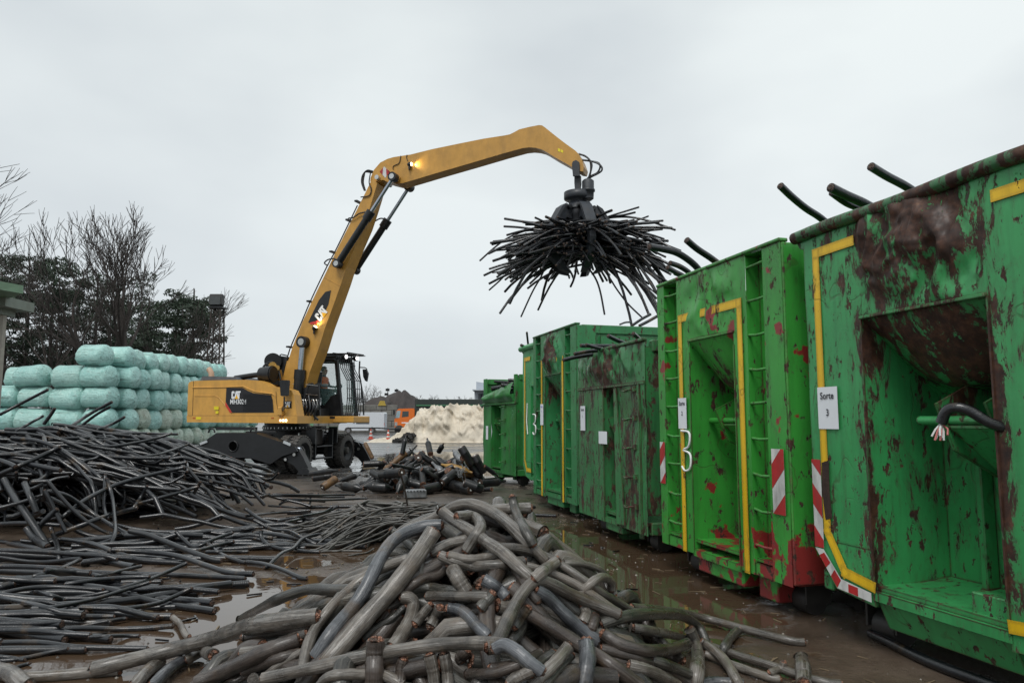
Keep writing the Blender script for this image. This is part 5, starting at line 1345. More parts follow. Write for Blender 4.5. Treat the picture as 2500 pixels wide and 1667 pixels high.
 (R5, [(500, 1492), (800, 1420), (1100, 1340), (1350, 1262), (1540, 1235), (1700, 1215)], 84, GREYC, 'long log-like cable lying over the puddle edge'),
 (R5, [(1050, 1568), (1250, 1480), (1420, 1400), (1600, 1330)], 86, BROWNC, 'brown cable with cut end, slanting up below the log-like one'),
 (R5, [(-20, 1500), (60, 1520), (150, 1600)], 90, GREYC, 'rounded pale cable end in the corner by the flooded cables'),
 (R6, [(540, 1600), (640, 1515), (880, 1500), (1030, 1510), (1160, 1580)], 84, GREYC, 'flattened grey cable humped behind the brown stub'),
 (R6, [(130, 1535), (500, 1455), (880, 1370), (1100, 1328), (1400, 1285), (1700, 1270), (1930, 1290), (2040, 1370), (2140, 1480)], 100, GREYC, 'very long pale cable lying level across the lower heap'),
 (R7, [(-30, 1190), (30, 1170), (110, 1000), (210, 820), (310, 735), (420, 770), (560, 840), (700, 900), (860, 965)], 88, GREYC, 'cable bent double into a sharp knee high on the heap'),
 (R7, [(290, 725), (360, 665), (450, 600)], 84, GREYC, 'short bruised purplish end poking up at the bent knee'),
 (R7, [(20, 1200), (90, 1170), (180, 1220), (260, 1290), (340, 1350)], 92, BLUEC, 'flattened twisted bluish cable'),
 (R6, [(950, 1600), (955, 1450), (965, 1250)], 146, BROWNC, 'broad brown stub standing upright nearest the camera'),
]
for f, uv, w, mat, lab in HERO:
    sc = 3.033 if f is R6 else (2.767 if f is R7 else 2.187)
    P, r = trace(hm1, uv, f, w/sc, 26, smooth=2, zmin=1.9, zmax=5.8, lift=.75)
    cable(P, r, mat, 'thick_cable', n=14, lump=.085, label=lab, cat='cable', group=GRP1)

# ------------------------------------------------------------------ big heap of black cable
hm2 = HM(-16, 1.0, 3.6, 23, .04)
def mound2(X, Y):
    a = 1.58*np.exp(-((X+8.0)/2.8)**2/1.6-((Y-12.6)/2.6)**2/1.6)
    b = .92*np.exp(-((X+5.6)/1.7)**2/1.8-((Y-10.7)/1.7)**2/1.6)
    c = .48*np.exp(-((X+4.3)/1.6)**2/1.8-((Y-12.9)/1.7)**2/1.6)
    d = .52*np.exp(-((X+5.4)/2.2)**2/1.6-((Y-8.8)/1.25)**2/1.4)
    return np.maximum(np.maximum(np.maximum(a, b), c), d)
T2 = mound2(hm2.X, hm2.Y)
vis = np.abs(hm2.X/hm2.Y) < .80
rng = np.random.RandomState(5)
GRP2 = 'black cables in the big tangled heap'
def pick2(c, rng):
    ang = rng.normal(0.05, .30) if rng.rand() < .8 else rng.uniform(0, math.pi)
    return rng.uniform(1.3, 4.0), rng.choice([.021, .025, .029, .035]), ang, rng.choice([.03, .06, .11])
fill = pile(hm2, T2-.04, lambda x, y: mound2(x, y)-.02, 900, .03, pick2, rng, vis=vis, sag=.0035, noise_=.10, tries=4)
# loose ones thinning out onto the wet ground
for k in range(110):
    t = rng.rand(); c = (-6.0+5.4*t+rng.normal(0, .6), 7.6+4.4*t+rng.normal(0, .8)); r = rng.choice([.024, .028, .032])
    if k % 3 == 0: c = (rng.uniform(-4.6, -2.6), rng.uniform(4.6, 7.0)-.0); c = (c[0]-.6, c[1])
    xy = wander(c, rng.normal(.05, .22), rng.uniform(1.2, 2.8), 20, .03, rng); P = drape(hm2, xy, r, .003, 40, .2); P[:, 2] = np.maximum(P[:, 2], r*.85)
    hm2.stamp(P, r); fill.append((P, r))
# those nearest the surface and the camera are things, the rest one mass
surf = [float(np.mean(P[:, 2]-mound2(P[:, 0], P[:, 1])))*2-float(P[:, 1].mean())*.05 for P, r in fill]
order = np.argsort(surf)[::-1]
HER2 = [
 ([(0, 135), (120, 72), (255, 3)], 18, 'longest pole-straight black cable end jutting up against the bales', 0),
 ([(85, 225), (150, 187), (230, 143)], 16, 'short black cable end pointing up beside the pole-straight one', 0),
 ([(370, 205), (480, 132), (597, 68)], 18, 'black cable jutting up before the bale corner, upper of a pair', 0),
 ([(440, 190), (520, 132), (587, 95)], 16, 'black cable jutting up before the bale corner, lower of a pair', 0),
 ([(520, 215), (600, 185), (665, 148)], 16, 'stubby black end jutting up right of the pair at the bale corner', 0),
 ([(235, 185), (265, 145), (292, 103)], 20, 'short thick stub standing steeply on the heap top', 0),
 ([(0, 228), (200, 245), (420, 290), (580, 305), (700, 290), (820, 265), (915, 237)], 18, 'black cable swooping along the crest and lifting at its tip', 1),
 ([(620, 238), (760, 235), (860, 238), (947, 240)], 14, 'black cable sticking out level from the crest', 0),
 ([(700, 372), (850, 345), (960, 310), (1010, 293)], 14, 'black cable stretching toward the outrigger foot', 1),
 ([(320, 318), (400, 370), (470, 420), (540, 475)], 24, 'black cable running straight down from the crest', 1),
 ([(60, 260), (200, 275), (320, 320), (430, 400), (500, 460)], 22, 'black cable coming over the crest and turning down', 1),
 ([(0, 452), (150, 388), (318, 310)], 26, 'black cable slanting up to the crest at the photo edge', 1),
 ([(325, 690), (400, 630), (480, 575), (620, 510), (760, 468), (880, 440), (982, 418)], 24, 'long S-curved black cable in the middle of the heap', 1),
 ([(80, 557), (200, 520), (290, 480), (365, 468)], 20, 'curved black cable on the upper slope', 1),
 ([(240, 540), (350, 565), (440, 620), (520, 680), (620, 740), (692, 778)], 24, 'black cable slanting down across the S-curved one', 1),
 ([(300, 775), (430, 728), (560, 680), (700, 640), (733, 632)], 30, 'black cable with sharp bend and copper end', 1),
 ([(712, 636), (750, 580), (787, 518)], 24, 'short black length leaning up from the sharp bend', 1),
 ([(740, 610), (850, 580), (960, 550), (1058, 520)], 22, 'straight black cable pointing at the machine wheels', 1),
 ([(562, 458), (556, 560), (560, 650), (577, 692)], 20, 'upright black cable on the slope, first of two', 1),
 ([(570, 478), (600, 580), (612, 680), (615, 760), (588, 842)], 22, 'upright black cable on the slope, second of two', 1),
 ([(238, 540), (270, 600), (310, 680), (352, 762)], 24, 'black cable sliding steeply down the near slope', 1),
 ([(-10, 718), (150, 713), (322, 725)], 24, 'straight level black cable halfway down the heap', 1),
 ([(185, 770), (240, 700), (305, 640)], 34, 'stout black stub pointing up with coppery end', 1),
 ([(20, 480), (90, 600), (150, 680), (250, 830)], 40, 'thick ribbed black cable steep at the photo edge', 2),
 ([(130, 500), (170, 590), (195, 655)], 34, 'ribbed black cable beside the thick steep one', 2),
 ([(140, 740), (190, 800), (255, 838)], 40, 'ribbed black cable ending low in a coppery face', 2),
 ([(270, 740), (300, 820), (318, 910)], 26, 'black cable dangling beside the ribbed end', 1),
 ([(690, 755), (800, 780), (950, 840), (1080, 890), (1182, 925)], 32, 'ribbed hose-like cable lying out onto the wet ground', 2),
 ([(330, 800), (480, 820), (620, 870), (760, 912), (992, 928)], 30, 'long smooth black cable edging the puddle', 1),
 ([(600, 858), (800, 870), (950, 890), (1100, 940), (1230, 980), (1352, 986)], 30, 'black cable lying furthest across the puddle', 1),
 ([(1108, 822), (1180, 880), (1312, 930)], 24, 'black cable bent where two others cross in the puddle', 1),
 ([(1050, 862), (1150, 835), (1247, 812)], 22, 'short black cable crossing the bent one', 1),
 ([(1100, 868), (1250, 868), (1325, 866)], 20, 'short level black cable on the wet mud', 1),
 ([(940, 760), (980, 800), (1040, 842), (1140, 800), (1242, 765)], 22, 'black cable making a shallow V on the mud', 1),
 ([(-10, 860), (200, 865), (400, 880), (560, 890), (622, 908)], 28, 'black cable lying level low on the heap, split end', 1),
 ([(180, 1000), (300, 965), (432, 908)], 26, 'black cable rising out of the flooded ones', 1),
 ([(240, 968), (380, 975), (482, 982)], 38, 'thick ribbed black cable end close to the puddle', 2),
 ([(-10, 1010), (150, 1022), (292, 1026)], 38, 'thick black cable with round coppery end', 1),
 ([(-10, 1060), (40, 1045), (84, 1036)], 44, 'thickest black stub at the photo edge', 1),
 ([(-10, 1092), (150, 1062), (300, 1055), (548, 1070)], 26, 'black cable in the flooded edge, uppermost long one', 1),
 ([(335, 1122), (560, 1085), (750, 1030), (880, 980), (997, 928)], 26, 'black cable curving up out of the flooded edge', 1),
 ([(170, 1170), (300, 1160), (500, 1120), (700, 1060), (800, 1030)], 24, 'black cable running just under the curving one', 1),
 ([(430, 1165), (650, 1170), (830, 1145), (930, 1105), (1022, 1062)], 26, 'black cable bowed like a smile over the puddle', 1),
 ([(-10, 1110), (150, 1140), (260, 1170), (345, 1198)], 32, 'thick black cable slanting down in the flooded edge', 1),
 ([(190, 1080), (270, 1100), (342, 1125)], 28, 'short black length lying across the flooded ones', 1),
 ([(350, 1040), (500, 1020), (660, 1005), (797, 1000)], 26, 'level black cable above the curving one', 1),
 ([(500, 1000), (620, 975), (757, 942)], 22, 'short black cable above the curving one', 1),
 ([(-10, 1205), (200, 1200), (400, 1210), (607, 1212)], 28, 'straight black cable lying in brown water', 1),
 ([(-10, 1252), (170, 1250), (332, 1240)], 26, 'shorter black cable in brown water with copper end', 1),
 ([(440, 1262), (560, 1240), (672, 1222)], 24, 'short black cable tilted in the brown water', 1),
 ([(100, 1280), (450, 1275), (700, 1280), (922, 1263)], 30, 'long straight black cable reaching the white scrap', 1),
 ([(-10, 1285), (200, 1290), (350, 1305), (482, 1312)], 34, 'fat black cable with round coppery end in brown water', 1),
 ([(480, 1322), (620, 1315), (742, 1315)], 22, 'short black cable behind the fat round-ended one', 1),
 ([(-10, 1352), (200, 1350), (400, 1375), (600, 1380), (785, 1384)], 32, 'long black cable running out to the log-like grey one', 1),
 ([(-10, 1455), (150, 1430), (280, 1400), (362, 1384)], 24, 'black cable half sunk in the nearest puddle', 1),
 ([(55, 1492), (110, 1475), (157, 1462)], 20, 'shortest black end in the nearest puddle', 1),
 ([(-10, 1425), (60, 1432), (130, 1445)], 22, 'short black end at the photo edge in the nearest puddle', 1),
]
HER6 = [
 ([(0, 670), (150, 690), (300, 740), (452, 812)], 36, 'black cable arched out alone onto the mud with square end', 1),
 ([(115, 440), (115, 490), (160, 540), (280, 578), (420, 590), (545, 600)], 30, 'black cable making a wide loop on the mud', 1),
 ([(140, 740), (180, 690), (260, 610), (350, 570), (420, 500), (520, 470), (610, 465)], 30, 'black cable bending up across the wide loop', 1),
 ([(0, 280), (100, 350), (200, 390), (300, 425), (450, 440), (600, 430), (720, 440), (825, 480)], 30, 'long black cable linking the heap to the thin coil', 1),
 ([(60, 360), (200, 430), (330, 445), (430, 500), (520, 540)], 28, 'black cable winding beneath the linking one', 1),
 ([(290, 380), (450, 340), (600, 300), (685, 258)], 24, 'black cable end lifted off the puddle', 1),
 ([(240, 370), (400, 335), (580, 300), (640, 265)], 22, 'second black cable end lifted off the puddle', 1),
 ([(0, 330), (200, 310), (350, 300), (475, 290)], 22, 'black cable on wet mud left of the lifted ends', 1),
 ([(480, 180), (475, 240), (440, 270), (330, 265), (170, 255)], 18, 'black cable hooked back on itself', 1),
 ([(250, 245), (300, 222), (400, 215), (585, 225)], 18, 'black cable lying level above the hooked one', 1),
 ([(100, 180), (400, 185), (600, 192), (730, 190)], 18, 'outlying black cable, nearer of the two longest', 1),
 ([(300, 205), (500, 215), (700, 210), (900, 200)], 18, 'outermost black cable pointing toward the joint heap', 1),
 ([(200, 170), (500, 178), (650, 175), (808, 172)], 18, 'outlying black cable just short of the outermost', 1),
 ([(520, 400), (600, 450), (660, 480), (730, 510)], 24, 'short grey cable lying over the linking one', 3),
 ([(0, 430), (60, 420), (130, 415)], 24, 'short black end at the edge of the loop', 1),
]
BM = {0: BLACKC, 1: BLACKC, 2: BLACKR, 3: THINC}
GRP2h = GRP2
her_objs = []
for f, L_, sc in ((R5, HER2, 2.187), (R6, HER6, 3.033)):
    for uv, w, lab, mt in L_:
        P, r = trace(hm2, uv, f, w/sc, 22, smooth=3, zmin=4.2, zmax=14, stamp=(mt != 0), lift=.8)
        cable(P, r, BM[mt], 'black_cable', n=10, lump=.02, cutmat=CUTBLK, label=lab, cat='cable', group=GRP2)
nher = len(HER2)+len(HER6)
rest = MB()
for q, idx in enumerate(order):
    P, r = fill[idx]
    if q < 300-nher:
        cable(P, r, BLACKC if idx % 11 else BLACKR, 'black_cable', n=8, lump=.02, cutmat=CUTBLK, label='plain black cable tangled among many in the big heap', cat='cable', group=GRP2, ends=(0, 1))
    else: rest.tube([tuple(p) for p in P], r, 7)
if rest.v: tag(rest.build('cable_tangle', BLACKC), 'dense tangle of black cable at the core of the big heap', kind='stuff')
print('fill2', len(fill), 'h1 max', hm1.h.max())
# ------------------------------------------------------------------ thin grey cable bundle
GRP3 = 'thin grey cables in the loose coil'
rng = np.random.RandomState(21)
hm4 = HM(-5.5, 1.5, 7.0, 14.5, .03)
def mound3(X, Y):
    u = (X+1.55); v = (Y-10.1); a = .55
    p = u*math.cos(a)+v*math.sin(a); q = -u*math.sin(a)+v*math.cos(a)
    return .50*np.exp(-(p/1.35)**2/1.5-(q/.60)**2/1.5)
T4 = mound3(hm4.X, hm4.Y)
def pick4(c, rng): return rng.uniform(1.2, 2.2), rng.uniform(.013, .018), rng.normal(.55, .45), .11
thin = pile(hm4, T4, mound3, 150, .02, pick4, rng, sag=.003, noise_=.06, tries=3)
for P, r in thin:
    cable(P, r, THINC, 'thin_cable', n=6, cutmat=CUTBLK, label='thin grey cable wound into the loose coil beyond the big heap', cat='cable', group=GRP3, ends=(0, 0), cut=False)
for k in range(34):
    t = rng.rand(); u0, v0 = rng.uniform(440, 780), rng.uniform(430, 620); u2, v2 = rng.uniform(1150, 1470), rng.uniform(225, 400)
    um, vm = (u0+u2)/2+rng.normal(-40, 60), (v0+v2)/2+rng.normal(-30, 45)
    pts = [(u0, v0), ((u0*2+um)/3, v0*.6+vm*.4+rng.normal(0, 12)), (um, vm), ((um+u2)/2, vm*.4+v2*.6-rng.uniform(0, 40)), (u2, v2)]
    P, r = trace(hm4, pts, R6, rng.uniform(11, 17)/3.033, 24, smooth=3, zmin=7.2, zmax=14)
    cable(P, r, THINC, 'thin_cable', n=7, cutmat=CUTBLK, label='thin grey cable swept along the top of the loose coil', cat='cable', group=GRP3+' top', ends=(1, 1))
for pts, w, lab in (([(450, 548), (600, 555), (720, 540), (850, 490), (900, 450)], 18, 'thin pale cable sagging along the near side of the loose coil'),
                    ([(530, 598), (620, 590), (740, 588), (860, 590)], 14, 'thin cable lying straight below the loose coil'),
                    ([(760, 625), (830, 612), (900, 600), (950, 570)], 14, 'lowest thin cable end at the near side of the loose coil'),
                    ([(870, 370), (900, 345), (990, 340), (1000, 365), (930, 385), (880, 375)], 12, 'small closed loop of thin cable in the coil'),
                    ([(1370, 225), (1410, 235), (1425, 290), (1440, 350)], 16, 'thin cable hooping over the far end of the coil')):
    P, r = trace(hm4, pts, R6, w/3.033, 24, smooth=3, zmin=7.2, zmax=14); cable(P, r, THINC, 'thin_cable', n=7, cutmat=CUTBLK, label=lab, cat='cable', group=GRP3)
P = [at(975, 1148, 9.6), at(987, 1190, 9.7), at(998, 1250, 9.8), at(1010, 1300, 9.9)]
mb = MB(); mb.tube([tuple(p) for p in catmull(P, 14)], .013, 6); mb.build('steel_rod', m_plain('rusty_rod', (.04, .03, .024), .6, var=.4), None, loc=P[-1], label='thin rusty steel rod sticking up out of the loose coil', cat='rod')
P = [at(1000, 1290, 9.5), at(940, 1302, 9.6), at(895, 1290, 9.7)]
mb = MB(); mb.tube([tuple(p) for p in catmull(P, 10)], .011, 6); mb.build('steel_rod', bpy.data.materials['rusty_rod'], None, loc=P[-1], label='thin rusty steel rod lying slantwise across the loose coil', cat='rod')

# ------------------------------------------------------------------ cable joints
GRP4 = 'scrapped black cable joints in the middle heap'
JBLK = m_plain('joint_black', (.0085, .0095, .011), .32, var=.3, dirt=.5, scale=9, bump=.3)
JBRN = m_plain('joint_burnt_brown', (.14, .075, .03), .5, var=.5, dirt=.6, scale=14)
JCOP = m_plain('joint_copper', (.50, .24, .12), .38, metal=.3, var=.4, dirt=.5, scale=20)
JYEL = m_plain('joint_resin', (.30, .17, .04), .4, var=.3, dirt=.3)
JGRY = m_plain('joint_zinc', (.24, .25, .26), .4, metal=.5, var=.3, dirt=.5, scale=12)
hm5 = HM(-6, 1.2, 12.5, 20, .04)
def mound5(X, Y):
    a = .50*np.exp(-((X+1.95)/1.15)**2/1.7-((Y-16.7)/1.1)**2/1.6); b = .20*np.exp(-((X+3.2)/1.2)**2/1.7-((Y-15.6)/.9)**2/1.6); c = .24*np.exp(-((X+1.0)/.9)**2/1.7-((Y-15.6)/.8)**2/1.6)
    return np.maximum(np.maximum(a, b), c)
def joint(a, b, R_, kind, label, mat=None):
    a = Vector(a); b = Vector(b); L = (b-a).length; m = MB()
    if kind == 0:   # bottle shape, long taper each side
        prof = [(0, .30), (.10, .32), (.12, .42), (.26, .86), (.30, 1), (.33, 1.05), (.36, 1), (.70, 1), (.73, 1.06), (.76, .98), (.88, .5), (.9, .36), (1, .34)]
    elif kind == 1: # straight drum with one taper
        prof = [(0, .98), (.02, 1), (.62, 1), (.66, 1.05), (.70, .95), (.84, .45), (.86, .34), (1, .32)]
    else:           # plain open drum
        prof = [(0, .95), (.015, 1), (.3, 1.0), (.32, 1.05), (.35, 1), (.97, 1), (1, .96)]
    m.lathe(a, b, [(t, r*R_) for t, r in prof], 20)
    o = m.build('cable_joint', mat or JBLK, None, loc=a, label=label, cat='cable joint', group=GRP4)
    d = (b-a).normalized()
    for p, dd, r in ((a, -d, prof[0][1]*R_), (b, d, prof[-1][1]*R_)):
        q = MB(); q.lathe(p+dd*.001, p+dd*.012, [(0, r*.92), (1, r*.85)], 14); f = q.build('end_face', CUTBLK if r > .08 else COPPER, o)
        if r > .08: q = MB(); q.lathe(p+dd*.012, p+dd*.02, [(0, r*.28), (1, r*.2)], 10); q.build('wire_core', WETW, f)
    return o
rngj = np.random.RandomState(3)
def zz6(u, v): return (700+u/3.92, 850+v/3.92)
for k in range(120):
    D = mound5(hm5.X, hm5.Y)-hm5.h-.02; D = D+rngj.normal(0, .09, D.shape)*(D > 0); j, i = np.unravel_index(np.argmax(D), D.shape)
    if D[j, i] < .02: break
    c = (hm5.X[j, i], hm5.Y[j, i]); L = rngj.uniform(.35, .8); R_ = rngj.uniform(.045, .095); ang = rngj.uniform(0, math.pi); n = 14
    xy = np.column_stack([c[0]+np.linspace(-.5, .5, n)*L*math.cos(ang), c[1]+np.linspace(-.5, .5, n)*L*math.sin(ang)]); z0 = hm5.get(xy[:, 0], xy[:, 1])+R_*.85
    t = np.linspace(-.5, .5, n); sl = np.clip(np.polyfit(t, z0, 1)[0], -.5, .5)+rngj.normal(0, .06); zl = sl*t; zl += np.percentile(z0-zl, 80)
    P = np.column_stack([xy, np.maximum(zl, R_*.9)]); hm5.stamp(P, R_, .75)
    q = rngj.rand(); mt = JBLK if q < .84 else (JBRN if q < .92 else (JGRY if q < .98 else JCOP))
    joint(P[0], P[-1], R_, rngj.randint(3), {JBLK: 'black cable joint lying jumbled in the joint heap', JBRN: 'burnt brown cable joint in the joint heap', JGRY: 'zinc grey joint casing in the joint heap', JCOP: 'stripped coppery joint in the joint heap'}[mt], mt)
JH = [((470, 1310), (735, 1345), 84, 0, 0, 'bottle-shaped black joint lying at the near edge, second from the machine side'), ((735, 1320), (1020, 1335), 96, 0, 0, 'largest bottle-shaped black joint at the middle of the near edge'),
      ((1055, 1385), (1150, 1200), 80, 0, 0, 'black joint pointing its thin nose at the camera'), ((1300, 1355), (1510, 1305), 90, 1, 0, 'black joint with tapered nose right of the pale metal casing'),
      ((1760, 1355), (1570, 1300), 96, 2, 0, 'drum-shaped black joint with a round white-cored face, first of two'), ((1870, 1350), (1700, 1285), 88, 2, 0, 'drum-shaped black joint with a round white-cored face, second of two'),
      ((1850, 1290), (2090, 1268), 84, 1, 0, 'black joint lying closest to the farthest container'), ((1195, 1195), (1430, 1165), 86, 0, 0, 'black joint lying level behind the nose-on one'), ((1490, 1285), (1610, 1190), 84, 2, 0, 'tilted black joint in front of the wire bundle'),
      ((1670, 950), (1770, 1110), 82, 2, 0, 'upright leaning black joint high at the container end'), ((1800, 1030), (1880, 1190), 80, 2, 0, 'second upright leaning black joint at the container end'), ((905, 1205), (1100, 1190), 92, 2, 0, 'wide black drum joint in the middle row'),
      ((960, 1250), (825, 1185), 84, 2, 0, 'short black drum joint pointing away left'), ((430, 1220), (255, 1245), 64, 2, 0, 'slim black joint near the outrigger foot'), ((345, 1330), (470, 1250), 76, 2, 1, 'black-capped burnt copper joint with bright round face'),
      ((1105, 1010), (1142, 830), 44, 1, 0, 'black joint standing bolt upright at the back'), ((1375, 1010), (1345, 865), 56, 1, 0, 'black joint leaning back upright, second at the back'), ((1455, 990), (1500, 915), 50, 1, 0, 'short black joint standing at the back'),
      ((1590, 975), (1680, 1090), 60, 0, 4, 'silvery black joint with coppery rings'), ((1480, 1110), (1775, 1190), 70, 0, 3, 'amber brown joint with a yellow band'), ((1890, 1130), (2020, 1220), 44, 1, 0, 'tapered black joint nose beside the container foot'),
      ((1000, 1115), (1260, 1160), 34, 1, 0, 'thin black cable joint lying across the middle'), ((230, 1200), (500, 1165), 54, 1, 0, 'slim black joint lying level by the outrigger'), ((740, 1110), (960, 1100), 60, 1, 0, 'black joint in the back row beside the outrigger blade'),
      ((500, 1270), (700, 1210), 56, 0, 0, 'black joint behind the first bottle-shaped one'), ((750, 910), (820, 1050), 40, 2, 1, 'brown bracket-like joint leaning on the outrigger foot')]
JM = [JBLK, JBRN, JCOP, JYEL, JGRY]
for a, b, w, kd, mt, lab in JH:
    pa, pb = zz6(*a), zz6(*b); ya = sight(hm5, *pa, .12, 13, 19.5, lift=.9); yb = sight(hm5, *pb, .12, 13, 19.5, lift=.9); ym = (ya+yb)/2; ym = min(ym, 17.2); ya, yb = ym+np.clip((ya-ym), -.25, .25), ym+np.clip((yb-ym), -.25, .25)
    A, B = at(*pa, ya), at(*pb, yb); R_ = w/3.92/2/FPX*ym; A.z = max(A.z, R_*.9); B.z = max(B.z, R_*.9)
    hm5.stamp(np.array([list(A), list((A+B)/2), list(B)]), R_, .7); joint(A, B, R_, kd, lab, JM[mt])
# pale perforated casing and wire bundles
p = at(*zz6(1230, 1340), 14.6); mb = MB(); rt = Matrix.Rotation(.25, 3, 'Z'); mb.box((p.x, p.y, .09), (.42, .26, .16), rot=rt, bev=.02)
o = mb.build('metal_casing', JGRY, None, loc=(p.x, p.y, 0), label='pale perforated metal casing at the near edge of the joint heap', cat='casing'); mb = MB()
for i in range(7): mb.cyl((p.x-.18+i*.06, p.y-.14+(i-3)*.015, .15), (p.x-.18+i*.06, p.y-.155+(i-3)*.015, .15), .014, 8)
mb.build('rivet_row', BLK, o)
for (u, v), lab in (((1650, 1200), 'tangle of pale wire among the joints near the containers'), ((970, 1060), 'frayed bare wires sprouting in the joint heap')):
    q = zz6(u, v); y = sight(hm5, *q, .03, 13, 19); c = at(*q, y); mb = MB()
    for k in range(9): P = catmull([c+Vector((rngj.normal(0, .07), rngj.normal(0, .07), rngj.normal(0, .07))) for _ in range(5)], 16); mb.tube([tuple(x) for x in P], .006, 5)
    mb.build('wire_tangle', THINC if u < 1000 else JGRY, None, loc=c, label=lab, cat='wire')
# yellow-white plank-like scrap beside the outrigger
a, b = ground(*zz6(740, 1140)), ground(*zz6(900, 1125)); mb = MB(); mb.bar(a+ZV*.03, b+ZV*.03, .12, .04); mb.build('wooden_slat', m_plain('pale_wood', (.42, .30, .15), .6), None, loc=a, label='pale wooden slat on the ground by the outrigger foot', cat='wood scrap')

# ------------------------------------------------------------------ cables held by the grapple
GRP5 = 'black cables gripped by the grapple'
def zb(u, v): return (1150+u/3.733, 380+v/3.733)
gc = pl(*zb(985, 760), 0.); rng = np.random.RandomState(8)
for k in range(274):
    az = (rng.normal(0, .60) if rng.rand() < .68 else rng.uniform(-1.6, 1.6)) + (math.pi if rng.rand() < .5 else 0)
    d = HD*math.cos(az)+LD*math.sin(az)*.9; side = LD*math.cos(az)-HD*math.sin(az)
    mid = gc+side*rng.normal(0, .26)+d*rng.normal(0, .15)+ZV*(rng.uniform(-.50, .34))
    La, Lb = rng.uniform(.9, 2.55), rng.uniform(.9, 2.55); low = (mid.z-gc.z)
    sl = rng.normal(0, .08); ka = max(.01, rng.gamma(2.2, .048)-low*.06); kb = max(.01, rng.gamma(2.2, .048)-low*.06)
    if rng.rand() < .10: ka *= 2.2
    if abs(math.cos(az)) < .6: La *= .75; Lb *= .75
    w1, w2, w3 = rng.normal(0, .07), rng.normal(0, .07), rng.uniform(0, 6)
    pts = []
    wv = rng.normal(0, .22)
    for t in np.linspace(-1, 1, 17):
        s_ = t*(La if t < 0 else Lb); kk = (ka if t < 0 else kb)*(1.1 if s_*d.dot(HD) > 0 else .82)
        pts.append(mid+d*s_*(1-.05*kk*s_*s_)+side*wv*s_*s_*.3+ZV*(sl*s_-kk*s_*s_+w1*math.sin(s_*1.9+w3))+side*w2*math.sin(s_*2.3+w3))
    r = rng.choice([.030, .034, .038]); cable([list(p) for p in pts], r, BLACKC, 'gripped_cable', n=7, cutmat=CUTBLK, ends=(1, 1), label='black cable in the bristling bunch held by the grapple', cat='cable', group=GRP5)
HG = [([(1000, 960), (1080, 1040), (1140, 1130), (1180, 1250), (1217, 1447)], 18, .0, 'black cable hanging lowest beneath the bunch'), ([(1150, 960), (1260, 1110), (1330, 1220), (1430, 1350), (1562, 1478)], 16, .1, 'long black cable drooping to the container behind'),
      ([(1380, 800), (1480, 1000), (1560, 1130), (1620, 1200), (1690, 1260)], 14, .2, 'black cable drooping over the ladder container rim'), ([(600, 660), (450, 700), (320, 760), (200, 850), (80, 958)], 18, -.1, 'black cable reaching farthest toward the boom'),
      ([(680, 1000), (640, 1100), (560, 1240), (455, 1468)], 16, 0, 'straight black cable slanting lowest on the boom side'), ([(1100, 640), (1200, 580), (1400, 558), (1600, 590), (1862, 678)], 20, .2, 'black cable arching out farthest above the containers'),
      ([(1150, 600), (1240, 560), (1400, 510), (1530, 470)], 18, .1, 'black cable pointing up highest toward the containers'), ([(1160, 610), (1280, 562), (1400, 540), (1497, 517)], 20, .15, 'black cable just under the highest pointing one'),
      ([(1420, 620), (1500, 595), (1617, 552)], 16, .2, 'short black cable crossing above the arching one'), ([(305, 575), (500, 605), (680, 620), (800, 625)], 24, -.3, 'upper level black cable pointing toward the boom'),
      ([(300, 645), (450, 655), (640, 680), (800, 700)], 22, -.3, 'second level black cable pointing toward the boom'), ([(325, 725), (450, 690), (640, 650), (800, 640)], 22, -.35, 'black cable angled below the two level ones'),
      ([(450, 835), (600, 822), (800, 800), (900, 790)], 16, -.8, 'black cable level across the front of the bunch'), ([(610, 752), (720, 690), (830, 630)], 22, -.85, 'shiny black cable end resting on the front of the bunch, upper'),
      ([(585, 885), (650, 800), (735, 728)], 20, -.85, 'shiny black cable end on the front of the bunch, lower'), ([(885, 990), (925, 880), (928, 790), (905, 770)], 22, -.85, 'kinked black cable end hanging at the bunch front'),
      ([(660, 615), (760, 600), (860, 610), (898, 655)], 20, -.7, 'black cable bent round in front of the tines'), ([(1040, 650), (1100, 710), (1130, 760), (1152, 818)], 18, -.7, 'bright-edged black cable curving down the bunch front'),
      ([(1100, 700), (1150, 660), (1215, 648)], 16, -.6, 'short black cable end below the nearest tine'), ([(860, 660), (940, 780), (1010, 860), (1080, 965)], 18, -.8, 'black cable slanting down the bunch front'),
      ([(970, 660), (1050, 790), (1160, 900), (1250, 975)], 18, -.75, 'long brownish-black cable down the bunch front'), ([(1250, 700), (1290, 800), (1320, 970)], 14, -.6, 'thin black cable hanging at the container side of the front'),
      ([(165, 1225), (260, 1140), (360, 1040), (500, 930)], 16, 0, 'black cable end at the lowest boom-side corner'), ([(195, 1068), (280, 1050), (400, 1000), (560, 900)], 14, .1, 'black cable end level low on the boom side')]
for pts, w, d_, lab in HG:
    P = catmull([pl(*zb(*p), d_) for p in pts], 20); cable(P, w/3.733/2/FPX*20, BLACKC, 'gripped_cable', n=8, cutmat=CUTBLK, label=lab, cat='cable', group=GRP5)

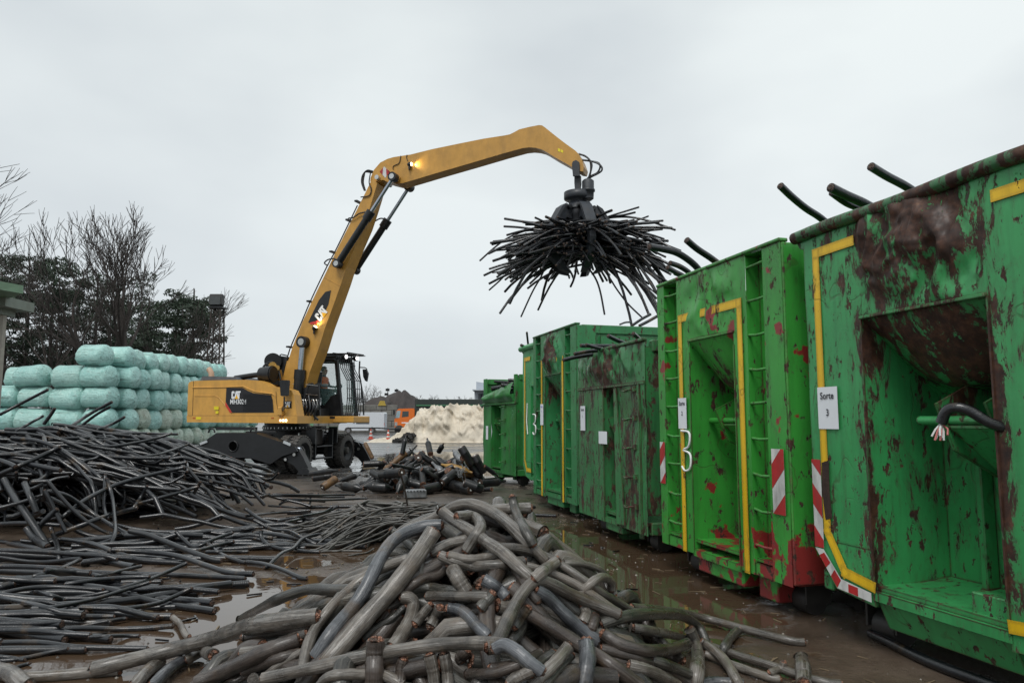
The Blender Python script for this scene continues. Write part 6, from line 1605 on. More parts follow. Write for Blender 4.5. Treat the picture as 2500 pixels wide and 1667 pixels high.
# ------------------------------------------------------------------ cables in and around the containers
def zr(u, v): return (1900+u/2.34, 330+v/2.34)
def zc(u, v): return (1150+u/2.614, 750+v/2.614)
CC = [(zr, [(12, 290), (80, 355), (160, 420), (250, 480), (380, 600)], 44, 6.4, BLACKC, 'black cable poking up at the far corner of the nearest container', 2.34), (zr, [(300, 300), (390, 345), (500, 395), (640, 480)], 56, 6.2, BLACKR, 'thick black cable pair end poking over the nearest container rim', 2.34),
      (zr, [(305, 330), (390, 390), (480, 430), (620, 520)], 40, 6.35, BLACKC, 'black cable hugging the thick one over the nearest container rim', 2.34), (zr, [(530, 180), (620, 235), (740, 300), (880, 400)], 52, 6.0, BLACKC, 'black cable poking up highest over the nearest container', 2.34),
      (zb, [(1625, 830), (1740, 850), (1860, 880), (1960, 935), (2060, 1020), (2120, 1120)], 66, 8.4, BLACKR, 'fat ribbed cable curving out over the ladder container', 3.733), (zb, [(1965, 770), (2060, 850), (2180, 930), (2300, 1020)], 64, 8.6, BLACKC, 'stout black cable slanting up from the ladder container', 3.733),
      (zb, [(1815, 980), (1900, 1010), (1990, 1070), (2060, 1160)], 50, 8.5, BLACKC, 'shorter black cable end at the ladder container rim, upper', 3.733), (zb, [(1790, 1020), (1860, 1060), (1950, 1110), (2030, 1200)], 50, 8.3, BLACKC, 'shorter black cable end at the ladder container rim, lower', 3.733),
      (zb, [(1860, 1070), (1950, 1110), (2050, 1180)], 46, 8.7, BLACKC, 'black cable barely showing at the ladder container rim', 3.733),
      (zc, [(1030, 115), (1090, 75), (1145, 45)], 18, 12.4, BLACKC, 'black cable end rising behind the ladder container, first', 2.614), (zc, [(1075, 118), (1130, 90), (1200, 50)], 20, 12.2, BLACKC, 'black cable end rising behind the ladder container, second', 2.614), (zc, [(950, 110), (985, 97), (1020, 95)], 12, 12.8, BLACKC, 'small black cable end above the long side rim', 2.614),
      (zc, [(590, 337), (670, 318), (800, 300), (950, 290)], 26, 9.7, BLACKC, 'black cable poking out lowest over the rust-streaked container', 2.614), (zc, [(660, 298), (760, 280), (900, 275), (1000, 280)], 24, 9.6, BLACKC, 'brown-ended black cable on the rust-streaked container rim', 2.614),
      (zc, [(700, 245), (800, 248), (940, 250), (1050, 270)], 26, 10.0, BLACKC, 'long level black cable above the rust-streaked container', 2.614), (zc, [(735, 240), (800, 258), (870, 275), (940, 300)], 24, 9.5, BLACKC, 'black cable with pale cut end above the rust-streaked container', 2.614),
      (zc, [(875, 183), (930, 210), (1000, 240), (1060, 280)], 28, 9.4, BLACKC, 'thick black cable with orange cut end above the rust-streaked container', 2.614), (zc, [(1035, 168), (1065, 195), (1090, 225), (1110, 260)], 28, 9.0, BLACKC, 'stubby black cable end above the rust-streaked container corner', 2.614),
      (zc, [(356, 160), (362, 215), (370, 280), (380, 320)], 14, 15.8, BLACKC, 'thin black cable standing upright over the pale green container', 2.614), (zc, [(320, 242), (345, 255), (375, 275), (420, 300)], 20, 15.4, BLACKC, 'black cable end beside the upright one over the pale green container', 2.614)]
for f, pts, w, y, mt, lab, sc in CC:
    P = [at(*f(*p), y+.12*i) for i, p in enumerate(pts)]; cable(catmull(P, 18), w/sc/2/FPX*y, mt, 'black_cable_end', n=12, cutmat=CUTBLK, label=lab, cat='cable', group='cables poking out of the containers')
rng = np.random.RandomState(4)
for k in range(16):
    b = C6.P(rng.uniform(.5, 2.1), rng.uniform(.1, .7), rng.uniform(2.2, 2.48)); a = rng.uniform(-.4, .4); L = rng.uniform(.3, .8); d = Vector((math.cos(a), math.sin(a), rng.uniform(-.2, .2)))
    cable([list(Vector(b)-d*L/2), list(Vector(b)), list(Vector(b)+d*L/2)], rng.uniform(.03, .06), BLACKC, 'black_cable_end', n=8, cutmat=CUTBLK, label='black cable scrap piled in the farthest container', cat='cable', group='scrap in the farthest container')
# bent cable hooked on the nearest container
def zf(u, v): return (1900+u/2.187, 950+v/2.187)
P = [at(*zf(*p), y) for p, y in (((870, 180), 4.15), ((900, 115), 4.12), ((960, 98), 4.08), ((1040, 125), 4.05), ((1110, 170), 4.02), ((1185, 200), 4.0), ((1240, 215), 4.0))]
o = cable(catmull(P, 24), .030, BLACKC, 'hooked_cable', n=12, cut=False, label='black cable hooked over the nearest container recess, red and white wires at its tip', cat='cable')
for k in range(9):
    q = P[0]; mb = MB(); e = q+Vector((rng.normal(-.03, .02), rng.normal(-.02, .02), -rng.uniform(.05, .11))); mb.tube([tuple(q), tuple((q+e)/2+Vector((rng.normal(0, .01), 0, 0))), tuple(e)], .006, 5); mb.build('wire_strand', WETW if k % 3 else m_plain('wire_pink', (.5, .15, .14), .5), o)
# cable lying on the mud before the nearest container
P = [ground(*zf(*p), .035) for p in ((495, 1302), (620, 1362), (760, 1432), (900, 1490), (1050, 1545), (1200, 1600))]
cable(catmull(P, 22), .032, BLACKC, 'loose_cable', n=14, cutmat=CUTBLK, label='single smooth black cable lying on the mud by the nearest container', cat='cable')

# ------------------------------------------------------------------ litter: stones, straw, bark chips
rng = np.random.RandomState(9); mb = MB()
for k in range(1500):
    if k < 1100: Y = rng.uniform(3.6, 13)**1.0; X = rng.uniform(-.9, 2.9) if rng.rand() < .7 else rng.uniform(-3.5, .5)
    else: Y = rng.uniform(10, 24); X = rng.uniform(-6, 2)
    s_ = rng.uniform(.004, .011)*(1+.05*Y); a = rng.uniform(0, 6.28)
    if rng.rand() < .35:
        l = s_*rng.uniform(2.5, 6); c, q = math.cos(a), math.sin(a); mb.bar((X-c*l, Y-q*l, .004), (X+c*l, Y+q*l, .006), s_*.8, .004, mi=1)
    else:
        vs = [(X+math.cos(a+t)*s_*rng.uniform(.6, 1.2), Y+math.sin(a+t)*s_*rng.uniform(.6, 1.2), .0) for t in (0, 1.3, 2.6, 3.9, 5.2)]+[(X, Y, s_*.8)]
        mb.add(vs, [[i, (i+1) % 5, 5] for i in range(5)], 0 if rng.rand() < .7 else 2)
for k in range(260):
    Y = rng.uniform(4.5, 20); X = rng.uniform(-.55, .16)*Y; a = rng.uniform(0, 6.28); l = rng.uniform(.02, .07); mb.bar((X-math.cos(a)*l, Y-math.sin(a)*l, .008), (X+math.cos(a)*l, Y+math.sin(a)*l, .012), rng.uniform(.008, .02), .012, mi=3)
tag(mb.build('litter', [m_plain('stone_chip', (.10, .09, .08), .6, var=.5), m_plain('straw_chip', (.17, .125, .075), .7, var=.4), m_plain('pale_chip', (.24, .22, .19), .6), BLACKC]), 'scattered stones, straw and chips on the mud', kind='stuff')
# ================================================================== BALES
def bale_mesh(seed, L=1.5, r=.60):
    m = MB(); n = 30; k = 20; vs = []; fs = []
    prof = []
    for i in range(k+1):
        t = i/k; x = -L/2+L*t; e = min(t, 1-t)*L; rr = r*(1-max(0, 1-e/.26)**2.3*.55); prof.append((x, rr))
    prof = [(-L/2-.04, r*.22)]+prof+[(L/2+.04, r*.22)]
    for (x, rr) in prof:
        for j in range(n):
            a = 2*math.pi*j/n; y, z = math.cos(a)*rr*1.0, math.sin(a)*rr*.93
            q = Vector((x*1.2+seed*5, y*1.4, z*1.4)); endf = abs(x)/(L/2)
            d = .05*noise.noise(q*1.2)+.022*noise.noise(Vector((x*1.5, a*4, seed)))*(1-endf*.3)+(.05*noise.noise(Vector((seed, a*2.2, x*5))) if endf > .7 else 0)
            if z < -.35: z = -.35+(z+.35)*.45
            vs.append((x+d*.8*endf, y*(1+d*1.4), z*(1+d*1.4)))
    for i in range(len(prof)-1):
        for j in range(n): j2 = (j+1) % n; fs.append([i*n+j, i*n+j2, (i+1)*n+j2, (i+1)*n+j])
    m.add(vs, fs, 0, True); m.add(vs[:n], [list(range(n))[::-1]], 0, True); m.add(vs[-n:], [list(range(n))], 0, True)
    return m
def m_film(name, a, b, dirt):
    k = N(name); tc = k.n('ShaderNodeTexCoord'); oi = k.n('ShaderNodeObjectInfo').outputs['Random']
    P = k.pos(); n1 = k.noise(P, .9, 5, .6)
    c = k.ramp(n1, [(.3, a), (.7, b)])
    mp = k.n('ShaderNodeMapping'); mp.inputs['Scale'].default_value = (.5, 4.5, 4.5); k.L(tc.outputs['Object'], mp.inputs[0]); sc = k.n('ShaderNodeCombineXYZ'); k.L(k.math('MULTIPLY', oi, 50), sc.inputs[0]); k.L(sc.outputs[0], mp.inputs['Location'])
    n2 = k.noise(mp.outputs[0], 2.2, 7, .68, .6)
    c = k.mix(k.math('MULTIPLY', k.ramp(n2, [(.54, 0.), (.66, 1.)]), .72), c, (.05, .08, .062))
    n3 = k.noise(P, 2.4, 7, .65); c = k.mix(k.math('MULTIPLY', k.ramp(n3, [(.5, 0.), (.75, 1.)]), dirt), c, (.16, .15, .085))
    c = k.mix(k.math('MULTIPLY', oi, .22), c, (.42, .50, .44))
    k.set(col=c, rough=.16, spec=.7); k.bump(k.math('ADD', k.math('MULTIPLY', n2, .6), k.math('MULTIPLY', k.noise(P, 6, 6, .65, 1.2), 1.4)), 1., .045); return k.mat
FILM = m_film('bale_film', (.25, .53, .49), (.43, .71, .65), .24); FILMD = m_film('bale_film_dirty', (.30, .44, .36), (.50, .58, .47), .8)
BM_ = [bale_mesh(i).build('bale', FILM) for i in range(5)]
BMS = [o.data for o in BM_]
BMD = []
for i, o in enumerate(BM_):
    d = o.data.copy(); d.materials.clear(); d.materials.append(FILMD); BMD.append(d); bpy.data.objects.remove(o)
ORD = ['corner', 'second', 'third', 'fourth', 'fifth', 'sixth', 'seventh', 'eighth', 'ninth', 'tenth', 'eleventh', 'twelfth', 'thirteenth', 'fourteenth', 'fifteenth', 'sixteenth']
ROW = ['bottom row', 'second row up', 'middle row', 'second row down', 'top row']
rb = random.Random(2)
def bale(x, y, lev, label, dirty=False, L=1.0):
    d = (BMD if dirty else BMS)[rb.randrange(5)]; o = bpy.data.objects.new('bale', d); COL.objects.link(o)
    o.location = (x+rb.uniform(-.10, .10), y+rb.uniform(-.06, .06), .52+lev*1.0+rb.uniform(-.05, .05)); o.rotation_euler = (rb.uniform(-.5, .5)*.2+(math.pi if False else 0), rb.uniform(-.03, .03), rb.uniform(-.2, .2)+(math.pi if rb.random() < .5 else 0)); s_ = rb.uniform(.95, 1.07)
    o.scale = (L*s_, s_, s_*1.02); tag(o, label, 'bale', 'green wrapped bales in the stack')
XE = -18.95
for lev in range(5):
    for i in range(0, 16):
        y = 34.8+1.20*i; off = (.45 if i == 0 else 0)
        if lev == 4 and i > 11: continue
        dx = [.10, .05, -.05, -.1, -.35][lev]
        if i == 0: dx -= .05
        bale(XE+dx+off*.0-(.0 if i else .25), y, lev, 'green wrapped bale, %s along the receding face, %s' % (ORD[i] if i else 'first', ROW[lev]), dirty=(lev == 0 or (lev == 1 and i in (2, 4, 5))))
for lev in range(5):
    for j in range(1, 5):
        if lev == 4 or (lev == 3 and j > 2) or (lev == 2 and j > 3): continue
        bale(XE-.3-1.58*j+[.1, .15, .0, -.1, 0][lev], 34.9+.1*rb.random(), lev, 'green wrapped bale, %s from the corner on the broad near side, %s' % (ORD[j], ROW[lev]), L=1.04)
for lev, xs in ((2, (4, 5)), (3, (3,))):
    for j in xs: bale(XE-.3-1.58*j, 36.3, lev, 'green wrapped bale set back, %s from the corner, %s' % (ORD[j], ROW[lev]))

# ================================================================== TREES
BARK = m_plain('tree_bark', (.040, .032, .027), .85, var=.35, scale=5); TWIG = m_plain('twigs', (.052, .042, .037), .85, var=.3)
NEED = m_plain('pine_needles', (.028, .046, .026), .75, var=.5, scale=1.2)
def grow(mb_t, mb_c, p, d, L, r, lev, rg, up=.12, maxlev=6, spread=.5):
    n = 5; pts = [p]; q = Vector(p); dd = Vector(d)
    for i in range(n):
        dd = (dd+Vector((rg.normal(0, .07), rg.normal(0, .07), rg.normal(0, .05)+up*.25))).normalized(); q = q+dd*L/n; pts.append(Vector(q))
    r1 = r*.62; rs = [r+(r1-r)*i/n for i in range(n+1)]
    (mb_t if lev < 2 else mb_c).tube([tuple(x) for x in pts], rs, 6 if lev < 2 else (4 if lev < 4 else 3), smooth=False, cap=False)
    if lev >= maxlev: return
    k = 3 if lev < 2 else (3 if lev < 5 else 3)
    for c in range(k+(1 if lev in (0, 1) else 0)):
        t = 1.0 if c < 2 else rg.uniform(.3, .95); idx = min(n, int(t*n)); base = pts[idx]
        a = rg.uniform(0, 6.28); o = dd.orthogonal().normalized(); w = dd.cross(o); sp = spread*rg.uniform(.45, 1.15)*(.75 if c == 0 else 1.1)*(1.5 if lev == 0 else 1.)
        nd = (dd*math.cos(sp)+(o*math.cos(a)+w*math.sin(a))*math.sin(sp)).normalized()
        grow(mb_t, mb_c, base, nd, L*rg.uniform(.62, .82), max(.013, rs[idx]*.60), lev+1, rg, up, maxlev, spread)
def bare_tree(px, Y, H, label, seed, lean=(0, 0), maxlev=6, spread=.5, r=.26, trunkf=.26, up=.12, name='bare_tree', z0=0):
    rg = np.random.RandomState(seed); X = (px-CX)/FPX*Y; root = empty(name, (X, Y, z0), label, 'tree', 'bare trees beyond the bales' if name == 'bare_tree' else 'distant bushes')
    t, c = MB(), MB(); grow(t, c, Vector((X, Y, z0)), Vector((lean[0], lean[1], 1)).normalized(), H*trunkf, r, 0, rg, up, maxlev, spread)
    # fit to the wanted height
    zs = max(v[2] for v in c.v)-z0; f = H/zs
    for m in (t, c): m.v = [(X+(v[0]-X)*f, Y+(v[1]-Y)*f, z0+(v[2]-z0)*f) for v in m.v]
    t.build('trunk', BARK, root); c.build('crown', TWIG, root); return root
def zt(u, v): return (u/1.96, 350+v/1.96)
def pine(px, Y, H, label, seed, w=3.0, low=.35, name='pine_tree'):
    rg = np.random.RandomState(seed); X = (px-CX)/FPX*Y; root = empty(name, (X, Y, 0), label, 'tree', 'dark pines beyond the bales')
    m = MB(); lx, ly = rg.normal(0, .5), rg.normal(0, .5); pts = [(X+lx*t*t, Y+ly*t*t, H*.93*t) for t in np.linspace(0, 1, 9)]; m.tube(pts, [.24*(1-.75*t) for t in np.linspace(0, 1, 9)], 7, cap=False); m.build('trunk', BARK, root)
    c = MB(); b = MB()
    for k in range(58):
        t = rg.uniform(low, 1.0); a = rg.uniform(0, 6.28); ww = w*(.35+.85*math.sin(math.pi*min(1, (1.02-t)/(1-low)*.62+.12)))*rg.uniform(.25, 1.0)
        st = Vector((X+lx*t*t, Y+ly*t*t, H*(t-.06)*.95)); cc = st+Vector((math.cos(a)*ww, math.sin(a)*ww, rg.uniform(-.2, 1.0))); cc.z = min(cc.z, H)
        b.tube([tuple(st), tuple((st+cc)/2+Vector((0, 0, -.2))), tuple(cc)], [.06, .04, .015], 4, cap=False)
        rx = rg.uniform(.6, 1.25); rz = rx*rg.uniform(.35, .6)
        N_ = 150; dirs = rg.normal(0, 1, (N_, 3)); dirs /= np.linalg.norm(dirs, axis=1)[:, None]; rad = rg.uniform(.3, 1, N_)**.6
        for i in range(N_):
            p = cc+Vector((dirs[i, 0]*rx*rad[i], dirs[i, 1]*rx*rad[i], dirs[i, 2]*rz*rad[i])); s_ = rg.uniform(.10, .22); u = Vector(rg.normal(0, 1, 3)).normalized(); v = u.orthogonal().normalized()
            u = (u+Vector((0, 0, .4))).normalized()
            c.add([p-u*s_, p-v*s_*.28, p+u*s_, p+v*s_*.28], [[0, 1, 2, 3]])
    b.build('limb', BARK, root); c.build('crown', NEED, root)
PI_ = [(62, 62, 14.6, 3.0, 'dark pine nearest the green canopy'), (118, 66, 15.5, 3.2, 'dark pine with brownish top behind the first bare tree'), (175, 70, 13.8, 2.8, 'dark pine between the two tallest bare trees'), (228, 68, 14.4, 3.2, 'dark pine just behind the tallest bare tree, canopy side'), (292, 72, 15.2, 3.4, 'dark pine straight behind the tallest bare tree'), (352, 68, 12.4, 2.8, 'lower dark pine between tallest bare tree and leaning tree'), (415, 64, 12.2, 3.0, 'dark pine beside the leaning bare tree'), (468, 62, 12.2, 2.7, 'dark ragged pine next to the lattice mast'), (12, 58, 12.6, 2.6, 'dark pine partly behind the green canopy'), (330, 80, 11.5, 4, 'distant pine filling the gap low behind the bales')]
for i, (px, Y, H, w, lab) in enumerate(PI_): pine(px, Y, H*1.12, lab, 40+i, w*1.0, .22 if i != 9 else .1)
bare_tree(305, 54, 18.2, 'tallest bare tree, its broad fan of branches against the sky', 3, maxlev=6, spread=.44, r=.42, trunkf=.20, up=.15)
bare_tree(118, 56, 15.6, 'bare tree with brownish branches beside the canopy', 12, maxlev=5, spread=.48, r=.2, up=.12)
bare_tree(335, 56, 11.8, 'bare tree leaning toward the lattice mast', 23, lean=(.22, 0), maxlev=5, spread=.42, r=.18, up=.06)
bare_tree(205, 60, 13.5, 'slender bare tree between two larger ones', 31, maxlev=5, spread=.40, r=.18)
bare_tree(-28, 40, 16.2, 'bare tree entering at the photo edge high above the canopy', 44, lean=(-.05, 0), maxlev=6, spread=.5, r=.2)
bare_tree(545, 66, 6.2, 'low bare shrub just beyond the lattice mast', 51, maxlev=5, spread=.6, r=.10, name='bare_bush')
for i, (px, Y, H) in enumerate(((1025, 150, 6.6), (1048, 155, 7.0), (1070, 150, 6.4), (1142, 150, 6.6), (1160, 148, 6.2), (888, 150, 8.0), (900, 160, 9.5), (590, 120, 8.5), (565, 110, 8.0))):
    bare_tree(px, Y, H, ['bare bush right of the dark mound, first', 'bare bush right of the dark mound, second', 'bare bush right of the dark mound, third', 'bare bush beside the white building, first', 'bare bush beside the white building, nearer it', 'thin bare bush by the cab mirror', 'taller thin bare bush by the cab mirror', 'faint bare tree beyond the bale stack end, nearer', 'faint bare tree beyond the bale stack end, farther'][i], 60+i, maxlev=5, spread=.62, r=.12, name='bare_bush', trunkf=.2)

# ================================================================== LATTICE MAST
def mast():
    Y = 55; X = (524-CX)/FPX*Y; H = 1.5+(1026-752)/FPX*Y; root = empty('lattice_mast', (X, Y, 0), 'dark steel lattice floodlight mast beyond the bales', 'floodlight mast')
    m = MB(); w0, w1 = .62, .34
    f = lambda t: w0+(w1-w0)*t
    for sx in (-1, 1):
        for sy in (-1, 1): m.bar((X+sx*w0, Y+sy*w0, 0), (X+sx*w1, Y+sy*w1, H), .09)
    n = 13
    for i in range(n):
        a, b = i/n, (i+1)/n; fa, fb = f(a), f(b)
        for sy in (-1, 1): m.bar((X-fa, Y+sy*fa, H*a), (X+fb, Y+sy*fb, H*b), .05); m.bar((X+fa, Y+sy*fa, H*a), (X-fb, Y+sy*fb, H*b), .05); m.bar((X-fb, Y+sy*fb, H*b), (X+fb, Y+sy*fb, H*b), .05)
        for sx in (-1, 1): m.bar((X+sx*fa, Y-fa, H*a), (X+sx*fb, Y+fb, H*b), .05)
    m.build('lattice', BARK, root)
    m = MB(); m.box((X, Y, H+.05), (1.1, .9, .12)); m.build('platform', BLK, root)
    m = MB(); m.box((X-.05, Y-.1, H+.62), (1.0, .5, .85), rot=Matrix.Rotation(-.15, 3, 'X'), bev=.05); o = m.build('floodlight', m_plain('floodlight_grey', (.03, .03, .03), .5), root)
    m = MB(); m.box((X-.05, Y-.40, H+.55), (.75, .03, .62), rot=Matrix.Rotation(-.15, 3, 'X')); m.build('lamp_face', m_plain('lamp_glass', (.05, .055, .055), .2), o)
mast()
# ================================================================== GREEN CANOPY at the edge
root = empty('canopy', (-11.7, 16.9, 0), 'pale green flat canopy on a post at the photo edge', 'canopy')
CG = m_plain('canopy_green', (.17, .30, .18), .5, var=.1, dirt=.3, scale=2); CGY = m_plain('canopy_soffit', (.22, .26, .22), .6, dirt=.4)
p = at(57, 716, 16); q = at(0, 690, 16)
m = MB(); m.prism([at(57, 697, 16), at(57, 717, 16), at(0, 707, 15.2), at(-90, 690, 14), at(-90, 670, 14), at(0, 687, 15.2)], (-7.2, 6, 0)); m.build('roof', CG, root)
m = MB(); m.box((-13.35, 16.9, p.z-.11), (4.0, 1.0, .22)); m.box((-13.6, 16.9, p.z-.28), (3.9, .6, .16)); m.build('beam', CGY, root)
m = MB(); m.box((-11.74, 16.9, (p.z-.36)/2), (.12, .12, p.z-.36)); m.build('post', m_plain('post_cream', (.36, .34, .29), .6), root)

# ================================================================== FAR YARD
# van
def van():
    Y = 86; x0, x1 = (834-CX)/FPX*Y, (943-CX)/FPX*Y; L = x1-x0; root = empty('delivery_van', (x0+L/2, Y, 0), 'white high-roofed delivery van parked behind the machine cab', 'van')
    V = m_plain('van_white', (.66, .69, .73), .3, var=.04); T = MB()
    side = [(0, .42), (0, .95), (.10, 1.12), (.55, 1.30), (.95, 1.42), (1.45, 2.18), (1.75, 2.38), (2.2, 2.44), (L-.1, 2.44), (L, 2.3), (L, .40), (L-.9, .40), (L-1.0, .62), (L-1.35, .76), (L-1.7, .62), (L-1.8, .36), (1.55, .36), (1.45, .62), (1.1, .74), (.78, .62), (.68, .36)]
    T.prism([(x0+x, Y-1.0, z) for x, z in side], (0, 2.0, 0)); T.build('body', V, root)
    G_ = m_plain('van_glass', (.03, .035, .04), .1); m = MB(); m.prism([(x0+x, Y-1.012, z) for x, z in [(1.12, 1.44), (1.52, 2.05), (2.25, 2.10), (2.25, 1.44)]], (0, .01, 0)); m.build('side_window', G_, root)
    m = MB(); m.prism([(x0+.98, Y-.9, 1.46), (x0+1.42, Y-.9, 2.13), (x0+1.42, Y+.9, 2.13), (x0+.98, Y+.9, 1.46)], (-.012, 0, .01)); m.build('windscreen', G_, root)
    m = MB(); m.box((x0+2.75, Y-1.01, 1.35), (1.5, .02, .50)); m.build('side_sign', m_plain('van_grey', (.10, .11, .12), .5), root)
    m = MB(); m.box((x0+L/2+.2, Y-1.012, .66), (L-1.6, .02, .10)); m.build('side_moulding', BLK, root)
    for x in (1.12, L-1.38):
        m = MB(); m.cyl((x0+x, Y-1.02, .34), (x0+x, Y-.75, .34), .34, 20); w = m.build('wheel', RUB, root); m = MB(); m.cyl((x0+x, Y-1.03, .34), (x0+x, Y-1.02, .34), .19, 16); m.build('hubcap', m_plain('hub_grey', (.2, .2, .21), .4), w)
    m = MB(); m.box((x0+L+.02, Y-.93, 1.05), (.03, .12, .35)); m.build('tail_light', REDT, root)
    for x in (1.75, 2.35): m = MB(); m.box((x0+x, Y-1.015, 1.18), (.22, .02, .04)); m.build('door_handle', BLK, root)
van()
# orange truck with dark trailer
def truck():
    Y = 80; sx = lambda u: ((870+u/7.127)-CX)/FPX*Y; sz = lambda v: 1.5+(1026-(920+v/7.127))/FPX*Y
    x0 = sx(705); root = empty('truck', (x0+1, Y, 0), 'orange truck cab half hidden by the tarpaulin heap', 'truck')
    O = m_plain('truck_orange', (.72, .16, .02), .35, var=.06)
    m = MB(); m.prism([(sx(u), Y-1.2, sz(v)) for u, v in [(708, 870), (704, 740), (745, 580), (775, 556), (1030, 550), (1045, 580), (1045, 860), (900, 870)]], (0, 2.4, 0)); m.build('cab', O, root)
    m = MB(); m.prism([(sx(u), Y-1.215, sz(v)) for u, v in [(830, 700), (840, 600), (945, 600), (945, 690)]], (0, .01, 0)); m.build('side_window', m_plain('truck_glass', (.06, .07, .07), .15), root)
    m = MB(); m.prism([(sx(703), Y-1.1, sz(718)), (sx(742), Y-1.1, sz(590)), (sx(742), Y+1.1, sz(590)), (sx(703), Y+1.1, sz(718))], (-.02, 0, .01)); m.prism([(sx(u), Y-1.216, sz(v)) for u, v in [(712, 715), (750, 590), (810, 588), (790, 712)]], (0, .01, 0)); m.build('windscreen', m_plain('truck_screen', (.30, .40, .44), .15), root)
    m = MB(); m.prism([(sx(u), Y-1.22, sz(v)) for u, v in [(712, 850), (712, 785), (755, 785), (755, 850)]], (0, .01, 0)); m.build('headlight', SIL, root)
    m = MB(); m.box((sx(900), Y-1.21, sz(795)), (.9, .01, .10)); m.build('side_stripe', WHT, root)
    m = MB(); m.box((sx(700), Y-1.4, sz(620)), (.2, .15, .5)); m.build('mirror', BLK, root)
    m = MB(); m.box((sx(690)-.3, Y-.4, .62), (3.4, 2.2, .12), rot=Matrix.Rotation(.05, 3, 'Y')); m.build('ramp', BLK, root)
    for x in (sx(790), sx(1000)): m = MB(); m.cyl((x, Y-1.25, .5), (x, Y-.9, .5), .5, 20); m.build('wheel', RUB, root)
    r2 = empty('skip_container', (sx(1400), Y, 0), 'long dark green skip container behind the tarpaulin heap', 'container')
    m = MB(); a, b = sx(1050), sx(2230); m.box(((a+b)/2, Y, (sz(445)+.6)/2+.3), (b-a, 2.4, sz(445)-.6), bev=.03)
    for i in range(14): m.box((a+.4+i*(b-a-.8)/13, Y-1.24, sz(445)/2+.4), (.1, .09, sz(445)-1.2))
    m.build('skip_body', m_plain('skip_dark', (.022, .032, .028), .6, dirt=.4), r2)
    m = MB(); m.box(((a+b)/2, Y-1.3, sz(500)), (b-a-.3, .10, .16)); m.build('skip_rail', m_plain('skip_green', (.05, .16, .08), .5), r2)
truck()
# tarpaulin heap
def tarp():
    X0, X1, Y0, Y1 = -10.2, 4.5, 50.3, 58; nx, ny = 190, 90; vs = []; fs = []
    def h(x, y):
        s_ = np.clip((x+8.9)/2.2, 0, 1); base = (1.45*s_**1.1 if x < -6.7 else 2.12+.15*math.sin(x*1.1)+(.35*math.exp(-((x+1.6)/.9)**2)))
        if x < -6.7: base = max(base, .16*math.exp(-((x+9.6)/.6)**2))
        f = np.clip((y-Y0-(.5 if x < -6.7 else .15))/1.5, 0, 1); g = np.clip((Y1-y)/1.2, 0, 1); e = base*(1-(1-f)**1.7)*g*np.clip((x-X0)/.5, 0, 1)
        q = Vector((x*.9, y*.5, 0)); fold = .42*(.8-abs(noise.noise(q*.8))*3.6)+.20*(1-abs(noise.noise(Vector((x*2.1+y*.8, y*.8-x*.6, 3))))*3)+.07*(1-abs(noise.noise(Vector((x*4.1-y, y*1.6+x, 6))))*3)
        return max(.01, e+fold*min(1, e)*.85)
    for j in range(ny+1):
        for i in range(nx+1):
            x = X0+(X1-X0)*i/nx; y = Y0+(Y1-Y0)*(j/ny)**1.5; z = h(x, y)
            y2 = y+.7*noise.noise(Vector((x*1.1, z*1.0, 8)))*min(1, z)-.5*abs(noise.noise(Vector((x*2.7+z*1.2, z*2, 1))))*min(1, z)
            vs.append((x, y2, z))
    for j in range(ny):
        for i in range(nx): a = j*(nx+1)+i; fs.append([a, a+1, a+nx+2, a+nx+1])
    m = MB(); m.add(vs, fs, 0, True)
    k = N('tarp'); P = k.pos(); n1 = k.noise(P, .8, 6, .6); c = k.ramp(n1, [(.3, (.50, .43, .33)), (.7, (.70, .63, .52))]); c = k.mix(k.math('MULTIPLY', k.ramp(k.noise(P, 2.6, 8, .7), [(.52, 0.), (.72, 1.)]), .55), c, (.24, .18, .12))
    c = k.mix(k.ramp(k.noise(P, 1.1, 8, .72, .8), [(.66, 0.), (.69, 1.)]), c, (.06, .05, .045))
    k.set(col=c, rough=.6); k.bump(k.noise(P, 5, 6, .65), .6, .06)
    m.build('tarpaulin_heap', k.mat, None, loc=(-3, 53, 0), label='cream tarpaulin heap, creased and dirty, beside the traffic cones', cat='tarpaulin')
    m = MB(); rg = np.random.RandomState(5)
    for i in range(60):
        x = rg.uniform(-7.9, -6.6); y = 50.2+rg.uniform(0, .5); z = rg.uniform(.02, .8)*(x+8.2)/1.5; s_ = rg.uniform(.08, .22); m.box((x, y, max(z, .05)), (s_*1.6, s_, s_), rot=Matrix.Rotation(rg.uniform(0, 3), 3, 'Z')@Matrix.Rotation(rg.uniform(-.6, .6), 3, 'X'))
    tag(m.build('dark_rubble', m_plain('rubble_dark', (.03, .028, .026), .7, var=.4)), 'dark rubble showing in the gap of the tarpaulin', kind='stuff')
tarp()
# cones
def cone(px, Y, label):
    X = (px-CX)/FPX*Y; root = empty('traffic_cone', (X, Y, 0), label, 'traffic cone', 'traffic cones by the tarpaulin heap')
    CR = m_plain('cone_red', (.50, .06, .03), .5); m = MB(); m.box((X, Y, .03), (.45, .45, .06), bev=.015); m.build('base', CR, root)
    m = MB(); m.lathe((X, Y, .06), (X, Y, .82), [(0, .17), (.5, .10), (1, .03)], 18); m.build('cone_body', CR, root)
    for a, b in ((.24, .38), (.52, .66)):
        m = MB(); ra = .17-(.14*(a-.06)/.76)+.004; rb_ = .17-(.14*(b-.06)/.76)+.004; m.lathe((X, Y, a), (X, Y, b), [(0, ra), (1, rb_)], 18); m.build('reflective_band', WHITEP, root)
cone(908, 60, 'red and white traffic cone farther from the tarpaulin heap'); cone(950, 55, 'red and white traffic cone right against the tarpaulin toe')
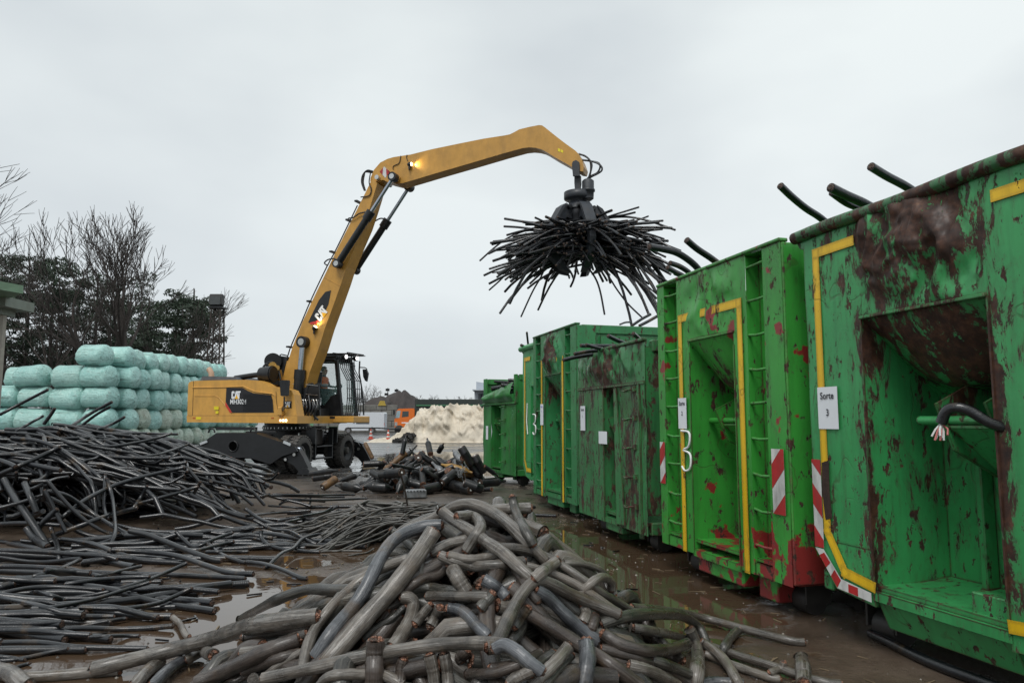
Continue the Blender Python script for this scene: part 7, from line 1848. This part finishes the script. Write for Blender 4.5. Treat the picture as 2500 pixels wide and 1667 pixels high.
# block wall
def wall():
    Y = 96; x0, x1 = (770-CX)/FPX*Y, (972-CX)/FPX*Y; root = empty('block_wall', ((x0+x1)/2, Y, 0), 'grey wall of stacked concrete blocks behind the van', 'wall')
    CB = m_plain('concrete_block', (.17, .165, .15), .8, var=.25, dirt=.8, scale=1.5); m = MB(); n = 8; w = (x1-x0)/n; zt_ = 3.5
    for r_ in range(5):
        for i in range(n+1):
            a = x0+(i-.5*(r_ % 2))*w; a2 = min(x1, a+w-.04); a = max(a, x0)
            if a2-a > .1: m.box(((a+a2)/2, Y, r_*.7+.34), (a2-a, .8, .66), bev=.04)
    m.build('blocks', CB, root)
    m = MB(); p = at(933, 990, 95.5); m.prism([p+Vector((-.55, 0, 0)), p+Vector((-.3, 0, .62)), p+Vector((.25, 0, .62)), p+Vector((.5, 0, 0))], (0, .1, 0)); m.build('yellow_sign', m_plain('dull_yellow', (.42, .30, .05), .6), root)
wall()
# dark mounds
def mnd(pts, Y, name, label, depth, col):
    P = [at(870+u/7.127, 920+v/7.127, Y) for u, v in pts]; xs = [p.x for p in P]; zs = [p.z for p in P]; nx, ny = 90, 34; vs = []; fs = []
    for j in range(ny+1):
        for i in range(nx+1):
            x = xs[0]+(xs[-1]-xs[0])*i/nx; t = -1+2*j/ny; H = float(np.interp(x, xs, zs))
            z = H*max(0, 1-abs(t)**1.5); z += .55*noise.noise(Vector((x*.35, t*4, Y)))*min(1, z/2)+.25*noise.noise(Vector((x*1.2, t*9, 2)))*min(1, z); vs.append((x+.4*noise.noise(Vector((x, t*5, 7))), Y+t*depth, max(z, -.1)))
    for j in range(ny):
        for i in range(nx): a = j*(nx+1)+i; fs.append([a, a+1, a+nx+2, a+nx+1])
    m = MB(); m.add(vs, fs, 0, True); m.build(name, m_plain(name+'_mat', col, .9, var=.4, scale=1.5, bump=1.), None, loc=((xs[0]+xs[-1])/2, Y, 0), label=label, cat='mound')
mnd([(430, 520), (480, 420), (520, 370), (560, 320), (620, 290), (680, 282), (750, 262), (800, 285), (830, 250), (875, 238), (915, 260), (950, 310), (1000, 350), (1040, 365), (1090, 400), (1140, 470), (1300, 560)], 140, 'compost_mound', 'tall dark mound with lumpy crest behind the block wall', 12, (.042, .034, .032))
mnd([(60, 560), (180, 480), (260, 410), (340, 360), (430, 328), (500, 350), (560, 400), (700, 520)], 134, 'compost_mound', 'lower dark mound with rounded top nearer the cab mirror', 9, (.048, .040, .037))
# far lamps on the mound
for (u, v, l) in (((548), 225, 'pair of far floodlights on a pole above the mound'), ((703), 238, 'single far floodlight above the mound')):
    Y = 150; p = at(870+u/7.127, 920+v/7.127, Y); root = empty('lamp_pole', (p.x, Y, 0), l, 'lamp post'); m = MB(); m.bar((p.x, Y, 0), (p.x, Y, p.z+.4), .14); m.build('pole', BARK, root)
    for k in range(2 if u == 548 else 1): m = MB(); m.box((p.x-.2*k, Y-.3, p.z-k*.9), (.75, .4, .5)); m.build('floodlight', BLK, root)
# white building
def bld():
    Y = 150; f = lambda u, v, y=Y: at(870+u/7.127, 920+v/7.127, y); root = empty('white_building', (f(2200, 500).x, Y, 0), 'pale grey two-tier building behind the farthest container', 'building')
    W_ = m_plain('building_white', (.46, .50, .54), .6, var=.04); m = MB(); a, b = f(2055, 250), f(2210, 225); m.box((a.x+11, Y+6, a.z/2), (22, 12, a.z)); m.build('wall', W_, root)
    m = MB(); a2, b2 = f(2082, 78), f(2210, 100); m.prism([(a2.x, Y+1, a.z), (a2.x, Y+1, a2.z), (a2.x+14, Y+1, a2.z-2.2), (a2.x+14, Y+1, a.z)], (0, 9, 0)); m.build('upper_storey', m_plain('building_grey', (.40, .44, .49), .6, var=.03), root)
    m = MB(); m.box((a.x+11, Y-.02, a.z+.05), (22.2, 12.2, .2)); m.build('parapet', W_, root)
    for (u, v) in ((2152, 340), (2197, 340)):
        p = f(u, v); m = MB(); m.box((p.x, Y-.02, p.z), (.72, .08, 1.1)); m.build('window', m_plain('dark_pane', (.10, .12, .14), .2), root)
    for k in range(5):
        p = f(2260+k*60, 340); m = MB(); m.box((p.x, Y-.02, p.z), (.72, .08, 1.1)); m.build('window', bpy.data.materials['dark_pane'], root)
bld()
# low pale green container seen under the machine
p0, p1 = at(742, 1030, 108), at(831, 1030, 108); root = empty('low_container', ((p0.x+p1.x)/2, 108, 0), 'low pale green weathered container seen under the machine', 'container')
m = MB(); m.box(((p0.x+p1.x)/2, 109, .68), (p1.x-p0.x, 2.2, 1.0), bev=.02)
for i in range(9): m.box((p0.x+.2+i*(p1.x-p0.x-.4)/8, 107.86, .68), (.08, .06, .9))
m.build('container_body', m_paint('pale_green_paint', (.20, .40, .24), .3, .5, dirt=1.), root); m = MB(); m.box(((p0.x+p1.x)/2, 107.84, .16), (p1.x-p0.x, .1, .14)); m.build('skid', BLK, root)
